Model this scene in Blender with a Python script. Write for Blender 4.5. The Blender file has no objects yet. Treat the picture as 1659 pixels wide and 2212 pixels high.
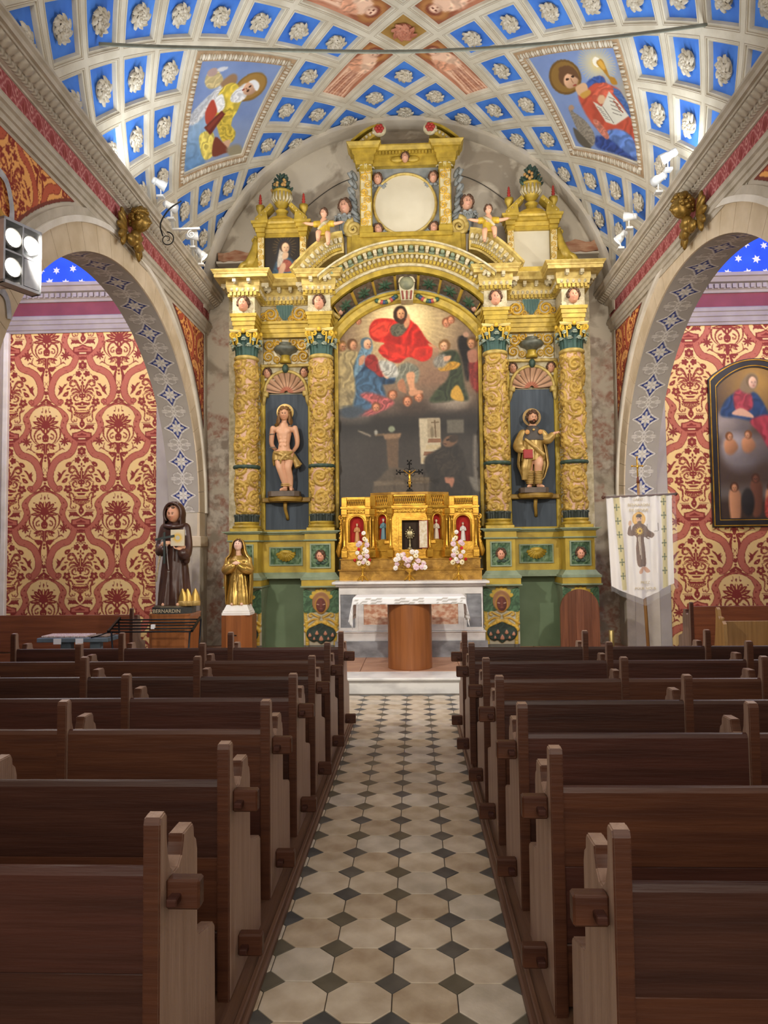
import bpy, bmesh, math, random
import numpy as np
from mathutils import Vector, Matrix
random.seed(7); RNG = np.random.default_rng(11)
PI = math.pi
scene = bpy.context.scene
COL = scene.collection

# ------------------------------------------------------------------ camera
cam_d = bpy.data.cameras.new('camera'); cam = bpy.data.objects.new('camera', cam_d); COL.objects.link(cam)
CF, YAW, PIT, ROL = 1580.0, .0408, .0535, -.0115          # focal length in pixels of a 1659x2212 frame
cam_d.sensor_fit = 'VERTICAL'; cam_d.sensor_height = 36.0; cam_d.lens = 36.0*CF/2212.0
cam_d.clip_start = .05; cam_d.clip_end = 100
_f = Vector((-math.sin(YAW)*math.cos(PIT), math.cos(YAW)*math.cos(PIT), math.sin(PIT)))
_r0 = Vector((math.cos(YAW), math.sin(YAW), 0)); _u0 = _r0.cross(_f)
_r = math.cos(ROL)*_r0 + math.sin(ROL)*_u0; _u = -math.sin(ROL)*_r0 + math.cos(ROL)*_u0
cam.matrix_world = Matrix(((_r.x, _u.x, -_f.x, 0), (_r.y, _u.y, -_f.y, 0), (_r.z, _u.z, -_f.z, 1.6), (0, 0, 0, 1)))
scene.camera = cam

# ------------------------------------------------------------------ world, exposure, large lights
w = bpy.data.worlds.new('world'); scene.world = w; w.use_nodes = True
w.node_tree.nodes['Background'].inputs[0].default_value = (1.0, .93, .85, 1)
w.node_tree.nodes['Background'].inputs[1].default_value = .30
vs = scene.view_settings
vs.view_transform = 'Standard'; vs.look = 'None'; vs.gamma = 1.0; vs.use_curve_mapping = False
vs.exposure = 1.25

def light(name, kind, loc, energy, color=(1, 1, 1), target=None, size=.2, size_y=None, angle=90, blend=.5):
    d = bpy.data.lights.new(name, kind); d.energy = energy; d.color = color
    if kind == 'AREA':
        d.size = size
        if size_y: d.shape = 'RECTANGLE'; d.size_y = size_y
    else: d.shadow_soft_size = size
    if kind == 'SPOT': d.spot_size = math.radians(angle); d.spot_blend = blend
    o = bpy.data.objects.new(name, d); COL.objects.link(o); o.location = loc
    if target is not None:
        o.rotation_euler = (Vector(target) - Vector(loc)).to_track_quat('-Z', 'Y').to_euler()
    return o
# large soft fill added at the unseen entrance end behind the viewer
light('entrance_fill', 'AREA', (-.07, -3.2, 4.4), 115, (1, .91, .80), (0, 8, 2.6), 4.5, 4.0)

SPOT_W, FLOOD_W, CHAPEL_W = 25., 230., 95.      # fittings below for spots and left flood; right flood, chapel lamps unseen

# strip lamps lying on top of the two cornices, washing the vault
for _x, _z, _t in ((-3.02, 5.74, (-1.2, 7.6, 8.4)), (2.89, 5.64, (1.1, 7.6, 8.3))):
    _l = light('cornice_strip', 'AREA', (_x, 7.7, _z), 52, (.90, .96, 1.0), None, .05, 6.8)
    _d = Vector((_t[0]-_x, 0, _t[2]-_z)); _l.rotation_euler = _d.to_track_quat('-Z', 'Y').to_euler()

# ------------------------------------------------------------------ colour helpers and materials
def lin(c):
    c = np.asarray(c, float)
    return np.where(c <= .04045, c/12.92, ((c+.055)/1.055)**2.4)
def hexc(h):
    return tuple(int(h[i:i+2], 16)/255 for i in (0, 2, 4))
def L4(c):
    if isinstance(c, str): c = hexc(c)
    return tuple(float(v) for v in lin(c)) + (1.0,)
MATS = {}
def mat(name, c1, c2=None, rough=.6, metal=0., scale=4., detail=4., bump=0., bscale=30., stretch=(1, 1, 1), spec=.4, lo=.35, hi=.65):
    """two-tone procedural material in object space"""
    if name in MATS: return MATS[name]
    m = bpy.data.materials.new(name); m.use_nodes = True; nt = m.node_tree; N = nt.nodes; K = nt.links
    b = N['Principled BSDF']; b.inputs['Roughness'].default_value = rough; b.inputs['Metallic'].default_value = metal
    b.inputs['Specular IOR Level'].default_value = spec
    b.inputs['Base Color'].default_value = L4(c1)
    if c2 is not None or bump:
        tc = N.new('ShaderNodeTexCoord'); mp = N.new('ShaderNodeMapping'); mp.inputs['Scale'].default_value = stretch
        K.new(tc.outputs['Object'], mp.inputs['Vector'])
    if c2 is not None:
        n = N.new('ShaderNodeTexNoise'); n.inputs['Scale'].default_value = scale; n.inputs['Detail'].default_value = detail
        r = N.new('ShaderNodeValToRGB'); r.color_ramp.elements[0].position = lo; r.color_ramp.elements[1].position = hi
        r.color_ramp.elements[0].color = L4(c1); r.color_ramp.elements[1].color = L4(c2)
        K.new(mp.outputs[0], n.inputs['Vector']); K.new(n.outputs['Fac'], r.inputs['Fac']); K.new(r.outputs[0], b.inputs['Base Color'])
    if bump:
        n2 = N.new('ShaderNodeTexNoise'); n2.inputs['Scale'].default_value = bscale; n2.inputs['Detail'].default_value = 3
        bp = N.new('ShaderNodeBump'); bp.inputs['Strength'].default_value = bump; bp.inputs['Distance'].default_value = .02
        K.new(mp.outputs[0], n2.inputs['Vector']); K.new(n2.outputs['Fac'], bp.inputs['Height']); K.new(bp.outputs[0], b.inputs['Normal'])
    MATS[name] = m; return m
def vmat(name, rough=.6, metal=0., spec=.4, var=.12, vscale=6., bump=0., bscale=40.):
    """colour from the mesh's own colour attribute, broken up by a little noise"""
    if name in MATS: return MATS[name]
    m = bpy.data.materials.new(name); m.use_nodes = True; nt = m.node_tree; N = nt.nodes; K = nt.links
    b = N['Principled BSDF']; b.inputs['Roughness'].default_value = rough; b.inputs['Metallic'].default_value = metal
    b.inputs['Specular IOR Level'].default_value = spec
    a = N.new('ShaderNodeAttribute'); a.attribute_name = 'Col'
    tc = N.new('ShaderNodeTexCoord'); n = N.new('ShaderNodeTexNoise'); n.inputs['Scale'].default_value = vscale; n.inputs['Detail'].default_value = 5
    K.new(tc.outputs['Object'], n.inputs['Vector'])
    mr = N.new('ShaderNodeMapRange'); mr.inputs['To Min'].default_value = 1-var*1.5; mr.inputs['To Max'].default_value = 1+var*1.5
    K.new(n.outputs['Fac'], mr.inputs['Value'])
    mx = N.new('ShaderNodeVectorMath'); mx.operation = 'SCALE'
    K.new(a.outputs['Color'], mx.inputs[0]); K.new(mr.outputs[0], mx.inputs['Scale']); K.new(mx.outputs[0], b.inputs['Base Color'])
    if bump:
        n2 = N.new('ShaderNodeTexNoise'); n2.inputs['Scale'].default_value = bscale
        bp = N.new('ShaderNodeBump'); bp.inputs['Strength'].default_value = bump; bp.inputs['Distance'].default_value = .01
        K.new(tc.outputs['Object'], n2.inputs['Vector']); K.new(n2.outputs['Fac'], bp.inputs['Height']); K.new(bp.outputs[0], b.inputs['Normal'])
    MATS[name] = m; return m
def emat(name, c, strength):
    if name in MATS: return MATS[name]
    m = bpy.data.materials.new(name); m.use_nodes = True
    b = m.node_tree.nodes['Principled BSDF']; b.inputs['Base Color'].default_value = L4(c)
    b.inputs['Emission Color'].default_value = L4(c); b.inputs['Emission Strength'].default_value = strength
    MATS[name] = m; return m
def wood(name, c1, c2, rough=.42, axis=0, scale=7., spec=.45):
    st = [14., 14., 14.]; st[axis] = .9
    return mat(name, c1, c2, rough, 0, scale*.25, 6, .12, 6, tuple(st), spec, .3, .7)

# ------------------------------------------------------------------ objects
def tag(o, label=None, cat=None, group=None, kind=None):
    if label: o['label'] = label
    if cat: o['category'] = cat
    if group: o['group'] = group
    if kind: o['kind'] = kind
    return o
def empty(name, loc=(0, 0, 0), rotz=0., label=None, cat=None, group=None, kind=None):
    o = bpy.data.objects.new(name, None); COL.objects.link(o); o.location = loc; o.rotation_euler = (0, 0, rotz)
    o.empty_display_size = .1
    return tag(o, label, cat, group, kind)
def link(name, me, parent=None, M=None, kind=None):
    o = bpy.data.objects.new(name, me); COL.objects.link(o)
    if parent is not None: o.parent = parent
    if M is not None: o.matrix_local = M
    if kind: o['kind'] = kind
    return o
def TR(x=0, y=0, z=0, rz=0., s=1., rx=0., ry=0.):
    if not hasattr(s, '__len__'): s = (s, s, s)
    return Matrix.Translation((x, y, z)) @ Matrix.Rotation(rz, 4, 'Z') @ Matrix.Rotation(ry, 4, 'Y') @ Matrix.Rotation(rx, 4, 'X') @ Matrix.Diagonal((*s, 1))
def children(o): return [c for c in bpy.data.objects if c.parent == o]
def copy_tree(o, parent=None, kids=None):
    c = o.copy(); COL.objects.link(c)
    if parent is not None: c.parent = parent
    for ch in list(o.children): copy_tree(ch, c)
    return c
def to_mesh(name, V, F, m=None, smooth=False, cols=None):
    me = bpy.data.meshes.new(name)
    V = np.asarray(V, float)
    if isinstance(F, np.ndarray) and F.ndim == 2:
        n = F.shape[1]; nf = len(F)
        me.vertices.add(len(V)); me.vertices.foreach_set('co', V.ravel().astype(np.float32))
        me.loops.add(nf*n); me.loops.foreach_set('vertex_index', F.ravel().astype(np.int32))
        me.polygons.add(nf); me.polygons.foreach_set('loop_start', np.arange(0, nf*n, n, dtype=np.int32))
        me.update(calc_edges=True)
    else:
        me.from_pydata([tuple(v) for v in V], [], [tuple(int(i) for i in f) for f in F]); me.update()
    me.polygons.foreach_set('use_smooth', np.full(len(me.polygons), bool(smooth)))
    if cols is not None:
        at = me.color_attributes.new('Col', 'FLOAT_COLOR', 'POINT')
        c = np.ones((len(V), 4), np.float32); c[:, :3] = lin(np.clip(cols, 0, 1))
        at.data.foreach_set('color', c.ravel())
    if m is not None: me.materials.append(m)
    return me
def quads(nx, ny, wrap_x=False):
    """faces of an (ny, nx) vertex grid, row-major"""
    i = np.arange(nx if wrap_x else nx-1); j = np.arange(ny-1)
    I, J = np.meshgrid(i, j); I2 = (I+1) % nx
    return np.stack([J*nx+I, J*nx+I2, (J+1)*nx+I2, (J+1)*nx+I], -1).reshape(-1, 4)

class MB:
    """collects shapes into one mesh"""
    def __init__(s): s.V = []; s.F = []; s.C = []; s.n = 0; s.col = None
    def add(s, V, F, col=None):
        V = np.asarray(V, float).reshape(-1, 3)
        s.V.append(V); s.F += [tuple(int(i)+s.n for i in f) for f in F]; s.n += len(V)
        c = col if col is not None else (s.col if s.col is not None else (.8, .8, .8))
        c = np.asarray(hexc(c) if isinstance(c, str) else c, float)
        s.C.append(np.broadcast_to(c, V.shape) if c.ndim == 1 else c); return s
    def box(s, x0, x1, y0, y1, z0, z1, ch=0., col=None):
        x0, x1 = min(x0, x1), max(x0, x1); y0, y1 = min(y0, y1), max(y0, y1); z0, z1 = min(z0, z1), max(z0, z1)
        if ch <= 0:
            V = [(x, y, z) for z in (z0, z1) for y in (y0, y1) for x in (x0, x1)]
            return s.add(V, [(0, 2, 3, 1), (4, 5, 7, 6), (0, 1, 5, 4), (2, 6, 7, 3), (0, 4, 6, 2), (1, 3, 7, 5)], col)
        c = min(ch, (x1-x0)*.45, (y1-y0)*.45, (z1-z0)*.45)
        V = []
        for z, e in ((z0, c), (z0+c, 0), (z1-c, 0), (z1, c)):
            V += [(x0+e, y0+c+e*0, z), (x0+c, y0+e, z), (x1-c, y0+e, z), (x1-e, y0+c, z), (x1-e, y1-c, z), (x1-c, y1-e, z), (x0+c, y1-e, z), (x0+e, y1-c, z)]
        F = [tuple(range(7, -1, -1)), tuple(range(24, 32))]
        for k in range(3):
            for i in range(8): F.append((k*8+i, k*8+(i+1) % 8, (k+1)*8+(i+1) % 8, (k+1)*8+i))
        return s.add(V, F, col)
    def prism(s, P, d0, d1, axis='Y', col=None):
        """2-D outline P extruded along axis from d0 to d1; P=(a,b): Y->(x,z) X->(y,z) Z->(x,y)"""
        n = len(P)
        def q(p, d): return (p[0], d, p[1]) if axis == 'Y' else ((d, p[0], p[1]) if axis == 'X' else (p[0], p[1], d))
        V = [q(p, d0) for p in P] + [q(p, d1) for p in P]
        F = [tuple(range(n)), tuple(range(2*n-1, n-1, -1))] + [(i, n+i, n+(i+1) % n, (i+1) % n) for i in range(n)]
        return s.add(V, F, col)
    def lathe(s, prof, cx=0, cy=0, cz=0, seg=24, a0=0., a1=2*PI, col=None, sx=1., sy=1.):
        full = abs(a1-a0-2*PI) < 1e-6
        n = seg if full else seg+1
        A = a0+(a1-a0)*np.arange(n)/seg
        R = np.array([p[0] for p in prof]); Z = np.array([p[1] for p in prof])
        V = np.stack([cx+sx*R[:, None]*np.cos(A), cy+sy*R[:, None]*np.sin(A), np.broadcast_to((cz+Z)[:, None], (len(R), n))], -1).reshape(-1, 3)
        F = [tuple(f) for f in quads(n, len(R), full)]
        if full:
            if R[0] > 1e-5: F.append(tuple(range(n-1, -1, -1)))
            if R[-1] > 1e-5: F.append(tuple((len(R)-1)*n+i for i in range(n)))
        cc = None
        if col is not None and not isinstance(col, str) and np.ndim(col) == 2: cc = np.repeat(np.asarray(col), n, 0)
        return s.add(V, F, cc if cc is not None else col)
    def tube(s, path, rad, seg=8, col=None, closed=False, caps=True):
        P = np.asarray(path, float); n = len(P); rad = np.broadcast_to(np.asarray(rad, float), (n,))
        T = np.gradient(P, axis=0)
        if closed: T = np.roll(P, -1, 0)-np.roll(P, 1, 0)
        T /= np.linalg.norm(T, axis=1)[:, None]+1e-12
        up = np.array([0, 0, 1.]) if abs(T[0, 2]) < .9 else np.array([0, 1., 0])
        rows = []; A = 2*PI*np.arange(seg)/seg
        u = np.cross(T[0], up); u /= np.linalg.norm(u)
        for i in range(n):
            u = u-T[i]*(u@T[i]); u /= np.linalg.norm(u)+1e-12; v = np.cross(T[i], u)
            rows.append(P[i]+rad[i]*(np.cos(A)[:, None]*u+np.sin(A)[:, None]*v))
        V = np.concatenate(rows); F = [tuple(f) for f in quads(seg, n, True)]
        if closed: F += [((n-1)*seg+i, (n-1)*seg+(i+1) % seg, (i+1) % seg, i) for i in range(seg)]
        elif caps: F += [tuple(range(seg-1, -1, -1)), tuple((n-1)*seg+i for i in range(seg))]
        return s.add(V, F, col)
    def ball(s, c, r, seg=12, rings=8, col=None, M=None):
        if not hasattr(r, '__len__'): r = (r, r, r)
        t = np.linspace(0, PI, rings+1)[1:-1]; A = 2*PI*np.arange(seg)/seg
        V = [np.array([[0, 0, -1.]])]
        V.append(np.stack([np.sin(t)[:, None]*np.cos(A), np.sin(t)[:, None]*np.sin(A), np.broadcast_to(-np.cos(t)[:, None], (rings-1, seg))], -1).reshape(-1, 3))
        V.append(np.array([[0, 0, 1.]])); V = np.concatenate(V)*np.array(r)
        if M is not None: V = V@np.array(M).T
        V = V+np.array(c)
        F = [(0, 1+(i+1) % seg, 1+i) for i in range(seg)]
        F += [tuple(1+x for x in f) for f in quads(seg, rings-1, True)]
        last = len(V)-1; b = 1+(rings-2)*seg
        F += [(b+i, b+(i+1) % seg, last) for i in range(seg)]
        return s.add(V, F, col)
    def grid(s, P, col=None, wrap=False):
        """P: (ny,nx,3)"""
        ny, nx = P.shape[:2]
        return s.add(P.reshape(-1, 3), [tuple(f) for f in quads(nx, ny, wrap)], None if col is None else (col if isinstance(col, str) else np.asarray(col).reshape(-1, 3) if np.ndim(col) == 3 else col))
    def sweep(s, prof, path, closed=False, col=None, up=None):
        """profile (a,b) swept along path; a along the side vector (T x up), b along up"""
        P = np.asarray(path, float); n = len(P); pr = np.asarray(prof, float); m = len(pr)
        rows = []
        for i in range(n):
            if closed: t0 = P[i]-P[i-1]; t1 = P[(i+1) % n]-P[i]
            else: t0 = P[i]-P[max(i-1, 0)]; t1 = P[min(i+1, n-1)]-P[i]
            if np.linalg.norm(t0) < 1e-9: t0 = t1
            if np.linalg.norm(t1) < 1e-9: t1 = t0
            t0 = t0/np.linalg.norm(t0); t1 = t1/np.linalg.norm(t1); t = t0+t1; t /= np.linalg.norm(t)
            U = np.array(up if up is not None else (0, 0, 1.)); sd = np.cross(t, U); sd /= np.linalg.norm(sd)
            k = 1/max(.35, math.sqrt((1+float(t0@t1))/2))
            rows.append(P[i]+pr[:, :1]*sd*k+pr[:, 1:]*U)
        V = np.concatenate(rows); F = []
        for i in range(n if closed else n-1):
            for j in range(m):
                a, b = i*m+j, i*m+(j+1) % m; c, d = ((i+1) % n)*m+(j+1) % m, ((i+1) % n)*m+j
                F.append((a, b, c, d))
        if not closed: F += [tuple(range(m-1, -1, -1)), tuple((n-1)*m+j for j in range(m))]
        return s.add(V, F, col)
    def xform(s, M):
        R = np.array(M)[:3, :3]; t = np.array(M)[:3, 3]
        s.V = [v@R.T+t for v in s.V]; return s
    def merge(s, o, M=None):
        off = s.n; V = np.concatenate(o.V)
        if M is not None: V = V@np.array(M)[:3, :3].T+np.array(M)[:3, 3]
        s.V.append(V); s.F += [tuple(i+off for i in f) for f in o.F]; s.n += len(V); s.C.append(np.concatenate(o.C)); return s
    def mesh(s, name, m, smooth=False, vc=False, fix=True):
        V = np.concatenate(s.V)
        me = to_mesh(name, V, s.F, m, smooth, np.concatenate(s.C) if vc else None)
        if fix:
            bm = bmesh.new(); bm.from_mesh(me); bmesh.ops.recalc_face_normals(bm, faces=bm.faces); bm.to_mesh(me); bm.free()
            me.polygons.foreach_set('use_smooth', np.full(len(me.polygons), bool(smooth)))
        return me
    def build(s, name, m, parent=None, smooth=False, vc=False, M=None, kind=None, fix=True):
        return link(name, s.mesh(name, m, smooth, vc, fix), parent, M, kind)
def autosmooth(me, deg=35):
    """smooth shading with sharp edges above an angle"""
    me.polygons.foreach_set('use_smooth', np.full(len(me.polygons), True))
    bm = bmesh.new(); bm.from_mesh(me)
    for e in bm.edges:
        e.smooth = not (len(e.link_faces) == 2 and e.calc_face_angle(0) > math.radians(deg))
    bm.to_mesh(me); bm.free(); return me

def spline(P, n=8, closed=True):
    """Catmull-Rom through 2-D or 3-D points"""
    P = np.asarray(P, float); m = len(P); out = []
    t = (np.arange(n)/n)[:, None]
    for i in range(m if closed else m-1):
        if closed: a, b, c, d = P[(i-1) % m], P[i], P[(i+1) % m], P[(i+2) % m]
        else: a, b, c, d = P[max(i-1, 0)], P[i], P[i+1], P[min(i+2, m-1)]
        out.append(.5*((2*b)+(c-a)*t+(2*a-5*b+4*c-d)*t*t+(3*b-a-3*c+d)*t**3))
    if not closed: out.append(P[-1:])
    return np.concatenate(out)

# ------------------------------------------------------------------ painting on a canvas that becomes vertex colours
def vnoise(x, y, seed=0):
    def h(i, j):
        v = np.sin(i*127.1+j*311.7+seed*74.7)*43758.5453
        return v-np.floor(v)
    i = np.floor(x); j = np.floor(y); f = x-i; g = y-j; f = f*f*(3-2*f); g = g*g*(3-2*g)
    return (h(i, j)*(1-f)+h(i+1, j)*f)*(1-g)+(h(i, j+1)*(1-f)+h(i+1, j+1)*f)*g
def fbm(x, y, oct=4, seed=0):
    r = 0; a = .5; s = 0
    for k in range(oct): r = r+a*vnoise(x*2**k, y*2**k, seed+k); s += a; a *= .5
    return r/s
def blur(m, r):
    r = int(round(r))
    if r < 1: return m
    for ax in (0, 1):
        p = np.pad(m, [(r+1, r) if a == ax else (0, 0) for a in (0, 1)], mode='edge'); c = np.cumsum(p, axis=ax)
        m = (np.take(c, np.arange(2*r+1, c.shape[ax]), ax)-np.take(c, np.arange(0, c.shape[ax]-2*r-1), ax))/(2*r+1)
    return m
class Canvas:
    """nx by ny samples over the rectangle (x0,y0)-(x1,y1); y grows downward"""
    def __init__(s, nx, ny, x0, y0, x1, y1, bg):
        s.nx, s.ny = nx, ny; s.sc = (nx-1)/(x1-x0)
        s.X, s.Y = np.meshgrid(np.linspace(x0, x1, nx), np.linspace(y0, y1, ny))
        s.I = np.empty((ny, nx, 3)); s.I[:] = hexc(bg) if isinstance(bg, str) else bg
    def c(s, c): return np.array(hexc(c) if isinstance(c, str) else c, float)
    def over(s, m, c, a=1.): s.I += (m*a)[..., None]*(s.c(c)-s.I); return s
    def mask(s, P):
        P = np.asarray(P, float); M = np.zeros(s.X.shape, bool)
        pad = 1/s.sc
        x0, y0 = P.min(0)-pad; x1, y1 = P.max(0)+pad
        xs = np.where((s.X[0] >= x0) & (s.X[0] <= x1))[0]; ys = np.where((s.Y[:, 0] >= y0) & (s.Y[:, 0] <= y1))[0]
        if len(xs) == 0 or len(ys) == 0: return M.astype(float)
        sl = (slice(ys[0], ys[-1]+1), slice(xs[0], xs[-1]+1)); X = s.X[sl]; Y = s.Y[sl]; acc = np.zeros(X.shape)
        for ox, oy in ((-.25, -.25), (.25, .25), (.25, -.25), (-.25, .25)):
            I = np.zeros(X.shape, bool); XX = X+ox/s.sc; YY = Y+oy/s.sc
            for (ax, ay), (bx, by) in zip(P, np.roll(P, -1, 0)):
                if ay == by: continue
                k = ((ay > YY) != (by > YY)) & (XX < (bx-ax)*(YY-ay)/(by-ay)+ax); I ^= k
            acc += I
        M = M.astype(float); M[sl] = acc/4; return M
    def poly(s, P, c, soft=0, smooth=True, a=1., shade=None, folds=None, c2=None):
        """shade=(dx,dy,amount): linear light; folds=(angle,period,amount,seed)"""
        Q = spline(P, 6) if smooth else np.asarray(P, float)
        m = blur(s.mask(Q), soft*s.sc)*a
        col = np.broadcast_to(s.c(c), s.I.shape).copy(); k = np.ones(s.X.shape)
        lo = Q.min(0); hi = Q.max(0); u = (s.X-lo[0])/(hi[0]-lo[0]+1e-6); v = (s.Y-lo[1])/(hi[1]-lo[1]+1e-6)
        if shade: k = k*(1+shade[2]*((u-.5)*shade[0]+(v-.5)*shade[1])*2)
        if folds:
            an, per, am = folds[:3]; sd = folds[3] if len(folds) > 3 else 0
            t = (s.X*math.cos(an)+s.Y*math.sin(an))/per; q = fbm(s.X/per*.45+sd, s.Y/per*.45, 3, sd)
            w_ = np.sin(2*PI*(.55*t+3.4*q)); k = k*(1+.5*am*(w_+.35*np.sin(2*PI*(1.3*t+5*q)))*(.5+fbm(s.X/per*.3+9, s.Y/per*.3, 2, sd+3)))
        col *= k[..., None]
        if c2 is not None: t = np.clip(v, 0, 1)[..., None]; col = col*(1-t)+s.c(c2)*k[..., None]*t
        s.I += m[..., None]*(np.clip(col, 0, 1)-s.I); return s
    def ell(s, x, y, rx, ry, c, rot=0., soft=0, a=1., shade=0.):
        A = np.linspace(0, 2*PI, 28, endpoint=False); P = np.stack([rx*np.cos(A), ry*np.sin(A)], -1)
        cr, sr = math.cos(rot), math.sin(rot); P = P@np.array([[cr, sr], [-sr, cr]])+np.array([x, y])
        return s.poly(P, c, soft, False, a, (-.5, -.6, shade) if shade else None)
    def line(s, P, wd, c, soft=0, smooth=True, a=1.):
        P = spline(P, 6, False) if smooth and len(P) > 2 else np.asarray(P, float)
        W = np.broadcast_to(np.asarray(wd, float), (len(wd) if hasattr(wd, '__len__') else len(P),))
        W = np.interp(np.linspace(0, 1, len(P)), np.linspace(0, 1, len(W)), W)
        T = np.gradient(P, axis=0); T /= np.linalg.norm(T, axis=1)[:, None]+1e-9; Nn = np.stack([-T[:, 1], T[:, 0]], -1)
        acc = np.zeros(s.X.shape)
        Lp = P+Nn*W[:, None]/2; Rp = P-Nn*W[:, None]/2
        for i in range(len(P)-1): acc = np.maximum(acc, s.mask([Lp[i], Lp[i+1], Rp[i+1], Rp[i]]))
        m = blur(acc, soft*s.sc)*a
        return s.over(m, c)
    def glow(s, x, y, r, c, a=1., p=2.):
        d = np.sqrt((s.X-x)**2+(s.Y-y)**2)/r; return s.over(np.clip(1-d, 0, 1)**p, c, a)
    def grain(s, amt=.05, scale=.3, seed=0):
        s.I *= (1+amt*2*(fbm(s.X*scale, s.Y*scale, 4, seed)-.5))[..., None]; return s
    def face(s, x, y, r, skin='d9a988', hair='5a3b28', turn=0., hairr=1.25, tilt=0.):
        s.ell(x-turn*r*.25, y-r*.25, r*hairr*.95, r*hairr, hair, tilt, r*.12)
        s.ell(x, y, r*.74, r, skin, tilt, r*.1, shade=.22)
        k = r
        dark = tuple(v*.45 for v in hexc(skin))
        for sx in (-1, 1):
            s.ell(x+turn*k*.25+sx*k*.3, y-k*.08, k*.15, k*.08, dark, 0, k*.05)
        s.ell(x+turn*k*.34, y+k*.22, k*.1, k*.2, tuple(v*.8 for v in hexc(skin)), 0, k*.07)
        s.ell(x+turn*k*.28, y+k*.52, k*.2, k*.07, 'a04a3c', 0, k*.05)
        return s
def sheet(name, P, I, m, parent=None, kind=None):
    """coloured grid: P (ny,nx,3) positions, I (ny,nx,3) sRGB"""
    ny, nx = P.shape[:2]
    return link(name, to_mesh(name, P.reshape(-1, 3), quads(nx, ny), m, False, I.reshape(-1, 3)), parent, None, kind)
# ================================================================== the setting
WL, WR, XC = -3.26, 3.13, -.065       # nave wall faces, nave axis
YB, YA = -3.6, 11.4                   # entrance end, altar wall
WT = .46                              # thickness of the nave walls
ACY, AA, AB, ASP = 8.15, 2.80, 2.63, 2.22   # arch: centre in Y, half axes, springing height
def struct(o): o['kind'] = 'structure'; return o
m_plaster = mat('cream_plaster', 'cfc4b2', 'bdb2a0', .8, scale=2.2, bump=.15, bscale=18)
m_grey = mat('grey_moulding_plaster', 'c9bfae', 'b3a996', .75, scale=5, bump=.1, bscale=25)
m_white = mat('white_moulding', 'efe9dd', 'ddd5c6', .7, scale=4)
m_stone = mat('voussoir_stone', 'e2d0b4', 'cdb999', .75, scale=3, bump=.12, bscale=22)
m_mauve = mat('mauve_moulding', 'a79d98', '958a88', .7, scale=3)
m_marble = mat('white_marble', 'e6e4e0', 'b9b7b6', .3, scale=3.5, detail=8, stretch=(1, 1, 2.2), spec=.5, lo=.42, hi=.75)
m_gmarble = mat('grey_marble', '9c9fa4', '6f7175', .3, scale=4, detail=8, stretch=(1, 1, 2), spec=.5)
m_pmarble = mat('red_breccia_marble', 'c58a6c', 'e4c7ac', .3, scale=16, detail=8, stretch=(1, 1, 1.4), spec=.5, lo=.42, hi=.62)
m_pink = mat('pink_floor_stone', 'b98e72', 'a57a60', .45, scale=3, spec=.4)
m_mortar = mat('floor_mortar', '6f675c', '5c554b', .9, scale=8)
m_vc = vmat('painted_plaster', .8, var=.07)

# ---- altar wall: old stained plaster
def stained_plaster():
    m = bpy.data.materials.new('stained_plaster'); m.use_nodes = True; nt = m.node_tree; N = nt.nodes; K = nt.links
    b = N['Principled BSDF']; b.inputs['Roughness'].default_value = .85; b.inputs['Specular IOR Level'].default_value = .2
    tc = N.new('ShaderNodeTexCoord')
    def noise(sc, det, off=0., dist=0.):
        mp = N.new('ShaderNodeMapping'); mp.inputs['Location'].default_value = (off, off, off)
        n = N.new('ShaderNodeTexNoise'); n.inputs['Scale'].default_value = sc; n.inputs['Detail'].default_value = det; n.inputs['Distortion'].default_value = dist
        K.new(tc.outputs['Object'], mp.inputs[0]); K.new(mp.outputs[0], n.inputs['Vector']); return n.outputs['Fac']
    def ramp(src, p0, p1, c0, c1):
        r = N.new('ShaderNodeValToRGB'); e = r.color_ramp.elements; e[0].position = p0; e[1].position = p1
        e[0].color = L4(c0); e[1].color = L4(c1); K.new(src, r.inputs[0]); return r.outputs[0]
    def mixc(f, a, bb):
        x = N.new('ShaderNodeMix'); x.data_type = 'RGBA'; K.new(f, x.inputs['Factor']); K.new(a, x.inputs['A']); K.new(bb, x.inputs['B']); return x.outputs['Result']
    base = ramp(noise(1.3, 6, 0, .6), .46, .53, '9a8e7d', 'c6bba8')
    rough = ramp(noise(9, 8, 5, .4), .4, .62, '9a8b7c', 'cdc2b2')
    red = ramp(noise(14, 6, 9, .5), .38, .6, 'a37a68', 'bdae9c')
    sep = N.new('ShaderNodeSeparateXYZ'); K.new(tc.outputs['Object'], sep.inputs[0])
    h = N.new('ShaderNodeMapRange'); h.inputs['From Min'].default_value = 5.4; h.inputs['From Max'].default_value = 4.9; K.new(sep.outputs['Z'], h.inputs['Value'])
    low = mixc(ramp(noise(2.6, 4, 3, .8), .45, .55, '000000', 'ffffff'), rough, red)
    low2 = mixc(ramp(noise(1.7, 3, 13, .3), .5, .56, '000000', 'ffffff'), low, base)
    res = mixc(h.outputs[0], base, low2)
    K.new(res, b.inputs['Base Color'])
    bp = N.new('ShaderNodeBump'); bp.inputs['Strength'].default_value = .35; bp.inputs['Distance'].default_value = .02
    K.new(noise(12, 8, 2), bp.inputs['Height']); K.new(bp.outputs[0], b.inputs['Normal'])
    return m
m_stain = stained_plaster()

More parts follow.
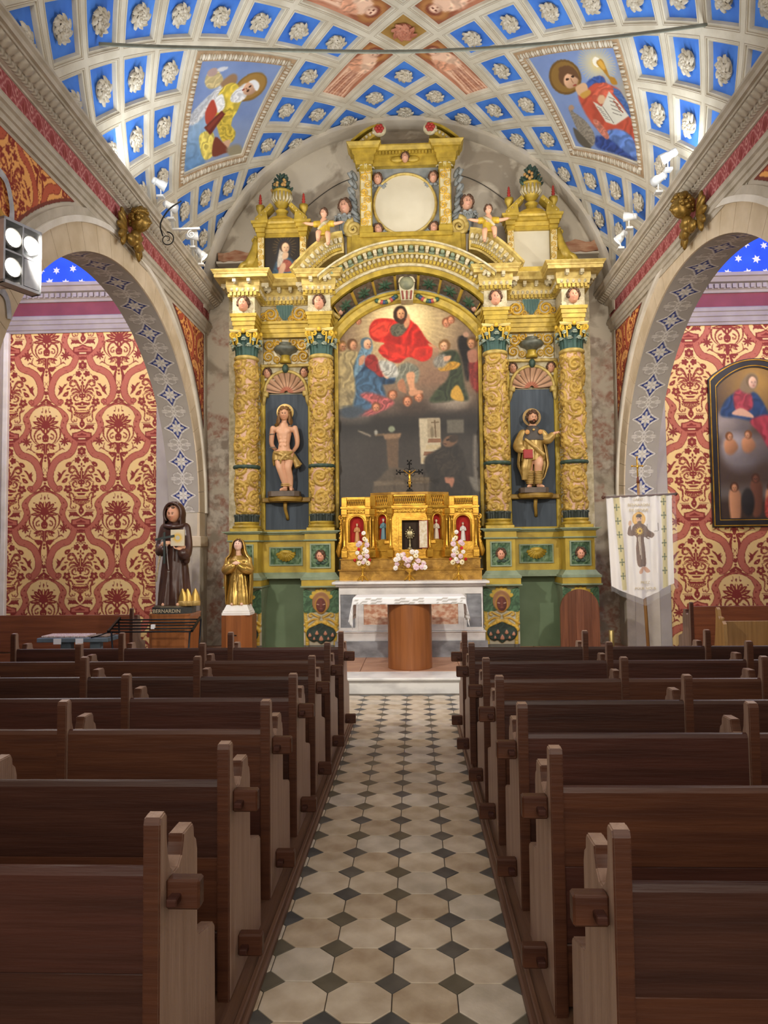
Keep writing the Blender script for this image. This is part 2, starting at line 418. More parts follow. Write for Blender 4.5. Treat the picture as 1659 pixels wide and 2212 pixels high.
# ---- floor
fl = MB().box(WL-3.2, WR+3.2, YB, YA+.4, -.12, -.012)
floor = struct(fl.build('floor', m_mortar))
TS, TX0, TY0 = .2350, -.102, 2.805           # tile pitch and the place of one dark square
hd = .0655                                   # half diagonal of a dark square
g = .002
o_ = TS/2-g; cth = hd+g*.4
octo = [(-o_, -o_+cth), (-o_+cth, -o_), (o_-cth, -o_), (o_, -o_+cth), (o_, o_-cth), (o_-cth, o_), (-o_+cth, o_), (-o_, o_-cth)]
def slab2d(P, z0, z1, ch=.0025):
    b = MB(); n = len(P); P = np.array(P); In = P*(1-ch/np.linalg.norm(P, axis=1)[:, None])
    V = [(*p, z0) for p in P]+[(*p, z1-ch*.6) for p in P]+[(*p, z1) for p in In]
    F = [(i, (i+1) % n, n+(i+1) % n, n+i) for i in range(n)]+[(n+i, n+(i+1) % n, 2*n+(i+1) % n, 2*n+i) for i in range(n)]+[tuple(2*n+i for i in range(n))]
    return b.add(V, F)
tile_mats = [mat('pale_cement_tile_%s' % k, a, b2, .5, scale=7, detail=6, bump=.05, bscale=40, spec=.35) for k, a, b2 in
             (('sand', 'c4b7a2', 'a8977e'), ('straw', 'ccc0ac', 'b0a08a'), ('warm', 'c0b19a', 'a18e76'), ('ash', 'c8beae', 'ada392'))]
dark_mats = [mat('dark_cement_tile_%s' % k, a, b2, .45, scale=9, detail=5, spec=.4) for k, a, b2 in
             (('slate', '464644', '5b5954'), ('olive', '504c40', '605b4e'), ('ink', '383b3d', '505151'))]
oct_me = [slab2d(octo, -.012, 0).mesh('octagon_tile', m) for m in tile_mats]
dia = [(-hd, 0), (0, -hd), (hd, 0), (0, hd)]
dia_me = [slab2d(dia, -.012, -.0005).mesh('square_tile', m) for m in dark_mats]
for j in range(-6, 24):
    for i in range(-3, 4):
        x = TX0+i*TS; y = TY0+j*TS
        cx = x+TS/2
        if -.95 < cx < .72 and y+TS/2 < 8.32:
            link('octagon_tile', random.choice(oct_me), floor, TR(cx, y+TS/2, random.uniform(-.001, .0005), random.choice((0, PI/2, PI))))
        if -.85 < x < .7 and y < 8.3:
            link('square_tile', random.choice(dia_me), floor, TR(x, y, random.uniform(-.001, .0005), random.choice((0, PI/2))))

# ---- sanctuary step and floor
st = MB().box(WL, WR, 8.37, 8.80, -.012, .135).box(WL, WR, 8.335, 8.80, .135, .168, .008)
struct(st.build('step', m_marble))
sf = MB().box(WL, WR, 8.80, YA, -.012, .16)
sanct = struct(sf.build('floor', m_pink))
pm = MB().box(-.298, .298, -.298, .298, 0, .012, .003).mesh('floor_slab', m_pink)
for j in range(4):
    for i in range(-5, 5):
        link('floor_slab', pm, sanct, TR(XC+.3+i*.602, 9.105+j*.602, .158))

# ---- nave walls with one wide arch each
def arch_pts(n=40, da=0., a0=0., a1=PI):
    t = np.linspace(a0, a1, n+1)
    return [(ACY+(AA+da)*math.cos(x), ASP+(AB+da)*math.sin(x)) for x in t]
def nave_wall(name, xf, sgn):
    xb = xf+sgn*WT
    P = [(YA, 0), (YA, 5.75), (YB, 5.75), (YB, 0), (ACY-AA, 0)]+arch_pts()[::-1]+[(ACY+AA, 0)]
    b = MB().prism(P, xf, xb, 'X'); o = struct(b.build(name, m_plaster))
    # voussoirs, each a block of its own, standing a little proud of the wall
    nv = 27; e0 = xf-sgn*.018
    gap = .0035
    for k in range(nv):
        t0 = PI*k/nv+gap/2.8; t1 = PI*(k+1)/nv-gap/2.8; t = np.linspace(t0, t1, 4)
        Q = [(ACY+(AA-.003)*math.cos(x), ASP+(AB-.003)*math.sin(x)) for x in t]+[(ACY+(AA+.27)*math.cos(x), ASP+(AB+.27)*math.sin(x)) for x in t[::-1]]
        MB().prism(Q, xf+sgn*.02, e0, 'X').build('voussoir', m_stone, o)
    nj = 5
    for s2 in (-1, 1):          # jamb stones below the springing
        zs = np.linspace(1.86, ASP, 2)
        ya = ACY+s2*(AA-.003); yb = ACY+s2*(AA+.27)
        for z0, z1 in zip(zs[:-1], zs[1:]):
            MB().box(e0, xf+sgn*.02, ya, yb, z0+gap, z1-gap).build('voussoir', m_stone, o)
        # impost and pier foot
        MB().box(xf-sgn*.045, xf+sgn*(WT+.03), ACY+s2*(AA-.045), ACY+s2*(AA+.35), 1.70, 1.86, .012).build('impost', m_stone, o)
        if s2 == 1: MB().box(xf-sgn*.03, xf+sgn*.1, ACY+(AA-.02), YA-.12, 0, 1.70, .008).build('pier_foot', m_grey, o)
    # white bead and plain outer band that follow the arch
    t = np.linspace(0, PI, 61)
    def ring(d0, d1, p, nm, m):
        Q = [(ACY+(AA+d0)*math.cos(x), ASP+(AB+d0)*math.sin(x)) for x in t]+[(ACY+(AA+d1)*math.cos(x), ASP+(AB+d1)*math.sin(x)) for x in t[::-1]]
        V = [(xf+sgn*.02, *q) for q in Q]+[(xf-sgn*p, *q) for q in Q]; n = len(Q)
        F = [(n+i, n+i+1, n+n-2-i, n+n-1-i) for i in range(60)]+[(i, n+i, n+(i+1) % n, (i+1) % n) for i in range(n)]
        MB().add(V, F).build(nm, m, o)
    ring(.27, .33, .05, 'arch_bead', m_white)
    ring(.33, .41, .028, 'arch_band', m_grey)
    return o
wall_l = nave_wall('wall_left', WL, -1)
wall_r = nave_wall('wall_right', WR, 1)

# ---- ornament painted under the arches: blue concave diamonds with a white leaf rosette, scrolls between
def soffit_tile():
    c = Canvas(44, 47, 0, 0, 1, 1.07, 'a9a197')
    for oy in (0, 1.07):
        def pt(P): return [(x, y+oy) for x, y in P]
        # scroll motif centred at y=0 (between two diamonds)
        for sx in (-1, 1):
            for sy in (-1, 1):
                S = lambda P: [(.5+sx*x, oy+sy*y) for x, y in P]
                c.line(S([(0, .07), (.12, .19), (.26, .17), (.30, .09), (.22, .06)]), .035, '7d756c'); c.line(S([(0, .055), (.12, .175), (.26, .155), (.29, .085), (.22, .05)]), .028, 'efe9df')
                c.line(S([(.10, .0), (.25, .03), (.38, .02)]), .03, 'd8d1c6')
        c.poly(pt([(.5, -.10), (.62, 0), (.5, .10), (.38, 0)]), 'e9e3d8', smooth=False); c.poly(pt([(.5, -.075), (.59, 0), (.5, .075), (.41, 0)]), '9a9188', smooth=False)
        for k in range(4): c.ell(.5+.035*math.cos(k*PI/2+.78), oy+.03*math.sin(k*PI/2+.78), .025, .025, 'd8d1c6')
    y = .535
    def star(k, d):
        A = []
        P = [(.5, y-k*1.05), (.5+k, y), (.5, y+k*1.05), (.5-k, y)]
        for i in range(4):
            p, q = np.array(P[i]), np.array(P[(i+1) % 4]); mdl = (p+q)/2; mdl = mdl+(np.array([.5, y])-mdl)*d
            for s in np.linspace(0, 1, 7)[:-1]: A.append(tuple((1-s)**2*p+2*s*(1-s)*mdl+s*s*q))
        return A
    c.poly(star(.47, .55), '7d756c', smooth=False); c.poly(star(.45, .55), 'f2ede4', smooth=False); c.poly(star(.395, .55), 'b5ada2', smooth=False)
    c.poly(star(.345, .5), '1d2c74', smooth=False)
    for k in range(8):
        a = k*PI/4; r = .13 if k % 2 == 0 else .105; L = .105 if k % 2 == 0 else .08
        c.ell(.5+r*math.cos(a), y+r*1.05*math.sin(a), L, .04, 'ece6da', a); c.line([(.5, y), (.5+1.6*r*math.cos(a), y+1.6*r*math.sin(a))], .012, '9c9388', smooth=False)
    c.ell(.5, y, .04, .04, 'd5ccbd')
    return c.I
SOFFIT = soffit_tile()
def soffit(xf, sgn, parent):
    H, W_ = SOFFIT.shape[:2]
    n = 16; T = np.linspace(0, PI, n*46+1); s = np.linspace(0, n, n*46+1)
    u = np.linspace(0, 1, 40)
    Yc = ACY+(AA-.006)*np.cos(T); Zc = ASP+(AB-.006)*np.sin(T)
    P = np.empty((len(T), 40, 3)); P[..., 0] = xf+sgn*WT*u[None, :]; P[..., 1] = Yc[:, None]; P[..., 2] = Zc[:, None]
    J = ((s % 1)*(H-1)).round().astype(int); I = (u*(W_-1)).round().astype(int)
    sheet('soffit_ornament', P, SOFFIT[J][:, I], m_vc, parent)
soffit(WL, -1, wall_l); soffit(WR, 1, wall_r)

# ---- entablature running along both nave walls
def frieze_tile():
    c = Canvas(34, 26, 0, 0, 1.3, 1, '9d4a4c')
    for ox in (0, 1.3):
        c.poly([(ox, .05), (ox+.13, .28), (ox, .5), (ox-.13, .28)], 'd79a94'); c.poly([(ox, .15), (ox+.07, .28), (ox, .4), (ox-.07, .28)], '84302f')
    for sx in (-1, 1):
        S = lambda P: [(.65+sx*x, y) for x, y in P]
        c.line(S([(.0, .08), (.2, .2), (.34, .45), (.5, .62), (.65, .95)]), .07, 'd79a94'); c.line(S([(.1, .95), (.26, .75), (.4, .7), (.52, .8)]), .06, 'd79a94'); c.line(S([(.3, .05), (.42, .2), (.5, .42)]), .05, 'cf8f8a')
    c.poly([(.65, .3), (.82, .6), (.65, .92), (.48, .6)], '84302f'); c.line([(.65, .3), (.65, .9)], .03, 'c07a74', smooth=False)
    return c.I
FRIEZE = frieze_tile()
def entablature(name, xf, sgn, dz):
    """sgn=+1: grows toward +x from xf (left wall)"""
    def line(prof, nm, m, par):
        Q = [(xf+sgn*p, z+dz) for p, z in prof]
        return MB().prism(Q, YB, YA-.02, 'Y').build(nm, m, par)
    root = struct(line([(-.02, 5.07), (.03, 5.07), (.035, 5.12), (.055, 5.125), (.06, 5.17), (.085, 5.18), (.09, 5.215), (.06, 5.235), (.075, 5.25), (.04, 5.28), (-.02, 5.28)], name, m_grey, None))
    line([(-.02, 5.28), (.032, 5.28), (.032, 5.47), (-.02, 5.47)], 'frieze_ground', m_grey, root)
    line([(-.02, 5.47), (.045, 5.47), (.05, 5.485), (.075, 5.49), (.20, 5.575), (.215, 5.575), (.215, 5.60), (.245, 5.60), (.25, 5.64), (.275, 5.655), (.275, 5.68), (-.02, 5.72)], 'cornice', m_grey, root)
    # patterned red band
    ny = 26; y0, y1 = 3.6, YA-.03; nx = int((y1-y0)/.0105); yy = np.linspace(y0, y1, nx); zz = np.linspace(5.465, 5.285, ny)
    P = np.empty((ny, nx, 3)); P[..., 0] = xf+sgn*.0345; P[..., 1] = yy; P[..., 2] = (zz+dz)[:, None]
    J = (((yy-y0)/.235) % 1*(FRIEZE.shape[1]-1)).round().astype(int)
    sheet('red_frieze', P, FRIEZE[:, J], m_vc, root)
    # two carved bands on the slope of the cornice: leaves above, braid below
    def carved(p0, z0, p1, z1, per, kind, nm, amp):
        yy = np.linspace(y0, y1, int((y1-y0)/(per/9))); v = np.linspace(0, 1, 9)
        Y, Vv = np.meshgrid(yy, v); t = (Y/per) % 1
        if kind == 'leaf': h = np.sqrt(np.clip(1-((t-.5)/(.46*np.sin(PI*np.clip(Vv*.9+.08, 0, 1))**.6+.02))**2, 0, 1))
        else:
            tt = (Y/per+.5*np.abs(Vv-.5)*2) % 1; h = np.sqrt(np.clip(1-((tt-.5)/.36)**2, 0, 1))*np.sin(PI*Vv)**.5
        nx_, nz_ = -(z1-z0), (p1-p0); L = math.hypot(nx_, nz_); nx_, nz_ = -nx_/L, -nz_/L
        P = np.empty(Y.shape+(3,)); pp = p0+(p1-p0)*Vv+nx_*(amp*h+.001); P[..., 0] = xf+sgn*pp; P[..., 1] = Y; P[..., 2] = dz+z0+(z1-z0)*Vv+nz_*(amp*h+.001)
        o = sheet(nm, P, np.broadcast_to(np.array(hexc('b9af9c')), P.shape), m_vc, root); o.data.polygons.foreach_set('use_smooth', np.full(len(o.data.polygons), True))
    carved(.13, 5.5275, .20, 5.575, .085, 'leaf', 'leaf_moulding', .02)
    carved(.078, 5.492, .122, 5.522, .05, 'braid', 'braid_moulding', .014)
    return root
cornice_l = entablature('trim_1', WL, 1, 0.)
cornice_r = entablature('trim_2', WR, -1, -.10)

# ---- altar wall with its lunette
VA, VB, VZ, VT = 3.2, 3.04, 5.32, -.03        # vault: half axes, springing centre, slight tilt
def vsurf(ph, y, d=0.):
    ph = np.radians(ph); X = -(VA+d)*np.cos(ph)
    return np.stack([XC+X, y+0*X, VZ+(VB+d)*np.sin(ph)+VT*X], -1)
pl = vsurf(np.linspace(0, 180, 49), 0., .25)
P = [(WL-.4, -.0), (WR+.4, 0)]+[(p[0], p[2]) for p in pl[::-1]]
struct(MB().prism(P, YA, YA+.25, 'Y').build('wall_altar', m_stain))
# plain plaster band where the vault meets that wall
A = np.linspace(0, 180, 65)
b = MB(); prof = [(11.06, .02), (11.06, -.05), (11.09, -.06), (11.30, -.06), (11.33, -.03), (11.42, -.03)]
Pg = np.stack([vsurf(A, y, d) for y, d in prof]); b.grid(Pg)
o = struct(b.build('trim_3', m_plaster, smooth=False)); autosmooth(o.data, 30)
# ================================================================== coffered vault
PH0, DPH, VY0, DVY = 90.3, 8.03, 9.26, .4435
def vlat(k, m, d=0.):
    k = np.asarray(k, float); m = np.asarray(m, float); ph = PH0+DPH*k
    return vsurf(ph, VY0+DVY*m-.0020*(ph-90)-.03, d)
def vpq(p, q, d=0.): return vlat(np.asarray(p)+np.asarray(q), np.asarray(p)-np.asarray(q), d)
m_rib = mat('vault_rib_plaster', 'd9d2c0', 'c3baa6', .75, scale=3, bump=.08, bscale=20)
m_blue = mat('coffer_blue', '3a6fcc', '4c88e2', .7, scale=3, detail=6)
m_ros = mat('rosette_plaster', 'd9d0bf', 'b5a992', .65, scale=16)
m_salmon = mat('salmon_plaster', 'c98a70', 'a9644c', .7, scale=8)
m_ochre = mat('ochre_ground', 'b08a4a', '9a7438', .7, scale=5)
m_sky = vmat('vault_painting', .75, var=.06)
RIBS, LINES = MB(), MB()
INS = [(0, 0), (.082, 0), (.092, .012), (.112, .016), (.126, .012), (.147, .05)]
def loop(p0, p1, q0, q1, e, d, n):
    P0, P1, Q0, Q1 = p0+e, p1-e, q0+e, q1-e; t = np.linspace(0, 1, n+1)[:-1]
    p = np.concatenate([P0+(P1-P0)*t, np.full(n, P1), P1+(P0-P1)*t, np.full(n, P0)])
    q = np.concatenate([np.full(n, Q0), Q0+(Q1-Q0)*t, np.full(n, Q1), Q1+(Q0-Q1)*t])
    return vpq(p, q, d)
def frame(p0, p1, q0, q1, ins, n=4):
    rows = [loop(p0, p1, q0, q1, e, d, n) for e, d in ins]
    RIBS.add(np.concatenate(rows), [tuple(f) for f in quads(4*n, len(rows), True)])
    for e0, e1 in ((.060, .067), (.0835, .0915)):
        rows = [loop(p0, p1, q0, q1, e, -.0015 if e < .083 else .0045, n) for e in (e0, e1)]; LINES.add(np.concatenate(rows), [tuple(f) for f in quads(4*n, 2, True)])
def panel_grid(p0, p1, q0, q1, e, d, nu, nv):
    U, V = np.meshgrid(np.linspace(p0+e, p1-e, nu), np.linspace(q0+e, q1-e, nv)); return vpq(U, V, d), (U-p0)/(p1-p0), (V-q0)/(q1-q0)
special = {}
for a in (-1, 1):
    for c in (-1, 1):      # relief figures around the centre: pairs of cells along the diagonals
        special[(a*1, c*1)] = special[(a*2, c*2)] = 'figure'
for s in (-1, 1):
    for i in (-1, 0, 1):
        for j in (-1, 0, 1): special[(6*s+i+j, i-j)] = 'picture'
special[(0, 0)] = 'centre'
ceiling_cells = []
for k in range(-11, 12):
    for m in range(-19, 6):
        if (k+m) % 2: continue
        if (k, m) in special: continue
        ceiling_cells.append((k, m))
for k, m in ceiling_cells:
    p, q = (k+m)/2, (k-m)/2; frame(p-.5, p+.5, q-.5, q+.5, INS)
frame(-.5, .5, -.5, .5, INS)
figs = []
for a in (-1, 1):
    for c in (-1, 1):
        p1, q1 = (a+c)/2, (a-c)/2; p2, q2 = p1*2, q1*2
        blk = (min(p1, p2)-.5, max(p1, p2)+.5, min(q1, q2)-.5, max(q1, q2)+.5); figs.append((a, c, blk)); frame(*blk, INS, 8)
pics = []
for s in (-1, 1):
    blk = (3*s-1.5, 3*s+1.5, 3*s-1.5, 3*s+1.5); pics.append((s, blk)); frame(*blk, [(0, 0), (.105, 0), (.115, .012), (.135, .0), (.33, -.004), (.345, .03), (.36, .03)], 16)
# plain shell beyond the coffers, toward the entrance
P = np.stack([vsurf(np.linspace(-3, 183, 63), y, .06) for y in np.linspace(YB, 1.35, 6)]); RIBS.grid(P)
P = np.stack([vsurf(np.linspace(-3, 183, 63), y, .12) for y in np.linspace(YB, YA+.2, 14)]); RIBS.grid(P)
ceiling = struct(RIBS.build('ceiling', m_rib, fix=False)); LINES.build('painted_line', mat('brown_line_paint', '8f7d63', 'a3927a', .8, scale=6), ceiling, fix=False, kind='stuff')
# rosette: whirling acanthus leaves round a bud
def rosette_mesh(seed, n1=9, n2=6, m=m_ros):
    rg = random.Random(seed); b = MB()
    def leaf(a, r0, r1, wd, z, curl, sw):
        t = np.linspace(0, 1, 7); rr = r0+(r1-r0)*t; an = a+sw*t
        hw = wd*np.sin(PI*(t*.8+.16))**.8; rows = []
        for i in range(7):
            c, s_ = math.cos(an[i]), math.sin(an[i]); ctr = np.array([rr[i]*c, rr[i]*s_, z+curl*math.sin(PI*t[i]*.8)])
            sd = np.array([-s_, c, 0]); rows.append([ctr-sd*hw[i]-[0, 0, .012], ctr-sd*hw[i]*.45+[0, 0, .008], ctr+[0, 0, -.002], ctr+sd*hw[i]*.45+[0, 0, .008], ctr+sd*hw[i]-[0, 0, .012]])
        b.grid(np.array(rows))
    for i in range(n1): leaf(2*PI*i/n1+rg.uniform(-.1, .1), .03, .148+rg.uniform(-.014, .014), .045, .02, .028, .65)
    for i in range(n2): leaf(2*PI*i/n2+.3, .018, .098, .036, .036, .028, .8)
    for i in range(5): leaf(2*PI*i/5, .008, .055, .022, .05, .02, .5)
    b.ball((0, 0, .058), (.021, .021, .018), 10, 6); b.lathe([(.115, .0), (.10, .014), (.0, .018)], seg=14)
    me = b.mesh('rosette', m, True); return me
ros_me = [rosette_mesh(s, 8+s % 3, 6) for s in range(3)]
def vframe(k, m, d):
    c = vlat(k, m, d); u = vlat(k, m+.2, d)-vlat(k, m-.2, d); v = vlat(k+.2, m, d)-vlat(k-.2, m, d)
    u /= np.linalg.norm(u); n = np.cross(u, v); n /= np.linalg.norm(n)
    inward = np.array([XC, c[1], VZ-.5])-c
    if n@inward < 0: n = -n
    v = np.cross(n, u)
    return Matrix(((u[0], v[0], n[0], c[0]), (u[1], v[1], n[1], c[1]), (u[2], v[2], n[2], c[2]), (0, 0, 0, 1)))
def sheet_plain(name, P, m, parent):
    ny, nx = P.shape[:2]; return link(name, to_mesh(name, P.reshape(-1, 3), quads(nx, ny), m, True), parent)
def seen(k, m):
    c = vlat(k, m); return 3.6 < c[1] < 11.25
for k, m in ceiling_cells:
    p, q = (k+m)/2, (k-m)/2
    if not seen(k, m): 
        G, _, _ = panel_grid(p-.5, p+.5, q-.5, q+.5, .145, .05, 3, 3); sheet_plain('coffer_panel', G, m_blue, ceiling); continue
    G, _, _ = panel_grid(p-.5, p+.5, q-.5, q+.5, .145, .05, 4, 4)
    pn = sheet_plain('coffer_panel', G, m_blue, ceiling)
    link('rosette', random.choice(ros_me), pn, vframe(k, m, .048) @ Matrix.Rotation(random.uniform(0, 6), 4, 'Z') @ Matrix.Diagonal((.92, .92, 1, 1)))
G, _, _ = panel_grid(-.5, .5, -.5, .5, .145, .05, 4, 4); pn = sheet_plain('coffer_panel', G, m_ochre, ceiling)
link('rosette', rosette_mesh(9, 8, 8, m_salmon), pn, vframe(0, 0, .045) @ Matrix.Diagonal((1.15, 1.15, 1, 1)))
# monochrome angels in the four long panels
def angel():
    c = Canvas(84, 40, 0, 0, 2.1, 1, '93573e')
    c.grain(.10, 3, 4)
    D, Lt, S = '6d2f22', 'edc4a8', 'd39a7c'
    c.poly([(.55, .12), (1.0, .03), (1.75, .05), (1.9, .12), (1.2, .24)], 'c08468', .02); c.poly([(.55, .88), (1.0, .97), (1.75, .95), (1.9, .88), (1.2, .76)], 'b4765a', .02)
    c.ell(.38, .5, .27, .33, 'a06a3a', 0, .02); c.ell(.38, .5, .22, .28, 'b47c4a', 0, .02)
    c.poly([(.5, .33), (.9, .24), (1.4, .25), (2.0, .22), (2.02, .78), (1.4, .75), (.9, .76), (.5, .67)], Lt, .02)
    for y0, y1 in ((.34, .30), (.41, .38), (.48, .46), (.55, .55), (.62, .65), (.68, .72)): c.line([(.95, y0+.05), (1.5, (y0+y1)/2), (2.0, y1)], [.015, .035, .045], 'b87a5e', .012)
    c.poly([(.62, .3), (.9, .2), (1.12, .36), (1.0, .5), (.8, .46)], S, .02, folds=(.6, .12, .25)); c.poly([(.62, .7), (.9, .8), (1.12, .64), (1.0, .5), (.8, .54)], Lt, .02, folds=(.6, .12, .25))
    c.ell(1.02, .5, .09, .1, S, 0, .02); c.line([(1.1, .46), (1.5, .42), (2.0, .36)], .03, D, .02); c.line([(1.1, .56), (1.6, .6), (2.0, .62)], .03, D, .02)
    c.ell(.36, .5, .15, .17, D, 0, .02); c.ell(.41, .5, .13, .12, Lt, 0, .02, shade=.2)
    for sy in (-1, 1): c.ell(.38, .5+sy*.05, .018, .022, D, 0, .008)
    c.ell(.47, .5, .012, .03, D, 0, .008)
    return c.I
ANG = angel()
for a, c_, blk in figs:
    p0, p1, q0, q1 = blk; long_p = (p1-p0) > (q1-q0)
    nu, nv = (84, 40) if long_p else (40, 84)
    G, U, V = panel_grid(p0, p1, q0, q1, .145, .045, nu, nv)
    t = U if long_p else V
    s = V if long_p else U
    # t must run from the centre of the vault outward
    sign = (a+c_) if long_p else (a-c_)
    tt = t if sign > 0 else 1-t
    I = ANG[(s*39).round().astype(int), (np.clip(tt, 0, 1)*83).round().astype(int)]
    sheet('angel_panel', G, I, m_sky, ceiling)
# the two large saints' panels, painted in the place they take in the photograph's own frame
def saint_left():
    c = Canvas(230, 256, 378, 98, 642, 392, '7d92c2')
    c.I[:] = hexc('8aa0cc'); c.over(fbm(c.X/60, c.Y/60, 4, 3), '6d84ba', .8); c.over(np.clip((c.Y-250)/130, 0, 1)*fbm(c.X/25, c.Y/25, 3, 5), 'b9b7b4', .7)
    c.poly([(400, 375), (405, 300), (430, 245), (470, 215), (478, 260), (455, 330), (445, 372)], 'a9c0d8', 3, folds=(.2, 16, .12), c2='5f8cc0')
    c.poly([(410, 260), (450, 215), (500, 165), (478, 215), (450, 245), (430, 262)], 'd9dadd', 2, folds=(.9, 9, .14))
    c.poly([(412, 245), (440, 215), (470, 190), (480, 175), (466, 205), (440, 240), (425, 258)], 'bcc0c8', 1, folds=(.9, 7, .14))
    c.poly([(450, 150), (470, 140), (482, 152), (490, 168), (478, 182), (458, 184), (446, 170)], 'c9b887', 1, folds=(1.2, 10, .2)); c.ell(462, 147, 13, 9, 'b49a94', -.3, 1); c.ell(485, 141, 13, 5, 'd3d6df', -.15, 1)
    c.poly([(484, 175), (508, 154), (522, 158), (520, 178), (500, 188)], '9a7a5c', 2)
    c.ell(557, 183, 42, 29, '8a6a34', -.65, 1); c.ell(558, 182, 37, 25, 'a37f42', -.65, 1)
    c.poly([(490, 185), (520, 175), (540, 205), (530, 240), (515, 268), (528, 290), (520, 312), (502, 318), (490, 300), (480, 265), (475, 225)], 'd8c14e', 1.5, folds=(.5, 15, .25, 2))
    c.poly([(440, 290), (470, 285), (478, 320), (470, 345), (450, 352), (440, 325)], 'e2cf6a', 1.5, folds=(.3, 12, .22))
    c.poly([(500, 235), (520, 240), (516, 285), (524, 305), (500, 312), (488, 285)], 'cdb548', 1.5, folds=(1.45, 8, .3)); c.poly([(495, 315), (515, 308), (510, 328), (498, 336)], 'd9b294', 1)
    c.poly([(478, 205), (492, 200), (500, 225), (492, 240), (476, 240), (470, 228)], 'eef0f2', 1, folds=(.8, 8, .15))
    c.poly([(452, 240), (468, 210), (478, 225), (480, 245), (458, 268)], 'b84a3a', 1)
    c.poly([(450, 275), (492, 238), (502, 246), (466, 294)], '6e2e26', .8, smooth=False); c.poly([(456, 276), (492, 244), (497, 247), (462, 284)], '8a3d30', .8, smooth=False)
    c.poly([(478, 300), (500, 318), (512, 335), (500, 340), (470, 345)], '7c3f30', 1)
    c.poly([(512, 215), (518, 195), (545, 175), (552, 190), (548, 208), (530, 220)], 'e3e5ea', 1.5, folds=(.8, 9, .16))
    c.ell(557, 186, 19, 15, 'd0a68a', -.75, 1, shade=.2); c.poly([(552, 172), (565, 166), (578, 178), (574, 192), (566, 186), (562, 178)], 'eef0f4', 1)
    for x, y in ((556, 182), (552, 192)): c.ell(x, y, 4, 2.2, '4a2c20', -.75, .5)
    c.line([(546, 186), (550, 190)], 3, '9a6a50', .5); c.ell(541, 190, 4, 2, '9c4a3a', -.7, .5)
    c.poly([(505, 330), (535, 318), (545, 340), (520, 352)], '9a927a', 4)
    return c
def saint_right():
    c = Canvas(240, 241, 1105, 70, 1392, 358, '8aa0cc')
    c.over(fbm(c.X/60, c.Y/60, 4, 8), '6f86bd', .8); c.over(np.clip((c.X-1290)/70, 0, 1)*np.clip((c.Y-110)/60, 0, 1), 'c9a860', .7)
    c.glow(1280, 125, 52, 'f2e3a8', .95, 1.1)
    for k in range(40):
        a = k*PI/20; c.line([(1280, 125), (1280+46*math.cos(a), 125+46*math.sin(a))], 1.6, 'e0c070', .6, False, .5)
    c.ell(1280, 120, 10, 12, 'f3eede', 0, .5); c.poly([(1279, 122), (1293, 112), (1302, 132), (1308, 150), (1320, 152), (1326, 166), (1313, 168), (1306, 156), (1294, 140)], 'b07d28', 1); c.poly([(1282, 122), (1291, 115), (1300, 132), (1294, 136)], 'd8a848', 1)
    c.ell(1198, 160, 40, 42, '6f5228', .3, 1); c.ell(1198, 160, 35, 37, '8d6c36', .3, 1)
    c.poly([(1228, 198), (1262, 165), (1290, 152), (1300, 168), (1330, 180), (1352, 228), (1372, 300), (1378, 338), (1330, 326), (1296, 300), (1262, 270), (1238, 235)], 'b8503c', 2, folds=(.7, 24, .18, 2))
    c.poly([(1236, 188), (1262, 160), (1288, 152), (1296, 166), (1268, 172), (1246, 190)], '3d5aa0', 1.5, folds=(.5, 10, .2)); c.poly([(1310, 182), (1332, 182), (1362, 236), (1352, 240), (1334, 212)], '46659f', 1.5, folds=(1., 9, .2))
    c.poly([(1222, 182), (1246, 172), (1252, 190), (1240, 205), (1226, 200)], 'd9b088', 1); c.poly([(1232, 200), (1254, 188), (1258, 196), (1240, 210)], 'c79a48', 1)
    c.poly([(1260, 205), (1290, 168), (1316, 182), (1300, 200), (1284, 214)], 'c8604a', 1.5, folds=(.9, 12, .2)); c.ell(1284, 208, 9, 12, 'd9b08a', .5, 1)
    c.poly([(1262, 215), (1284, 225), (1304, 186), (1352, 238), (1318, 266), (1294, 262)], 'd9d6c8', .8, smooth=False); c.line([(1286, 224), (1314, 262)], 2, '8a8478', .5, False)
    for k in range(5):
        y = 200+k*9; c.line([(1302+k*2.2, y), (1318+k*4, y+5)], 2.2, '8b867b', .4, False); c.line([(1272+k*5, 226+k*6.5), (1284+k*5.2, 232+k*6)], 2, '98938a', .4, False)
    for k in range(3): c.line([(1313+k*6, 208+k*8), (1326+k*6, 216+k*8)], 3.2, '9a5a48', .4, False)
    c.poly([(1296, 285), (1330, 275), (1362, 290), (1378, 330), (1374, 344), (1330, 330), (1300, 312)], '5f80c4', 2, folds=(.5, 16, .25, 4)); c.poly([(1270, 300), (1300, 300), (1340, 325), (1375, 345), (1310, 335), (1275, 325)], '33488a', 2, folds=(.4, 14, .25))
    c.poly([(1262, 262), (1275, 260), (1302, 292), (1298, 304), (1280, 290)], 'c47a68', 1, folds=(.8, 8, .2))
    c.poly([(1203, 236), (1208, 228), (1216, 232), (1214, 242), (1240, 260), (1262, 285), (1270, 310), (1262, 325), (1240, 312), (1222, 280), (1210, 255)], '8c8478', 1.2, folds=(.9, 6, .2)); c.poly([(1215, 280), (1240, 300), (1262, 325), (1252, 330), (1228, 312)], '5c564c', 1)
    c.poly([(1202, 232), (1210, 226), (1216, 234), (1206, 240)], 'b09078', .8)
    # face, three-quarter, tilted
    c.ell(1205, 158, 23, 26, '6a4a30', .35, 1); c.ell(1212, 166, 17, 22, 'd8ac8a', .5, 1, shade=.2); c.poly([(1184, 140), (1205, 134), (1226, 144), (1234, 166), (1222, 158), (1206, 152), (1192, 158)], '6a4a30', 1)
    for x, y in ((1203, 165), (1217, 158)): c.ell(x, y, 4.5, 2.6, '3c2418', -.4, .4)
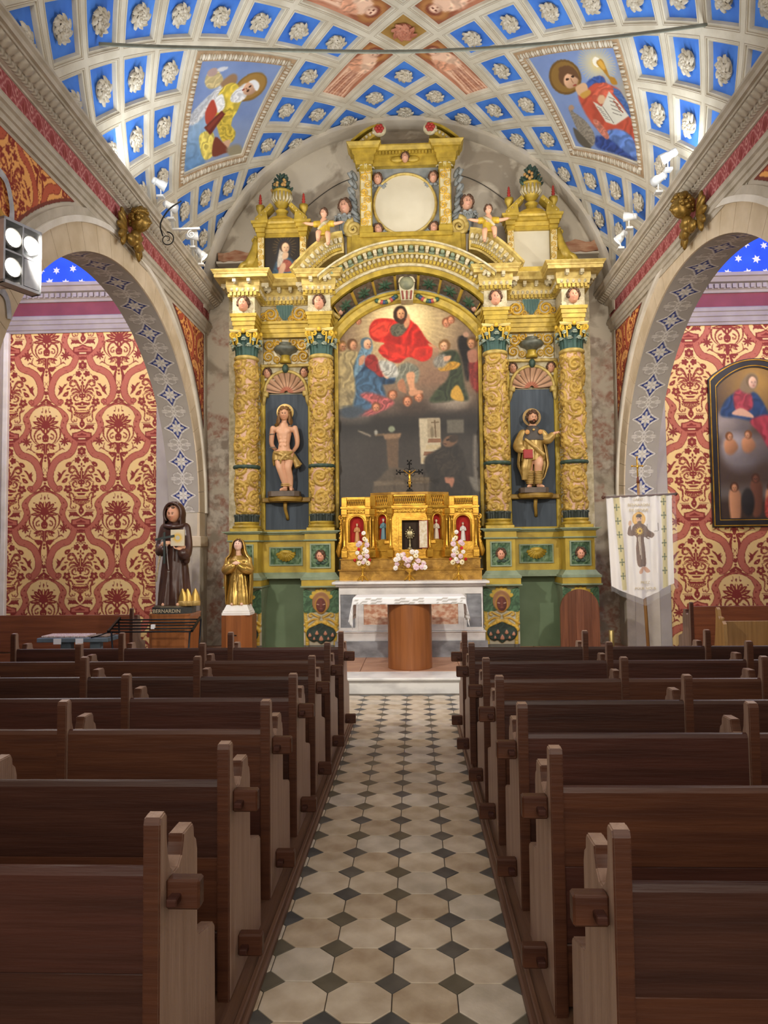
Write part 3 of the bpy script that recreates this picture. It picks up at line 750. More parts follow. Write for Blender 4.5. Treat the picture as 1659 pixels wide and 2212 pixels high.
    c.line([(1211, 163), (1217, 174)], 2.5, 'a87858', .5, False); c.ell(1220, 179, 5, 2, '9c4436', -.4, .4)
    return c
def bil(c, corners, U, V):
    """corners: pixel places of (0,0),(1,0),(0,1),(1,1)"""
    a, b_, d, e = [np.array(x, float) for x in corners]
    P = a*((1-U)*(1-V))[..., None]+b_*(U*(1-V))[..., None]+d*((1-U)*V)[..., None]+e*(U*V)[..., None]
    i = np.clip(((P[..., 0]-c.X[0, 0])*c.sc).round().astype(int), 0, c.nx-1)
    sy = (c.ny-1)/(c.Y[-1, 0]-c.Y[0, 0]); j = np.clip(((P[..., 1]-c.Y[0, 0])*sy).round().astype(int), 0, c.ny-1)
    return c.I[j, i]
for s, blk in pics:
    p0, p1, q0, q1 = blk
    G, U, V = panel_grid(p0, p1, q0, q1, .35, .03, 210, 210)
    Un, Vn = (U-.1167)/.7667, (V-.1167)/.7667
    if s < 0: I = bil(saint_left(), [(388, 378), (540, 340), (430, 118), (625, 128)], Un, Vn)
    else: I = bil(saint_right(), [(1112, 112), (1225, 325), (1330, 80), (1385, 350)], Un, Vn)
    sheet('saint_panel', G, I, m_sky, ceiling)
    rows = [loop(p0, p1, q0, q1, e, d, 16) for e, d in ((.128, -.004), (.145, -.009), (.325, -.009), (.338, .01))]; MB().add(np.concatenate(rows), [tuple(f) for f in quads(64, 4, True)]).build('frame_ground', mat('brown_ornament_ground', 'b39878', '9a7f60', .75, scale=8), ceiling)
    eg = MB(); n = 17
    for side in range(4):
        for t in (np.arange(n)+.5)/n:
            e = .235; w_ = 3-2*e
            for kind in (0, 1):
                tt = t if kind == 0 else t+.5/n
                p, q = [(p0+e+w_*tt, q0+e), (p1-e, q0+e+w_*tt), (p1-e-w_*tt, q1-e), (p0+e, q1-e-w_*tt)][side]
                c0 = vpq(p, q, -.014)
                k, m = p+q, p-q; F = np.array(vframe(k, m, 0))[:3, :3]
                ang = [PI/4, -PI/4, PI/4, -PI/4][side]; cr, sr = math.cos(ang), math.sin(ang)
                R2 = F@np.array([[cr, -sr, 0], [sr, cr, 0], [0, 0, 1]])
                if kind == 0: eg.ball(c0, (.022, .045, .022), 8, 5, M=R2)
                else: eg.ball(c0, (.007, .045, .014), 6, 4, M=R2)
    eg.build('egg_and_dart', m_ros, ceiling, True, kind='stuff')
# ================================================================== side chapels: damask end walls, moulded friezes, starry vaults
CY = 11.0
def damask():
    A0, B0, PV = 155., 775., 1445.
    BG, R, SA, DK = 'efc87e', '8a332b', 'bd6a54', '9c4a40'
    c = Canvas(128, 298, A0, 175, B0, 175+PV, BG)
    c.over(fbm((c.X)/240, c.Y/240, 2, 3), 'ecd095', .7)
    def rep(fn):
        for dy in (-PV, 0, PV): fn(dy)
    def sh(P, dy): return [(x, y+dy) for x, y in P]
    def ln(P, wd, col, sm=True): rep(lambda dy: c.line(sh(P, dy), wd, col, 0, sm))
    def pg(P, col, sm=True): rep(lambda dy: c.poly(sh(P, dy), col, 0, sm))
    def el(x, y, rx, ry, col, rot=0.): rep(lambda dy: c.ell(x, y+dy, rx, ry, col, rot))
    s1 = [(665, 10), (640, 110), (570, 215), (440, 265), (330, 345), (265, 470), (245, 600), (275, 715), (350, 795), (415, 800)]
    s2 = [(155, 835), (260, 845), (380, 905), (455, 985), (492, 1060), (470, 1130), (455, 1200), (480, 1290), (550, 1390), (660, 1462), (775, 1488), (890, 1462)]
    w1 = [90, 95, 98, 98, 98, 98, 98, 96, 90, 84]; w2 = [6, 20, 34, 70, 96, 92, 84, 84, 84, 80, 74, 70]
    ln(s2, [x+20 for x in w2], R); ln(s2, w2, SA)
    ln(s1, [x+22 for x in w1], R); ln(s1, w1, SA); el(408, 785, 52, 48, R); el(406, 785, 40, 36, SA); ln([(360, 830), (400, 800), (420, 770), (395, 755)], 9, R)
    for x, y, a in ((600, 190, .6), (500, 250, .4), (390, 330, .9), (315, 420, 1.1), (300, 520, 1.4), (300, 640, 1.8), (560, 150, .9)): # serrated inner leaf edge
        dx, dy_ = math.cos(a)*34, -math.sin(a)*34; pg([(x+18, y+10), (x-dx, y-dy_), (x-4, y+22)], R, False)
    for x, y in ((470, 1000), (450, 1110), (430, 1200), (470, 1320), (560, 1420)): pg([(x, y), (x+26, y+36), (x-4, y+44)], R, False)
    ln([(545, 1085), (520, 1110), (500, 1120)], 16, R)
    # palmette medallion on the left axis
    for k, (an, L, wd) in enumerate(((0, 150, 36), (27, 165, 36), (50, 180, 36), (73, 190, 34), (97, 195, 30))):
        a = math.radians(an); cx = 155+L*.62*math.sin(a); cy = 1190-L*.72*math.cos(a); el(cx, cy, wd, L*.55, R, a)
        if k: ln([(155+40*math.sin(a), 1190-40*math.cos(a)), (155+L*.95*math.sin(a), 1190-L*1.05*math.cos(a))], 8, BG, False)
    el(155, 1040, 9, 60, BG); el(155, 1190, 82, 46, R); pg([(155, 905), (170, 940), (155, 985), (140, 940)], R, False)
    ln([(210, 880), (205, 930), (222, 960)], 9, R); el(222, 955, 14, 16, R); el(335, 1025, 16, 9, R); el(365, 1110, 13, 9, R)
    el(155, 1280, 42, 58, R); el(155, 1275, 9, 30, BG); el(155, 1390, 60, 62, R); el(140, 1410, 7, 7, BG); el(170, 1410, 7, 7, BG)
    ln([(190, 1300), (240, 1240), (310, 1270), (345, 1350), (320, 1440), (270, 1490)], [30, 34, 30, 26, 22, 8], R); ln([(240, 1320), (290, 1350), (290, 1400), (250, 1405), (245, 1375)], 24, R)
    ln([(380, 1200), (410, 1290), (400, 1380), (350, 1450), (290, 1500)], [10, 26, 24, 14, 6], R); ln([(155, 1455), (210, 1440)], 9, R)
    pg([(155, 1490), (210, 1475), (290, 1490), (345, 1530), (290, 1545), (320, 1590), (250, 1575), (215, 1560), (225, 1630), (195, 1590), (180, 1640), (155, 1690)], R, False)
    for k in range(5): ln([(200+k*14, 1500+k*6), (190+k*22, 1570)], 6, BG, False)
    for k in range(8):
        a = k*PI/4; el(478+48*math.cos(a), 1450+48*math.sin(a), 36, 14, R, a)
    el(478, 1450, 30, 30, R)
    ln([(385, 1480), (405, 1560), (370, 1610), (300, 1640), (210, 1650)], 14, R); ln([(395, 1600), (440, 1565), (485, 1595)], [10, 26, 8], R); pg([(210, 1640), (320, 1650), (280, 1690), (200, 1680)], R)
    el(155, 275, 22, 22, R); el(155, 328, 19, 19, R)
    pg([(175, 205), (250, 250), (300, 235), (255, 280), (220, 270), (245, 340), (235, 420), (200, 480), (205, 400), (195, 320)], R)
    ln([(155, 480), (185, 440)], 7, R); ln([(155, 470), (190, 540)], 7, R); el(175, 560, 10, 16, R); pg([(130, 590), (155, 610), (180, 590), (190, 660), (155, 670), (120, 660)], R, False); el(155, 702, 22, 18, R)
    pg([(155, 725), (215, 760), (260, 800), (200, 800), (155, 770)], R); el(155, 775, 8, 8, BG); ln([(155, 800), (210, 810), (280, 850), (350, 880)], [30, 34, 24, 6], R)
    # bouquet and urn on the right axis
    for k in range(6):
        a = k*PI/3+.5; el(775+44*math.cos(a), 175+44*math.sin(a), 34, 30, R, a)
    el(775, 175, 40, 40, R); el(775, 175, 19, 19, BG); el(775, 175, 11, 11, R)
    for k in range(5):
        a = k*2*PI/5; el(705+32*math.cos(a), 320+32*math.sin(a), 26, 22, R, a)
    el(705, 320, 26, 26, R); ln([(775, 275), (720, 240), (690, 260)], 14, R); ln([(690, 320), (630, 330), (590, 390)], 12, R); pg([(590, 350), (520, 370), (500, 420), (545, 440), (590, 400)], R); el(548, 402, 9, 9, BG); el(775, 390, 18, 26, R); el(735, 425, 22, 16, R)
    pg([(775, 425), (800, 470), (790, 500), (815, 520), (800, 560), (820, 580), (790, 650), (760, 650), (730, 580), (750, 560), (735, 520), (760, 500), (752, 470)], R, False); ln([(775, 500), (775, 640)], 8, BG, False)
    ln([(745, 620), (700, 520), (640, 440), (580, 450), (570, 510), (620, 530), (660, 500)], [18, 40, 52, 46, 38, 28, 14], R); ln([(600, 480), (640, 470), (680, 500)], 8, BG)
    ln([(745, 640), (680, 580), (610, 580), (580, 630)], [16, 46, 42, 10], R); ln([(740, 655), (680, 625), (620, 640), (590, 665)], [12, 34, 24, 6], R); ln([(730, 600), (680, 560), (620, 560)], 6, BG)
    el(775, 690, 62, 44, R); el(752, 690, 8, 8, BG); el(798, 690, 8, 8, BG); ln([(720, 670), (640, 655), (600, 680), (565, 690), (585, 730)], 13, R)
    ln([(720, 770), (660, 770), (630, 720), (670, 680), (700, 710), (680, 735)], [14, 26, 32, 28, 24, 10], R); el(775, 750, 22, 18, R)
    for k in range(5):
        a = k*2*PI/5+.3; el(547+42*math.cos(a), 800+42*math.sin(a), 34, 28, R, a)
    el(547, 800, 36, 36, R); el(547, 800, 18, 18, BG); el(547, 800, 10, 10, R)
    pg([(525, 475), (470, 490), (430, 545), (375, 505), (385, 560), (355, 540), (385, 600), (345, 690), (375, 670), (430, 620), (455, 560)], R, False)
    pg([(540, 610), (470, 640), (440, 690), (490, 700), (530, 670)], R); el(495, 665, 8, 8, BG); el(530, 570, 36, 14, R, -.2)
    pg([(775, 785), (815, 800), (880, 815), (870, 845), (820, 850), (775, 855), (730, 850), (680, 845), (650, 830), (670, 815), (735, 800)], R); el(775, 835, 12, 14, BG); pg([(690, 870), (860, 870), (825, 905), (725, 905)], R, False)
    ln([(660, 800), (650, 830), (690, 850)], 14, R); ln([(690, 925), (650, 930), (635, 890), (590, 865), (575, 910), (600, 960), (600, 1060)], [14, 26, 24, 34, 30, 26, 20], R); ln([(520, 905), (550, 930), (600, 960)], [8, 26, 26], R)
    el(775, 965, 140, 34, R); el(775, 955, 110, 12, BG); pg([(625, 985), (925, 985), (915, 1020), (860, 1050), (690, 1050), (635, 1020)], R, False)
    for k in range(5): ln([(655+k*28, 1000), (675+k*25, 1040)], 7, BG, False)
    pg([(710, 1055), (840, 1055), (800, 1085), (750, 1085)], R, False); el(775, 1105, 22, 26, R); el(775, 1165, 46, 56, R); pg([(740, 1190), (810, 1190), (775, 1240)], R, False); el(775, 1165, 9, 13, BG)
    ln([(600, 1050), (590, 1090), (620, 1130), (650, 1110), (630, 1095)], 20, R); ln([(690, 1075), (680, 1110), (660, 1130)], 18, R)
    ln([(545, 1158), (700, 1158)], 9, R, False); pg([(565, 1178), (690, 1178), (735, 1235), (775, 1265), (720, 1255), (665, 1248), (650, 1262), (640, 1245), (590, 1250), (575, 1275), (565, 1245), (585, 1210)], R, False)
    for k in range(3): el(610+k*30, 1192, 5, 5, BG)
    pg([(610, 1310), (700, 1295), (775, 1262), (850, 1295), (940, 1310), (945, 1395), (870, 1450), (680, 1450), (605, 1395)], R, False); pg([(632, 1330), (710, 1312), (775, 1285), (840, 1312), (918, 1330), (922, 1385), (632, 1385)], SA, False)
    pg([(690, 1345), (740, 1335), (775, 1310), (810, 1335), (860, 1345), (850, 1362), (700, 1362)], R, False); pg([(690, 1382), (860, 1382), (860, 1440), (690, 1440)], R, False); pg([(715, 1400), (835, 1400), (835, 1424), (715, 1424)], 'ecd095', False)
    el(775, 1495, 70, 24, R)
    return c.I
DAM = damask(); DH, DW = DAM.shape[:2]
PX, PZ = 1.142, 1.34           # repeat of the pattern in metres
def dam_sample(u, v):
    """u in metres from a palmette axis, v in metres below the flower row"""
    a = np.abs((u/PX+.5) % 1-.5)*2; i = np.clip((a*(DW-1)).round().astype(int), 0, DW-1)
    j = np.clip((((v/PZ) % 1)*(DH-1)).round().astype(int), 0, DH-1); return DAM[j, i]
m_dam = vmat('damask_wall', .75, var=.06, vscale=1.2)
m_starblue = mat('starry_blue', '2b55d6', '3b6cf0', .75, scale=1.5)
m_star = mat('white_star', 'f4f2ec', None, .7)
m_chwall = mat('lilac_plaster', 'b3aaa2', 'a39a92', .8, scale=2)
m_redband = mat('dull_red_band', '86424e', '783a46', .75, scale=3)
def star_mesh():
    P = []
    for k in range(12):
        r = .062 if k % 2 == 0 else .03; a = PI*k/6+PI/2; P.append((r*math.cos(a), r*math.sin(a)))
    return MB().prism(P, -.006, 0, 'Y').mesh('star', m_star)
STAR = star_mesh()
def chapel(name, xi, xo, uaxis, vflower, sgn, zs, nm_side, nm_vault):
    """xi: face of the nave wall on the chapel side, xo: outer wall"""
    x0, x1 = min(xi, xo), max(xi, xo)
    end = struct(MB().box(x0, x1, CY, CY+.3, 0, zs+.05).build(name, m_chwall))
    cell = .0085; nx = int((x1-x0)/cell); nz = int((5.05-.15)/cell)
    xx = np.linspace(x0+.01, x1-.01, nx); zz = np.linspace(zs-.72, .12, nz)
    P = np.empty((nz, nx, 3)); P[..., 0] = xx; P[..., 1] = CY-.006; P[..., 2] = zz[:, None]
    XX, ZZ = np.meshgrid(xx, zz); sheet('damask', P, dam_sample(XX-uaxis, vflower-ZZ), m_dam, end)
    # frieze mouldings above the damask
    def run(prof, nm, m): MB().prism([(CY-p, zs+z) for p, z in prof], x0, x1, 'X').build(nm, m, end)
    run([(0, -.72), (.03, -.72), (.03, -.68), (.045, -.67), (.045, -.60), (.06, -.59), (.06, -.53), (.075, -.52), (.075, -.47), (.05, -.45), (0, -.45)], 'architrave', m_mauve)
    run([(0, -.45), (.02, -.45), (.02, -.24), (0, -.24)], 'red_frieze', m_redband)
    run([(0, -.24), (.05, -.24), (.06, -.2), (.08, -.19), (.08, -.11), (.14, -.10), (.17, -.04), (.2, -.03), (.2, .02), (0, .02)], 'cornice', m_mauve)
    dn = MB(); x = x0+.05
    while x < x1-.05: dn.box(x, x+.055, CY-.115, CY-.07, zs-.185, zs-.12); x += .088
    dn.build('dentil_row', m_mauve, end, kind='stuff')
    struct(MB().box(xo, xo+sgn*.3, YB, CY+.3, 0, zs+.05).build(nm_side, m_chwall))
    # blue vault with stars
    r = (x1-x0)/2; cx = (x0+x1)/2; t = np.linspace(0, PI, 25)
    G = np.stack([np.stack([cx+r*np.cos(t), np.full(25, y), zs+r*np.sin(t)], -1) for y in np.linspace(YB, CY+.1, 9)])
    v = struct(link(nm_vault, to_mesh(nm_vault, G.reshape(-1, 3), quads(25, 9), m_starblue, True)))
    MB().prism([(cx+r*math.cos(a), zs+r*math.sin(a)) for a in t], CY+.02, CY+.1, 'Y').build('lunette', m_starblue, v)
    rg = random.Random(5); sp = .27; i = 0
    z = zs+.1
    while z < zs+r-.08:
        x = x0+.12+(i % 2)*sp/2
        while x < x1-.1:
            if math.hypot(x-cx, z-zs) < r-.07: link('star', STAR, v, TR(x+rg.uniform(-.02, .02), CY+.019, z+rg.uniform(-.02, .02), 0, rg.uniform(.9, 1.1), 0, rg.uniform(-.3, .3)))
            x += sp
        z += sp*.75; i += 1
    for a in np.arange(.16, PI-.1, .22):
        for y in np.arange(7.2, CY-.05, .42):
            yy = y+(.21 if int(round(a/.22)) % 2 else 0)
            M = Matrix.Translation((cx+(r-.004)*math.cos(a), yy, zs+(r-.004)*math.sin(a))) @ Matrix.Rotation(PI/2-a, 4, 'Y').inverted() @ Matrix.Rotation(-PI/2, 4, 'X')
            link('star', STAR, v, M)
    return end
chap_l = chapel('wall_1', WL-WT, -6.32, -5.667, 3.19+PZ, -1, 5.76, 'wall_2', 'ceiling_chapel_left')
chap_r = chapel('wall_3', WR+WT, 6.2, 4.72, 3.17+PZ, 1, 5.64, 'wall_4', 'ceiling_chapel_right')
# white corner strips of the chapels
struct(MB().box(-6.32, -6.24, CY-.08, CY, 0, 5.05, .01).build('trim_4', m_white))
struct(MB().box(WL-WT-.2, WL-WT, CY-.05, CY, 0, 5.05, .01).build('trim_5', m_chwall))
struct(MB().box(WR+WT, WR+WT+.17, CY-.05, CY, 0, 4.95, .01).build('trim_6', m_chwall))

# ---- damask and cartouche in the spandrels of the nave walls
def spandrel(parent, xf, sgn, ylo, yhi, edge, dz):
    cell = .012; yy = np.arange(ylo, yhi, cell); zz = np.arange(2.4, 5.04+dz, cell)
    Y, Z = np.meshgrid(yy, zz); d = np.sqrt(((Y-ACY)/(AA+edge))**2+(np.maximum(Z-ASP, 0)/(AB+edge))**2)
    keep = (d > 1) & (Z > ASP+.1)
    P = np.stack([np.full(Y.shape, xf-sgn*.006), Y, Z], -1); I = dam_sample(Y*1.25+.3, (5-Z)*1.25)
    I = I*np.array([1.02, .86, .74])
    bd = (d < 1+.035/AA) | (Z > 5.02+dz) | (Y > yhi-.035); I[bd] = hexc('7d3a2e')
    F = quads(len(yy), len(zz)); F = F[keep.ravel()[F].all(1)]
    link('damask_spandrel', to_mesh('damask_spandrel', P.reshape(-1, 3), F, m_dam, False, I.reshape(-1, 3)), parent)
spandrel(wall_l, WL, -1, 9.2, 11.2, .53, 0.); spandrel(wall_l, WL, -1, 3.6, 7.6, .44, 0.)
spandrel(wall_r, WR, 1, 9.2, 11.2, .53, -.1); spandrel(wall_r, WR, 1, 3.6, 7.0, .44, -.1)
# cream border of the far spandrels
for par, xf, sgn, dz in ((wall_l, WL, -1, 0.), (wall_r, WR, 1, -.1)):
    Q = []
    MB().box(xf-sgn*.014, xf+sgn*.01, 11.2, 11.26, 2.5, 5.05+dz).build('spandrel_border', m_grey, par)
# blue oval cartouche with gold rim and ribbon, on the spandrel near the left edge
ct = MB(); oy, oz = 5.43, 4.02
t = np.linspace(0, 2*PI, 41)[:-1]
ct.ball((WL+.01, oy, oz), (.02, .21, .27), 24, 12)
ovl = ct.build('cartouche', mat('periwinkle_oval', '6f78ad', '7f88bc', .7, scale=4), wall_l, True)
MB().tube([(WL+.015, oy+.235*math.cos(a), oz+.30*math.sin(a)) for a in t], .035, 8, closed=True).build('cartouche_rim', mat('ochre_rim', 'd3a550', 'b98a3c', .6), ovl, True)
m_rib2 = mat('grey_ribbon', 'c9c9cc', '9a9aa2', .7, scale=9)
def ribbon(P, w_, nm):
    Q = spline(P, 6, False); b = MB(); T = np.gradient(Q, axis=0); T /= np.linalg.norm(T, axis=1)[:, None]
    N2 = np.cross(T, np.array([1., 0, 0])); G = np.stack([Q-N2*w_, Q, Q+N2*w_], 1); G[:, 1, 0] += .012; b.grid(G)
    b.build(nm, m_rib2, ovl, True)
ribbon([(WL+.02, oy-.02, oz+.62), (WL+.03, oy+.16, oz+.58), (WL+.03, oy+.25, oz+.38), (WL+.03, oy+.22, oz+.2), (WL+.03, oy+.3, oz+.16), (WL+.03, oy+.36, oz+.22), (WL+.02, oy+.38, oz+.12)], .035, 'ribbon')
ribbon([(WL+.02, oy-.05, oz-.42), (WL+.03, oy+.08, oz-.33), (WL+.03, oy+.2, oz-.37), (WL+.03, oy+.24, oz-.52)], .035, 'ribbon')
# ================================================================== carved altarpiece behind the altar
AX = -.06
m_gold = mat('painted_gold', 'c0a23c', '9c822c', .42, .2, scale=9, detail=5, bump=.1, bscale=35, spec=.5)
m_gold2 = mat('pale_gold', 'cdb568', 'a88d4a', .45, .12, scale=12, bump=.1, bscale=40)
m_yel = mat('yellow_paint', 'c2a63c', 'ab9034', .5, .05, scale=6, bump=.08, bscale=20)
m_cream = mat('cream_carving', 'cdc1a0', 'a89a76', .6, scale=14, bump=.15, bscale=45)
m_sage = mat('sage_green_paint', '8f9c80', '7c8a6e', .55, scale=6)
m_gpan = mat('green_wall_paint', '6f8263', '647758', .6, scale=3)
m_dgreen = mat('dark_green_leaf', '2f4238', '42574a', .5, scale=14)
m_teal = mat('teal_leaf', '476b64', '5f857a', .5, scale=12)
m_niche = mat('slate_blue_board', '3d4650', '4c5661', .65, scale=2.5, stretch=(6, 1, .5))
m_rv = vmat('carved_and_painted', .5, .12, var=.14, vscale=9)
m_grey2 = mat('grey_cloud_paint', '8f9290', '767a78', .6, scale=8)
m_skinv = vmat('painted_wood_skin', .45, var=.04)
m_hair = mat('brown_hair', '4c3322', '5f4330', .6, scale=20)
RT = empty('altarpiece', (AX, 11.0, .17), label='tall carved altarpiece with twisted gilded columns and arched canvas behind the altar', cat='altarpiece')
RM = Matrix.Translation((0, -11.0, -.17))
def R(b, name, m, smooth=False, vc=False, parent=None, kind=None, auto=None):
    o = b.build(name, m, parent or RT, smooth, vc, RM if parent is None else None, kind)
    if auto: autosmooth(o.data, auto)
    return o
def stack(b, cx, hw, yf, yb, lv, col=None, side=True):
    """solid with rectangular plan; lv = [(z, offset)] grows front and sides"""
    V = []
    for z, o in lv:
        so = o if side else 0
        V += [(cx-hw-so, yf-o, z), (cx+hw+so, yf-o, z), (cx+hw+so, yb, z), (cx-hw-so, yb, z)]
    n = len(lv); F = [(3, 2, 1, 0), (4*n-4, 4*n-3, 4*n-2, 4*n-1)]
    for k in range(n-1):
        for i in range(4): F.append((4*k+i, 4*k+(i+1) % 4, 4*k+4+(i+1) % 4, 4*k+4+i))
    return b.add(V, F, col)

# ---- heads: one sculpted head, reused by cherubs and statues (height 1, looking toward -Y)
def head_arrays(skin=(.86, .62, .5), lip=(.72, .30, .26), iris=(.22, .14, .10), beard=None, brow=(.30, .20, .13), n=56, nz=44, lid=0.):
    t = np.linspace(0.02, PI-.02, nz); a = np.linspace(0, 2*PI, n, endpoint=False)-PI/2
    T, A = np.meshgrid(t, a, indexing='ij'); d = np.stack([np.sin(T)*np.cos(A), np.sin(T)*np.sin(A), np.cos(T)], -1)
    P = d*np.array([.365, .43, .5]); x, z = d[..., 0], d[..., 2]; fr = np.clip(-d[..., 1], 0, 1)
    def G(cx, cz, sx, sz): return np.exp(-((x-cx)/sx)**2-((z-cz)/sz)**2)*fr**.5
    low = np.clip(-z-.1, 0, 1)
    P[..., 0] *= 1-.32*low*fr; P[..., 1] += .10*np.clip(-z-.35, 0, 1)*(1-fr)
    P[..., 1] -= .115*G(0, -.19, .10, .12)+.06*G(0, .02, .07, .17)          # nose
    P[..., 1] += .055*(G(.27, .07, .15, .09)+G(-.27, .07, .15, .09))         # eye hollows
    P[..., 1] -= .022*(G(.27, .05, .09, .055)+G(-.27, .05, .09, .055))       # lids
    P[..., 1] -= .02*G(0, .24, .4, .08)
    P[..., 1] -= .035*(G(.32, -.25, .17, .17)+G(-.32, -.25, .17, .17))       # cheeks
    P[..., 1] -= .035*G(0, -.47, .14, .05)+.03*G(0, -.56, .13, .04); P[..., 1] += .025*G(0, -.515, .16, .018)
    P[..., 1] -= .06*G(0, -.78, .22, .12)                                     # chin
    C = np.empty(P.shape); C[:] = skin
    def pc(m, c): C[:] = C+(np.clip(m, 0, 1))[..., None]*(np.array(c)-C)
    pc(.35*(G(.36, -.28, .16, .14)+G(-.36, -.28, .16, .14)), (.82, .42, .36))
    for sx in (-1, 1):
        e = G(sx*.29, .04, .16, .085); pc((e > .45)*1., (.95, .93, .9)); pc((G(sx*.285, .04, .075, .085) > .45)*1., iris)
        pc((G(sx*.29, .125, .2, .03) > .5)*.85, (.32, .18, .13)); pc((G(sx*.31, .27, .22, .045) > .5)*.85, brow)
    pc((G(0, -.515, .34, .06) > .5)*1., lip)
    if beard is not None:
        bm_ = ((z < -.42) & (fr > .05) & ~((np.abs(x) < .15) & (z > -.6) & (z < -.46)) | ((np.abs(z+.36) < .05) & (np.abs(x) < .26) & (fr > .5)))
        pc(bm_*1., beard); P[..., 1] -= .05*np.clip(-z-.5, 0, 1)*fr*2; P[..., 2] -= .12*np.clip(-z-.6, 0, 1)*fr*2
    return P, C
def head_mb(**k):
    P, C = head_arrays(**k); nz, n = P.shape[:2]; b = MB()
    V = P.reshape(-1, 3); F = [tuple(f) for f in quads(n, nz, True)]+[tuple(range(n)), tuple((nz-1)*n+i for i in range(n-1, -1, -1))]
    return b.add(V, F, C.reshape(-1, 3))
def hair_mb(seed, style='curls', n=85):
    rg = random.Random(seed); b = MB()
    for k in range(n):
        z = rg.uniform(-.35, 1.); a = rg.uniform(0, 2*PI); r = math.sqrt(max(0, 1-z*z*.92)); dx, dy = r*math.cos(a), r*math.sin(a)
        if dy < -.45 and z < .5: continue
        if dy < -.2 and z < -.3: continue
        if style == 'smooth' and dy < -.1 and z < .45: continue
        s = rg.uniform(.095, .145); b.ball((dx*.40, dy*.43+.02, z*.50+.03), (s, s, s*rg.uniform(.8, 1.3)), 7, 5)
    if style == 'long':
        for sx in (-1, 1):
            for k in range(4): b.tube([(sx*(.33+.03*k), -.08+.14*k, .2), (sx*(.42+.02*k), -.1+.14*k, -.25), (sx*(.40+.06*k), -.1+.14*k, -.6), (sx*(.48+.02*k), -.12+.12*k, -.85)], [.1, .12, .1, .04], 7)
    return b
def wings_mb(col='d9d2c2', spread=1.):
    b = MB()
    for sx in (-1, 1):
        for k in range(5):
            a = math.radians(-65+k*30); L = .62-.05*abs(k-2); c = (sx*(.42+.16*math.cos(a))*spread, .16, -.38+.30*math.sin(a))
            M = np.array(Matrix.Rotation(-a if sx > 0 else a+PI, 3, 'Y')); b.ball(c, (L*.55, .07, .12), 10, 5, col, M)
        b.ball((sx*.22, .06, -.62), (.24, .10, .16), 9, 6, col)
    return b
face_a = head_mb().mesh('cherub_head', m_skinv, True, True)
face_b = head_mb(skin=(.80, .60, .49), lip=(.62, .28, .25)).mesh('cherub_head', m_skinv, True, True)
hair_a = hair_mb(3).mesh('hair', m_hair, True)
wing_w = wings_mb().mesh('wing', m_cream, True); wing_g = wings_mb().mesh('wing', m_dgreen, True); wing_grey = wings_mb().mesh('wing', m_grey2, True)
def cherub(x, y, z, s, wing=wing_w, face=face_a, rz=0., rx=0., hair=None, name='cherub_head', parent=None):
    o = link(name, face, parent or RT, RM @ TR(x, y, z, rz, s, rx) if parent is None else TR(x, y, z, rz, s, rx)); link('hair', hair or hair_a, o)
    if wing is not None: link('wing', wing, o)
    return o

# ---- relief panels: height field with colours, standing on a vertical plane
def relief(name, x0, x1, z0, z1, y, nx, nz, fn, parent=None, m=None, kind=None):
    X, Zz = np.meshgrid(np.linspace(x0, x1, nx), np.linspace(z0, z1, nz)); H, C = fn((X-x0)/(x1-x0), (Zz-z0)/(z1-z0), X, Zz)
    P = np.stack([X, y-H, Zz], -1)
    me = to_mesh(name, P.reshape(-1, 3), quads(nx, nz), m or m_rv, True, C.reshape(-1, 3)); return link(name, me, parent or RT, RM if parent is None else None, kind)
def spiral(X, Zz, cx, cz, r, chi=1, ph=0., turns=2.2):
    dx, dz = X-cx, Zz-cz; q = np.hypot(dx, dz)/r; a = np.arctan2(dz, dx)*chi
    w_ = .5+.5*np.cos(a+ph-2*PI*turns*q**.8*.5*2); fall = np.clip((1-q)*5, 0, 1)
    lob = 1+.18*np.cos(9*a)*(q > .6)
    return w_**.8*fall*lob, q
def scrollwork(centres, base=None, gold='d2a83a', amp=.03, thr=.38, extra=None):
    g0, g1 = np.array(hexc(gold)), np.array(hexc('a98528')); bs = np.array(hexc(base or 'd5c9ae'))
    def fn(u, v, X, Zz):
        H = np.zeros(X.shape)
        for cx, cz, r, chi, ph in centres:
            h, q = spiral(X, Zz, cx, cz, r, chi, ph); H = np.maximum(H, h)
        H = np.maximum(H, .55*np.clip(fbm(X*16, Zz*16, 3, 4)*2.4-1.15, 0, 1))
        n = fbm(X*9, Zz*9, 3, 7)[..., None]; gcol = g0*n+g1*(1-n)
        C = np.where((H > thr)[..., None], gcol*1.05, bs)
        Hh = amp*np.clip((H-.2)*1.4, 0, 1)
        if extra: Hh, C = extra(Hh, C, X, Zz)
        return Hh, C
    return fn

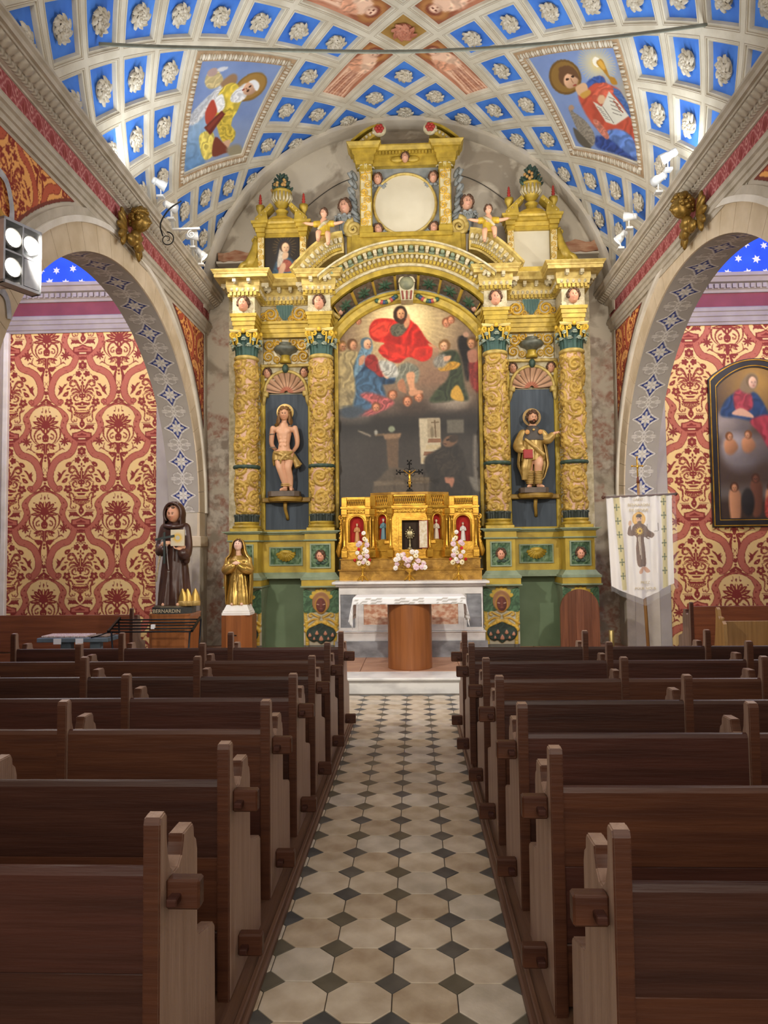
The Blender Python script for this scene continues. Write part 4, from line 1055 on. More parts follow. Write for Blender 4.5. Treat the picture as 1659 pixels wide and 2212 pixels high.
# ---- boards, green wall, niches
R(MB().box(-2.78, 2.78, 11.12, 11.2, .17, 5.66), 'backboard', m_cream)
for s in (-1, 1):
    R(MB().box(s*1.40, s*2.34, 11.02, 11.12, .17, 1.25), 'dado_panel', m_gpan)
    R(MB().box(s*1.53, s*2.21, 11.04, 11.115, 1.92, 4.02, .01), 'niche_board', m_niche)
    for x in (1.495, 2.225): R(MB().box(s*(x-.034), s*(x+.034), 10.98, 11.12, 1.92, 4.46, .012), 'niche_stile', m_yel)
    R(MB().box(s*1.46, s*2.25, 10.97, 11.12, 4.43, 4.475, .01), 'niche_rail', m_gold2)
    R(MB().box(s*1.46, s*2.25, 10.98, 11.12, 1.905, 1.94, .008), 'niche_rail', m_yel)
    # shelf with its bracket
    sh = MB(); sh.box(s*1.49, s*2.23, 10.93, 11.1, 2.355, 2.425, .012)
    sh.lathe([(.0, 2.36), (.24, 2.36), (.26, 2.39), (.26, 2.43), (0, 2.43)], s*1.87, 10.93, 0, 20, PI, 2*PI, sy=.85)
    shf = R(sh, 'shelf', mat('aged_ochre_wood', 'b08d3e', '937230', .55, scale=8))
    R(MB().tube([(s*1.87, 10.90, 2.36), (s*1.87-.005, 10.93, 2.25), (s*1.87+.012, 10.99, 2.15), (s*1.87+.018, 11.03, 2.10)], [.03, .028, .024, .026], 8), 'shelf_bracket', MATS['aged_ochre_wood'], True)
    # scallop shell in the head of the niche
    nA, nR = 97, 14; A = np.linspace(0, PI, nA); r = np.linspace(.03, .30, nR)
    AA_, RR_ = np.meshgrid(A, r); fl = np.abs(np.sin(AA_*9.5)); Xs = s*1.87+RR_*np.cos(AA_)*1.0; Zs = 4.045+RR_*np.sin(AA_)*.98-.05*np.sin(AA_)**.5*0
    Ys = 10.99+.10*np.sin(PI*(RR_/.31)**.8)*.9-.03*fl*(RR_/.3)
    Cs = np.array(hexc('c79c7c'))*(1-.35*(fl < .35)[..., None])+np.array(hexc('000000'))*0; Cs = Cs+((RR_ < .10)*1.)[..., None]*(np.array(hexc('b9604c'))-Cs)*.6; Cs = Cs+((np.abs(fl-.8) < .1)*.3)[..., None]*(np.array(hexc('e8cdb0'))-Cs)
    P = np.stack([Xs, Ys, Zs], -1); link('scallop_shell', to_mesh('scallop_shell', P.reshape(-1, 3), quads(nA, nR), m_rv, True, Cs.reshape(-1, 3)), RT, RM)
    sp = MB(); A2 = np.linspace(0, PI, 33)
    sp.prism([(s*1.87+.335*math.cos(a), 4.04+.335*math.sin(a)) for a in A2]+[(s*1.87-.36, 4.46), (s*1.87+.36, 4.46)] if False else [(s*1.87-.335, 4.04)]+[(s*1.87-.335*math.cos(a), 4.04+.335*math.sin(a)) for a in A2]+[(s*1.87+.335, 4.44), (s*1.87-.335, 4.44)], 11.03, 11.1, 'Y')
    R(sp, 'spandrel', m_cream)
    R(MB().tube([(s*1.87+.325*math.cos(a), 10.99, 4.04+.325*math.sin(a)) for a in A2], .026, 8), 'shell_arch', m_gold2, True)
    R(MB().ball((s*1.87, 10.96, 4.40), (.05, .05, .07), 10, 7), 'keystone', m_dgreen, True)
    for sx in (-1, 1):
        R(MB().box(s*1.87+sx*.31-.045, s*1.87+sx*.31+.045, 10.93, 11.05, 3.97, 4.05, .01).tube([(s*1.87+sx*.33, 10.97, 3.98), (s*1.87+sx*.335, 10.98, 3.9), (s*1.87+sx*.345, 11.0, 3.82)], [.04, .03, .012], 8), 'impost_scroll', m_gold2, True)
        cherub(s*1.87+sx*.285, 10.99, 4.335, .145, wing_w, face_b)
    # carved panel with a bronze urn above the niche
    cx = s*1.87
    relief('urn_panel', cx-.34, cx+.34, 4.49, 4.86, 11.03, 110, 62, scrollwork([(cx-.25, 4.78, .11, 1, 0), (cx-.27, 4.6, .1, -1, 1), (cx+.25, 4.78, .11, -1, 0+PI), (cx+.27, 4.6, .1, 1, 2), (cx-.12, 4.82, .09, 1, 2), (cx+.12, 4.82, .09, -1, 1), (cx-.14, 4.56, .07, 1, 0), (cx+.14, 4.56, .07, -1, 0)], base='cfc4a8', amp=.05))
    R(MB().box(s*1.49, s*2.25, 11.05, 11.1, 4.475, 4.88), 'panel_ground', m_cream)
    u = MB(); u.lathe([(0, 4.60), (.07, 4.60), (.10, 4.635), (.16, 4.66), (.185, 4.70), (.16, 4.735), (.10, 4.75), (.085, 4.765), (.10, 4.785), (.085, 4.80), (0, 4.80)], cx, 10.98, 0, 24)
    ur = R(u, 'urn', mat('grey_bronze', '5c5f55', '73756a', .5, .2, scale=14), True)
    f = MB(); f.lathe([(0, 4.49), (.09, 4.49), (.085, 4.53), (.065, 4.56), (.07, 4.60), (0, 4.6)], cx, 10.98, 0, 18); R(f, 'urn_foot', m_gold, True)
    # stretch of entablature between the columns
    ar = MB(); ar.prism([(11.1, 4.88), (10.95, 4.88), (10.95, 4.945), (10.935, 4.95), (10.935, 5.01), (10.92, 5.015), (10.92, 5.07), (10.90, 5.08), (10.90, 5.12), (11.1, 5.12)], s*1.45, s*2.26, 'X'); R(ar, 'architrave', m_gold)
    relief('scroll_frieze', cx-.37, cx+.37, 5.12, 5.37, 10.97, 110, 44, scrollwork([(cx-.22, 5.24, .13, 1, 0), (cx+.22, 5.24, .13, -1, PI), (cx-.33, 5.2, .08, -1, 0), (cx+.33, 5.2, .08, 1, 0), (cx-.1, 5.16, .06, 1, 1), (cx+.1, 5.16, .06, -1, 1)], base='b0a68c', amp=.045,
        extra=lambda H, C, X, Zz: (np.where((np.abs(X-cx) < .13*np.sqrt(np.clip((Zz-5.14)/.2, 0, 1))), .05+.012*np.cos((X-cx)*150), H), np.where((np.abs(X-cx) < .13*np.sqrt(np.clip((Zz-5.14)/.2, 0, 1)))[..., None], np.array(hexc('56706a')), C))))
    R(MB().box(s*1.45, s*2.26, 10.98, 11.1, 5.12, 5.38), 'frieze_ground', m_cream)

# ---- entablature pieces: dentils, eggs, modillions along a straight edge
def trims(b_d, b_e, b_m, x0, x1, y, along='x', zoff=0., step=(.058, .07, .145)):
    L = abs(x1-x0)
    def put(b, st, w_, d, z0, z1, kind):
        n = max(1, int(L/st)); st = L/n
        for k in range(n):
            c = min(x0, x1)+(k+.5)*st
            def bx(a0, a1, p0, p1, q0, q1):
                if along == 'x': b.box(a0, a1, p0, p1, q0, q1)
                else: b.box(p0, p1, a0, a1, q0, q1)
            if kind == 'box': bx(c-w_/2, c+w_/2, y-d, y+.01, z0, z1)
            elif kind == 'egg': b.ball((c, y-d*.4, (z0+z1)/2) if along == 'x' else (y-d*.4, c, (z0+z1)/2), (w_/2, w_/2, (z1-z0)/2), 8, 5)
            else:
                bx(c-w_/2, c+w_/2, y-d, y+.01, z0+(z1-z0)*.35, z1); b.ball((c, y-d*.75, z0+(z1-z0)*.45) if along == 'x' else (y-d*.75, c, z0+(z1-z0)*.45), (w_/2, w_/2, (z1-z0)*.36), 7, 5)
    put(b_d, step[0], .036, .035, 5.385+zoff, 5.435+zoff, 'box'); put(b_e, step[1], .052, .06, 5.445+zoff, 5.505+zoff, 'egg'); put(b_m, step[2], .05, .15, 5.52+zoff, 5.605+zoff, 'mod')
def entab_block(cx, hw, yf, corn, nm='entablature_block'):
    """architrave, frieze block, cornice over one column"""
    a = MB(); stack(a, cx, hw-.03, yf, 11.1, [(4.885, -.005), (4.945, -.005), (4.947, .008), (5.01, .008), (5.012, .02), (5.07, .02), (5.075, .035), (5.12, .04)]); o = R(a, nm, m_gold)
    c = MB(); stack(c, cx, hw-.025, yf, 11.1, [(5.12, 0), (5.375, 0)]); link('frieze_block', c.mesh('frieze_block', m_cream), o)
    c = MB(); stack(c, cx, hw, yf, 11.1, [(5.375, .01), (5.44, .015), (5.44, .04), (5.51, .055), (5.515, .06), (5.52, .06), (5.61, .06)]); link('bed_moulding', c.mesh('bed_moulding', m_gold2), o)
    c = MB(); stack(c, cx, hw, yf, 11.1, [(5.605, corn), (5.65, corn), (5.655, corn+.012), (5.67, corn+.015), (5.705, corn+.04), (5.715, corn+.04)]); link('corona', c.mesh('corona', m_gold2), o)
    d, e, m_ = MB(), MB(), MB(); trims(d, e, m_, cx-hw-.02, cx+hw+.02, yf-.015)
    for sx in (-1, 1): trims(d, e, m_, yf, 10.9, 0, 'y') if False else None
    for sx in (-1, 1):
        d2, e2, m2 = MB(), MB(), MB(); trims(d2, e2, m2, yf, 10.9, 0, 'y')
        for b2, b in ((d2, d), (e2, e), (m2, m_)): b.merge(b2, Matrix.Translation((cx+sx*(hw+.015), 0, 0)) @ Matrix.Diagonal((-1 if sx < 0 else 1, 1, 1, 1)) if False else Matrix.Translation((cx+sx*(hw+.015), 0, 0)) @ Matrix.Diagonal((1 if sx < 0 else -1, 1, 1, 1)))
    for b, nm2, m in ((d, 'dentil_row', m_gold), (e, 'egg_row', m_cream), (m_, 'modillion_row', m_cream)): link(nm2, b.mesh(nm2, m, False), o)['kind'] = 'stuff'
    return o
CX = {('in', -1): -1.29, ('in', 1): 1.29, ('out', -1): -2.41, ('out', 1): 2.41}
for (k, s), cx in CX.items():
    o = entab_block(cx, .19, 10.53, .20 if k == 'out' else .13)
    cherub(cx, 10.51, 5.255, .20, wing_w, face_a, hair=hair_a, parent=None)
for s in (-1, 1):
    c = MB(); c.prism([(11.1, 5.375), (10.95, 5.375), (10.945, 5.44), (10.92, 5.44), (10.905, 5.51), (10.9, 5.52), (10.9, 5.61), (10.74, 5.61), (10.74, 5.655), (10.70, 5.70), (10.70, 5.715), (11.1, 5.715)], s*1.42, s*2.28, 'X'); o = R(c, 'cornice', m_gold2)
    d, e, m_ = MB(), MB(), MB(); trims(d, e, m_, s*1.5, s*2.2, 10.945)
    for b, nm2, m in ((d, 'dentil_row', m_gold), (e, 'egg_row', m_cream), (m_, 'modillion_row', m_cream)): link(nm2, b.mesh(nm2, m, False), o)['kind'] = 'stuff'
    R(MB().box(s*1.62, s*2.08, 10.72, 11.1, 5.715, 5.79), 'attic_plinth', m_gold)

# ---- twisted columns covered with gilded vines
def shaft_mesh():
    nA, nZ = 132, 330; R0, Zl = .150, 2.30
    th = np.linspace(0, 2*PI, nA, endpoint=False); zz = np.linspace(0, Zl, nZ); T, Z_ = np.meshgrid(th, zz); S = T*.165; C0 = 2*PI*.165
    H = np.zeros(T.shape); px, pz = C0/4, .315
    for i in range(4):
        for j in range(-3, 12):
            cx = i*px; cz = j*pz+i*pz/2+.06
            dx = (S-cx+C0/2) % C0-C0/2; h, q = spiral(dx, Z_-cz, 0, 0, .150, 1 if (i+j) % 2 else -1, (i*1.3+j*.7), 1.7); H = np.maximum(H, h)
    st = (Z_/pz-S/px*.5+.25) % 1; H = np.maximum(H, np.clip(1-np.abs(st-.5)/.13, 0, 1)**.5*(.75+.25*np.sin(S*95+Z_*60)))
    H = np.maximum(H, .9*np.clip(fbm(S*24, Z_*24, 3, 2)*3-1.45, 0, 1))
    low = np.clip((.68-Z_)/.02, 0, 1); edge = np.clip(np.minimum(Z_, Zl-Z_)/.03, 0, 1)
    Rr = R0+.034*np.clip((H-.15)*1.3, 0, 1)*edge+.012*np.sin(2*PI*(Z_/.63)-T)*edge
    g0, g1 = np.array(hexc('c4a044')), np.array(hexc('98793a')); n = fbm(S*14, Z_*14, 3, 5)[..., None]
    C = np.where((H > .13)[..., None], g0*n+g1*(1-n)+.04, np.array(hexc('cda58a')))
    V = np.stack([Rr*np.cos(T), Rr*np.sin(T), Z_], -1).reshape(-1, 3)
    return to_mesh('column', V, quads(nA, nZ, True), m_rv, True, C.reshape(-1, 3))
SHAFT = shaft_mesh()
def leafring(b, r0, r1, z0, z1, n, wd, curl, a0=0., tipcol=None, col=None):
    """acanthus leaves standing round a bell, tips curling out"""
    for k in range(n):
        a = a0+2*PI*k/n; t = np.linspace(0, 1, 8); rr = r0+(r1-r0)*t**2+curl*np.clip(t-.7, 0, 1)*3.3; zz = z0+(z1-z0)*np.sin(t*PI/2*1.25)/math.sin(PI/2*1.0); zz = z0+(z1-z0)*np.where(t < .85, t/.85, 1-(t-.85)*1.6)
        hw = wd*(1-.35*t+.25*np.sin(PI*t))*np.where(t > .95, .6, 1)
        ca, sa = math.cos(a), math.sin(a); rows = []; cols = []
        for i in range(8):
            ctr = np.array([rr[i]*ca, rr[i]*sa, zz[i]]); sd = np.array([-sa, ca, 0]); out = np.array([ca, sa, 0])
            rows.append([ctr-sd*hw[i]-out*.012, ctr-sd*hw[i]*.5+out*.006, ctr-out*.004, ctr+sd*hw[i]*.5+out*.006, ctr+sd*hw[i]-out*.012])
            cols.append([np.array(hexc(tipcol if (tipcol and t[i] > .78) else col or '476b64'))]*5)
        b.grid(np.array(rows), np.array(cols))
        if tipcol and wd > .04: b.ball((rr[6]*ca*1.03, rr[6]*sa*1.03, zz[6]), (wd*.62, wd*.62, wd*.42), 8, 6, tipcol)
def volute(b, c, r, axis, wd, turns=1.6, col=None, seg=40, chi=1):
    """spiral scroll in the plane spanned by axis (horizontal unit vector) and z"""
    t = np.linspace(0, 1, seg); ang = chi*(t*turns*2*PI)+PI/2; rad = r*(1-.82*t); ax = np.array([axis[0], axis[1], 0.])
    P = np.array(c)+rad[:, None]*(np.cos(ang)[:, None]*ax+np.sin(ang)[:, None]*np.array([0, 0, 1.]))
    b.tube(P, np.linspace(wd, wd*.5, seg), 7, col)
def capital_mesh():
    b = MB(); b.lathe([(.0, 0), (.15, 0), (.155, .16), (.185, .30), (0, .30)], 0, 0, 0, 20, col='2c443e')
    leafring(b, .158, .175, .0, .15, 9, .055, .055, .2, '98a290', '3a5850'); leafring(b, .162, .19, .08, .235, 9, .055, .06, .2+PI/9, '98a290', '314c46')
    for k in range(4):
        a = PI/4+k*PI/2; ax = (math.cos(a), math.sin(a))
        volute(b, (ax[0]*.245, ax[1]*.245, .295), .055, ax, .02, 1.6, 'd9b23c')
        b.tube([(ax[0]*.17, ax[1]*.17, .16), (ax[0]*.185, ax[1]*.185, .25), (ax[0]*.23, ax[1]*.23, .345)], [.012, .022, .018], 7, 'd9b23c')
        a2 = k*PI/2; ax = (math.cos(a2), math.sin(a2))
        for s in (-1, 1):
            t = np.array([-ax[1], ax[0]])*s; volute(b, (ax[0]*.2+t[0]*.075, ax[1]*.2+t[1]*.075, .29), .036, t, .013, 1.4, 'd9b23c')
            b.tube([(ax[0]*.165+t[0]*.09, ax[1]*.165+t[1]*.09, .15), (ax[0]*.18+t[0]*.10, ax[1]*.18+t[1]*.10, .23), (ax[0]*.205+t[0]*.11, ax[1]*.205+t[1]*.11, .31)], [.01, .016, .012], 7, 'cfa834')
        b.ball((ax[0]*.215, ax[1]*.215, .345), (.03, .03, .035), 9, 6, 'd9b23c')
    # abacus with hollowed sides
    P = []
    for k in range(4):
        a = PI/4+k*PI/2; e = np.array([math.cos(a), math.sin(a)]); f = np.array([math.cos(a+PI/2), math.sin(a+PI/2)])
        for t in np.linspace(0, 1, 9)[:-1]: P.append((e*(1-t)+f*t)*.295*(1-.17*math.sin(PI*t)))
    P = np.array(P)
    for z0, z1, k in ((.335, .352, .95), (.352, .372, 1.0)): b.prism([tuple(p*k) for p in P], z0, z1, 'Z', 'd8c078')
    return b.mesh('capital', m_rv, False, True)
CAP = capital_mesh(); autosmooth(CAP, 40)
BASE = MB().box(-.205, .205, -.205, .205, 1.905, 1.955, .006).lathe([(0, 1.955), (.20, 1.955), (.212, 1.975), (.20, 1.995), (.178, 2.0), (.172, 2.012), (.185, 2.02), (.188, 2.035), (.178, 2.05), (0, 2.05)], 0, 0, 0, 32).mesh('column_base', m_gold, True); autosmooth(BASE, 40)
lb = MB(); lb.lathe([(0, 2.045), (.168, 2.045), (.17, 2.16), (0, 2.16)], 0, 0, 0, 24, col='2b322c'); leafring(lb, .172, .178, 2.05, 2.16, 14, .034, .012, 0, '4a5048', '30372f'); LEAFBAND = lb.mesh('leaf_band', m_rv, False, True)
RING = MB().lathe([(.16, 2.83), (.195, 2.84), (.205, 2.86), (.195, 2.885), (.16, 2.89)], 0, 0, 0, 32).mesh('ring', m_dgreen, True)
ASTR = MB().lathe([(0, 4.455), (.165, 4.455), (.185, 4.47), (.185, 4.495), (.165, 4.515), (0, 4.515)], 0, 0, 0, 32).mesh('astragal', m_gold2, True)
for (k, s), cx in CX.items():
    rot = {('in', -1): 0., ('in', 1): 2., ('out', -1): 1., ('out', 1): 3.1}[(k, s)]
    col = link('column', SHAFT, RT, RM @ TR(cx, 10.72, 2.16, 0, (1 if s < 0 else -1, 1, 1)) @ Matrix.Rotation(rot, 4, 'Z'))
    U = Matrix.Rotation(-rot, 4, 'Z') @ TR(0, 0, 0, 0, (1 if s < 0 else -1, 1, 1)) @ Matrix.Translation((0, 0, -2.16))
    for nm, me in (('column_base', BASE), ('leaf_band', LEAFBAND), ('ring', RING), ('astragal', ASTR)): link(nm, me, col, U)
    link('capital', CAP, col, U @ Matrix.Translation((0, 0, 4.515)))
    # pilaster strip behind each column
    relief('pilaster', cx-.19, cx+.19, 2.0, 4.5, 10.997, 40, 160, scrollwork([(cx+.11*sx, 2.15+.2*j, .1, sx*(1 if j % 2 else -1), j) for j in range(12) for sx in (-1, 1)], base='b9ad8e', gold='b99a3e', amp=.025))
    R(MB().box(cx-.19, cx+.19, 11.0, 11.12, 1.95, 4.9), 'pilaster_ground', m_cream)

# ---- pedestals with cherub panels and carved consoles
def console_fn(cx):
    def fn(u, v, X, Zz):
        # painted relief in the frame of the crop: x 640..730, y 1268..1395
        c = CONSOLE; j = np.clip(((1-v)*(c.ny-1)).round().astype(int), 0, c.ny-1); i = np.clip((u*(c.nx-1)).round().astype(int), 0, c.nx-1)
        return CONSOLE_H[j, i]*.045, c.I[j, i]
    return fn
def console_canvas():
    c = Canvas(74, 132, 0, 0, 1, 1.78, 'b9b39c'); h = Canvas(74, 132, 0, 0, 1, 1.78, '000000')
    def both(fn, P, col, hh, **k):
        getattr(c, fn)(*P, col, **k); getattr(h, fn)(*P, (hh,)*3, **{q: w_ for q, w_ in k.items() if q not in ('folds', 'shade')})
    for sx in (-1, 1):
        m = lambda P: [(.5+sx*(x-.5), y) for x, y in P]
        both('poly', (m([(.56, .22), (.78, .1), (1.0, .08), (1.0, .68), (.8, .72), (.6, .66), (.68, .45)]),), '4a6a4c', .6, folds=(.9, .09, .3, 2))
        both('line', (m([(.1, 1.78), (.1, 1.3), (.06, .9), (.05, .72)]), .1), 'c3a23a', .5)
        both('line', (m([(.53, .86), (.66, .8), (.78, .74), (.84, .8), (.76, .84)]), .06), 'cda43c', .9); both('line', (m([(.55, .9), (.75, .92), (.9, 1.02), (1.0, 1.08)]), .06), 'c49a38', .8)
        both('line', (m([(.5, 1.0), (.62, .98), (.72, 1.06), (.84, 1.14), (.94, 1.22)]), .09), 'cda43c', .9)
        for k in range(4): both('ell', (.5+sx*(.1+.11*k), 1.03+.055*k*1.2, .06, .06), 'd0a83e', 1.)
    both('poly', ([(.5, 1.02), (.66, 1.08), (.86, 1.18), (.92, 1.34), (.84, 1.5), (.72, 1.56), (.62, 1.54), (.5, 1.62), (.38, 1.54), (.28, 1.56), (.16, 1.5), (.08, 1.34), (.14, 1.18), (.34, 1.08)],), '2e3d34', .8, folds=(1.57, .14, .25, 3))
    for x, y, r in ((.38, 1.3, .05), (.62, 1.31, .05), (.5, 1.46, .06), (.18, 1.36, .045), (.82, 1.36, .045), (.3, 1.46, .035), (.7, 1.46, .035)):
        both('poly', ([(x, y-r*1.4), (x+r, y+r*.3), (x+r*.5, y+r), (x-r*.5, y+r), (x-r, y+r*.3)],), 'bd8468', 1.)
    for k in range(7):
        a = math.radians(200+k*23.3); both('ell', (.5+.27*math.cos(a), .36+.28*math.sin(a), .075, .06), 'c9a840', .7, rot=a)
    both('ell', (.5, .42, .25, .30), 'a97a50', .8); both('ell', (.5, .50, .18, .26), 'b88a40', .85); both('ell', (.5, .50, .14, .21), '6a3730', 1., shade=.2)
    for sx in (-1, 1): c.line([(.5+sx*.05, .49), (.5+sx*.12, .47)], .02, 'd8b8a0'); h.line([(.5+sx*.05, .49), (.5+sx*.12, .47)], .02, (1.1,)*3)
    c.line([(.5, .36), (.5, .56)], .05, '7c4438'); both('ell', (.5, .6, .05, .02), '8a5044', 1.05)
    c.I[int(132*.93):] = np.array(hexc('6c6a62'))
    return c, blur(h.I[..., 0], 1)
CONSOLE, CONSOLE_H = console_canvas()
def green_carving(cx, z0, z1):
    def fn(u, v, X, Zz):
        H = np.clip(fbm(X*22+3, Zz*13, 3, 6)*2-.6, 0, 1); H = np.maximum(H, spiral(X, Zz, cx-.07, z0+.1, .09, 1, 0)[0]*.8); H = np.maximum(H, spiral(X, Zz, cx+.07, z0+.1, .09, -1, PI)[0]*.8)
        n = H[..., None]; return .02*H, np.array(hexc('3d5a40'))*(1-n)+np.array(hexc('6d8660'))*n
    return fn
for (k, s), cx in CX.items():
    b = MB(); stack(b, cx, .205, 10.50, 11.1, [(1.30, 0), (1.755, 0)]); ped = R(b, 'pedestal', m_yel)
    def sub(lv, nm, m, hw=.205): link(nm, stack(MB(), cx, hw, 10.50, 11.1, lv).mesh(nm, m), ped)
    sub([(1.755, .02), (1.765, .035), (1.78, .035)], 'bead', m_sage); sub([(1.78, .02), (1.86, .02)], 'frieze_band', m_yel)
    sub([(1.86, .025), (1.872, .05), (1.885, .055), (1.89, .085), (1.905, .085)], 'cap_moulding', m_sage)
    sub([(1.20, .075), (1.235, .075), (1.24, .06), (1.27, .035), (1.305, .01)], 'base_moulding', m_sage); sub([(1.115, .065), (1.205, .065)], 'plinth_band', m_yel); sub([(1.085, .06), (1.095, .08), (1.115, .08)], 'bead', m_sage)
    # framed green panel with a cherub
    fr = MB()
    for x0, x1, z0, z1 in ((-.15, .15, 1.365, 1.385), (-.15, .15, 1.70, 1.72), (-.15, -.13, 1.385, 1.70), (.13, .15, 1.385, 1.70)): fr.box(cx+x0, cx+x1, 10.47, 10.505, z0, z1)
    link('panel_frame', fr.mesh('panel_frame', m_sage), ped)
    relief('green_carving', cx-.13, cx+.13, 1.385, 1.70, 10.497, 34, 40, green_carving(cx, 1.385, 1.70), ped)
    cherub(cx, 10.47, 1.535, .155, wing_g, face_a, rx=.05)
    cb = MB(); stack(cb, cx, .235, 10.56, 11.1, [(.17, -.02), (.7, -.015), (1.085, .02)]); cs = R(cb, 'console', m_sage)
    relief('console_carving', cx-.255, cx+.255, .20, 1.085, 10.545, 74, 132, console_fn(cx), cs)
for s in (-1, 1):       # course that joins the two pedestals of a side
    b = MB(); b.box(s*1.49, s*2.21, 10.86, 11.1, 1.30, 1.76); o = R(b, 'bay_panel', m_yel)
    def bar(prof, nm, m): link(nm, MB().prism(prof, s*1.48, s*2.22, 'X').mesh(nm, m), o)
    bar([(11.1, 1.76), (10.84, 1.76), (10.83, 1.78), (11.1, 1.78)], 'bead', m_sage); bar([(11.1, 1.78), (10.84, 1.78), (10.84, 1.86), (11.1, 1.86)], 'frieze_band', m_yel)
    bar([(11.1, 1.86), (10.82, 1.86), (10.80, 1.885), (10.77, 1.89), (10.77, 1.905), (11.1, 1.905)], 'cap_moulding', m_sage); bar([(11.1, 1.21), (10.80, 1.21), (10.80, 1.24), (10.85, 1.30), (11.1, 1.30)], 'base_moulding', m_sage)
    fr = MB(); cx = s*1.85
    for x0, x1, z0, z1 in ((-.25, .25, 1.40, 1.42), (-.25, .25, 1.66, 1.68), (-.25, -.23, 1.42, 1.66), (.23, .25, 1.42, 1.66)): fr.box(cx+x0, cx+x1, 10.835, 10.87, z0, z1)
    link('panel_frame', fr.mesh('panel_frame', m_sage), o)
    relief('green_carving', cx-.23, cx+.23, 1.42, 1.66, 10.858, 50, 30, green_carving(cx, 1.44, 1.7), o)
    sh = MB(); n = 41; A = np.linspace(PI*1.03, 2*PI-.03, n); rr = np.linspace(.02, .14, 9); Aa, Rr = np.meshgrid(A, rr); f = .5+.5*np.cos(Aa*20)
    sh.grid(np.stack([cx+Rr*(1+.12*f*(Rr > .12))*np.cos(Aa), 10.84-.05*np.sin(PI*Rr/.15)-.012*f, 1.605+Rr*(.95+.1*f*(Rr > .12))*np.sin(Aa)], -1)); sh.ball((cx, 10.82, 1.6), (.1, .03, .035), 12, 6)
    link('gilt_shell', sh.mesh('gilt_shell', m_gold, True), o)
# ---- great arch over the canvas
def arcpts(R_, zc, a, n=48, cx=0.):
    t = np.linspace(PI/2+a, PI/2-a, n+1); return np.array([(cx+R_*math.cos(x), zc+R_*math.sin(x)) for x in t])
def arcband(r0, r1, zc, half, y0, y1, n=48):
    a0 = math.asin(min(1, half/r0)); a1 = math.asin(min(1, half/r1)); A = arcpts(r0, zc, a0, n); B = arcpts(r1, zc, a1, n); b = MB()
    V = [(x, y0, z) for x, z in A]+[(x, y0, z) for x, z in B]+[(x, y1, z) for x, z in A]+[(x, y1, z) for x, z in B]; m = n+1; F = []
    for i in range(n): F += [(i, i+1, m+i+1, m+i), (2*m+i, 3*m+i, 3*m+i+1, 2*m+i+1), (i, 2*m+i, 2*m+i+1, i+1), (m+i, m+i+1, 3*m+i+1, 3*m+i)]
    F += [(0, m, 3*m, 2*m), (n, 2*m+n, 3*m+n, m+n)]
    return b.add(V, F)
ZC, RO = 4.17, 1.92
R(arcband(1.55, 1.625, ZC, 1.13, 10.60, 10.98), 'arch_soffit_band', m_gold)
R(arcband(1.625, 1.66, ZC, 1.15, 10.565, 10.98), 'rope_band', m_cream)
R(arcband(1.66, 1.78, ZC, 1.2, 10.56, 10.98), 'dentil_band', m_gold2)
R(arcband(1.78, 1.88, ZC, 1.24, 10.53, 10.98), 'modillion_band', m_gold2)
R(arcband(1.86, 1.90, ZC, 1.27, 10.36, 10.98), 'arch_corona', m_gold2); R(arcband(1.90, 1.925, ZC, 1.29, 10.33, 10.98), 'arch_fillet', m_cream)
d, e, m_ = MB(), MB(), MB()
def radial(b, r, a, kind):
    M = Matrix.Translation((r*math.sin(a), 0, ZC+r*math.cos(a))) @ Matrix.Rotation(a, 4, 'Y'); q = MB()
    if kind == 'd': q.box(-.018, .018, 10.525, 10.57, -.025, .025)
    elif kind == 'e': q.ball((0, 10.53, 0), (.027, .03, .035), 8, 5)
    elif kind == 'c': q.box(-.04, .04, 10.50, 10.54, -.035, .035); q.ball((0, 10.43, 0), (.036, .05, .03), 8, 5)
    else: q.box(-.026, .026, 10.39, 10.54, -.02, .03); q.ball((0, 10.42, -.025), (.026, .028, .03), 7, 5)
    b.merge(q, M)
for a in np.arange(-.68, .681, .0343): radial(d, 1.69, a, 'd')
for a in np.arange(-.68, .681, .0405): radial(e, 1.75, a, 'e')
for a in np.arange(-.67, .671, .0838): radial(m_, 1.83, a, 'm')
cof = MB()
for a in np.arange(-.63, .631, .0838): radial(cof, 1.84, a, 'c')
for b, nm, m in ((d, 'dentil_row', m_gold), (e, 'egg_row', m_cream), (m_, 'modillion_row', m_cream), (cof, 'coffer_bud_row', m_sage)): R(b, nm, m, kind='stuff')
# painted soffit under the arch: dark panels with green leaves
def soffit_fn(u, v):
    k = (u*7) % 1; C = np.empty(u.shape+(3,)); C[:] = hexc('6a5c4c'); n = fbm(u*90, v*14, 3, 3); C = C*(.75+.5*n[..., None]); H = .012*n
    q = np.hypot((k-.5)/.33, (v-.5)/.36); a = np.arctan2(v-.45, (k-.5)*1.4); lf = q < .75+.25*np.cos(7*a)
    C[lf] = np.array(hexc('3f5c46'))*(.8+.4*n[lf][:, None]); H = np.where(lf, .035*(1-q*.6)+.01*np.cos(7*a), H)
    b = (k < .06) | (k > .94); C[b] = hexc('b9973a'); H = np.where(b, .02, H); return H, C
U, V = np.meshgrid(np.linspace(0, 1, 200), np.linspace(0, 1, 24)); H, C = soffit_fn(U, V); an = (U-.5)*2*.80; Rr = 1.53-H-.10*V
P = np.stack([Rr*np.sin(an), 10.64+.34*V, ZC+Rr*np.cos(an)], -1); link('soffit_panels', to_mesh('soffit_panels', P.reshape(-1, 3), quads(200, 24), m_rv, True, C.reshape(-1, 3)), RT, RM)
R(arcband(1.30, 1.58, ZC, 1.14, 10.975, 11.05), 'arch_ground', m_grey2)
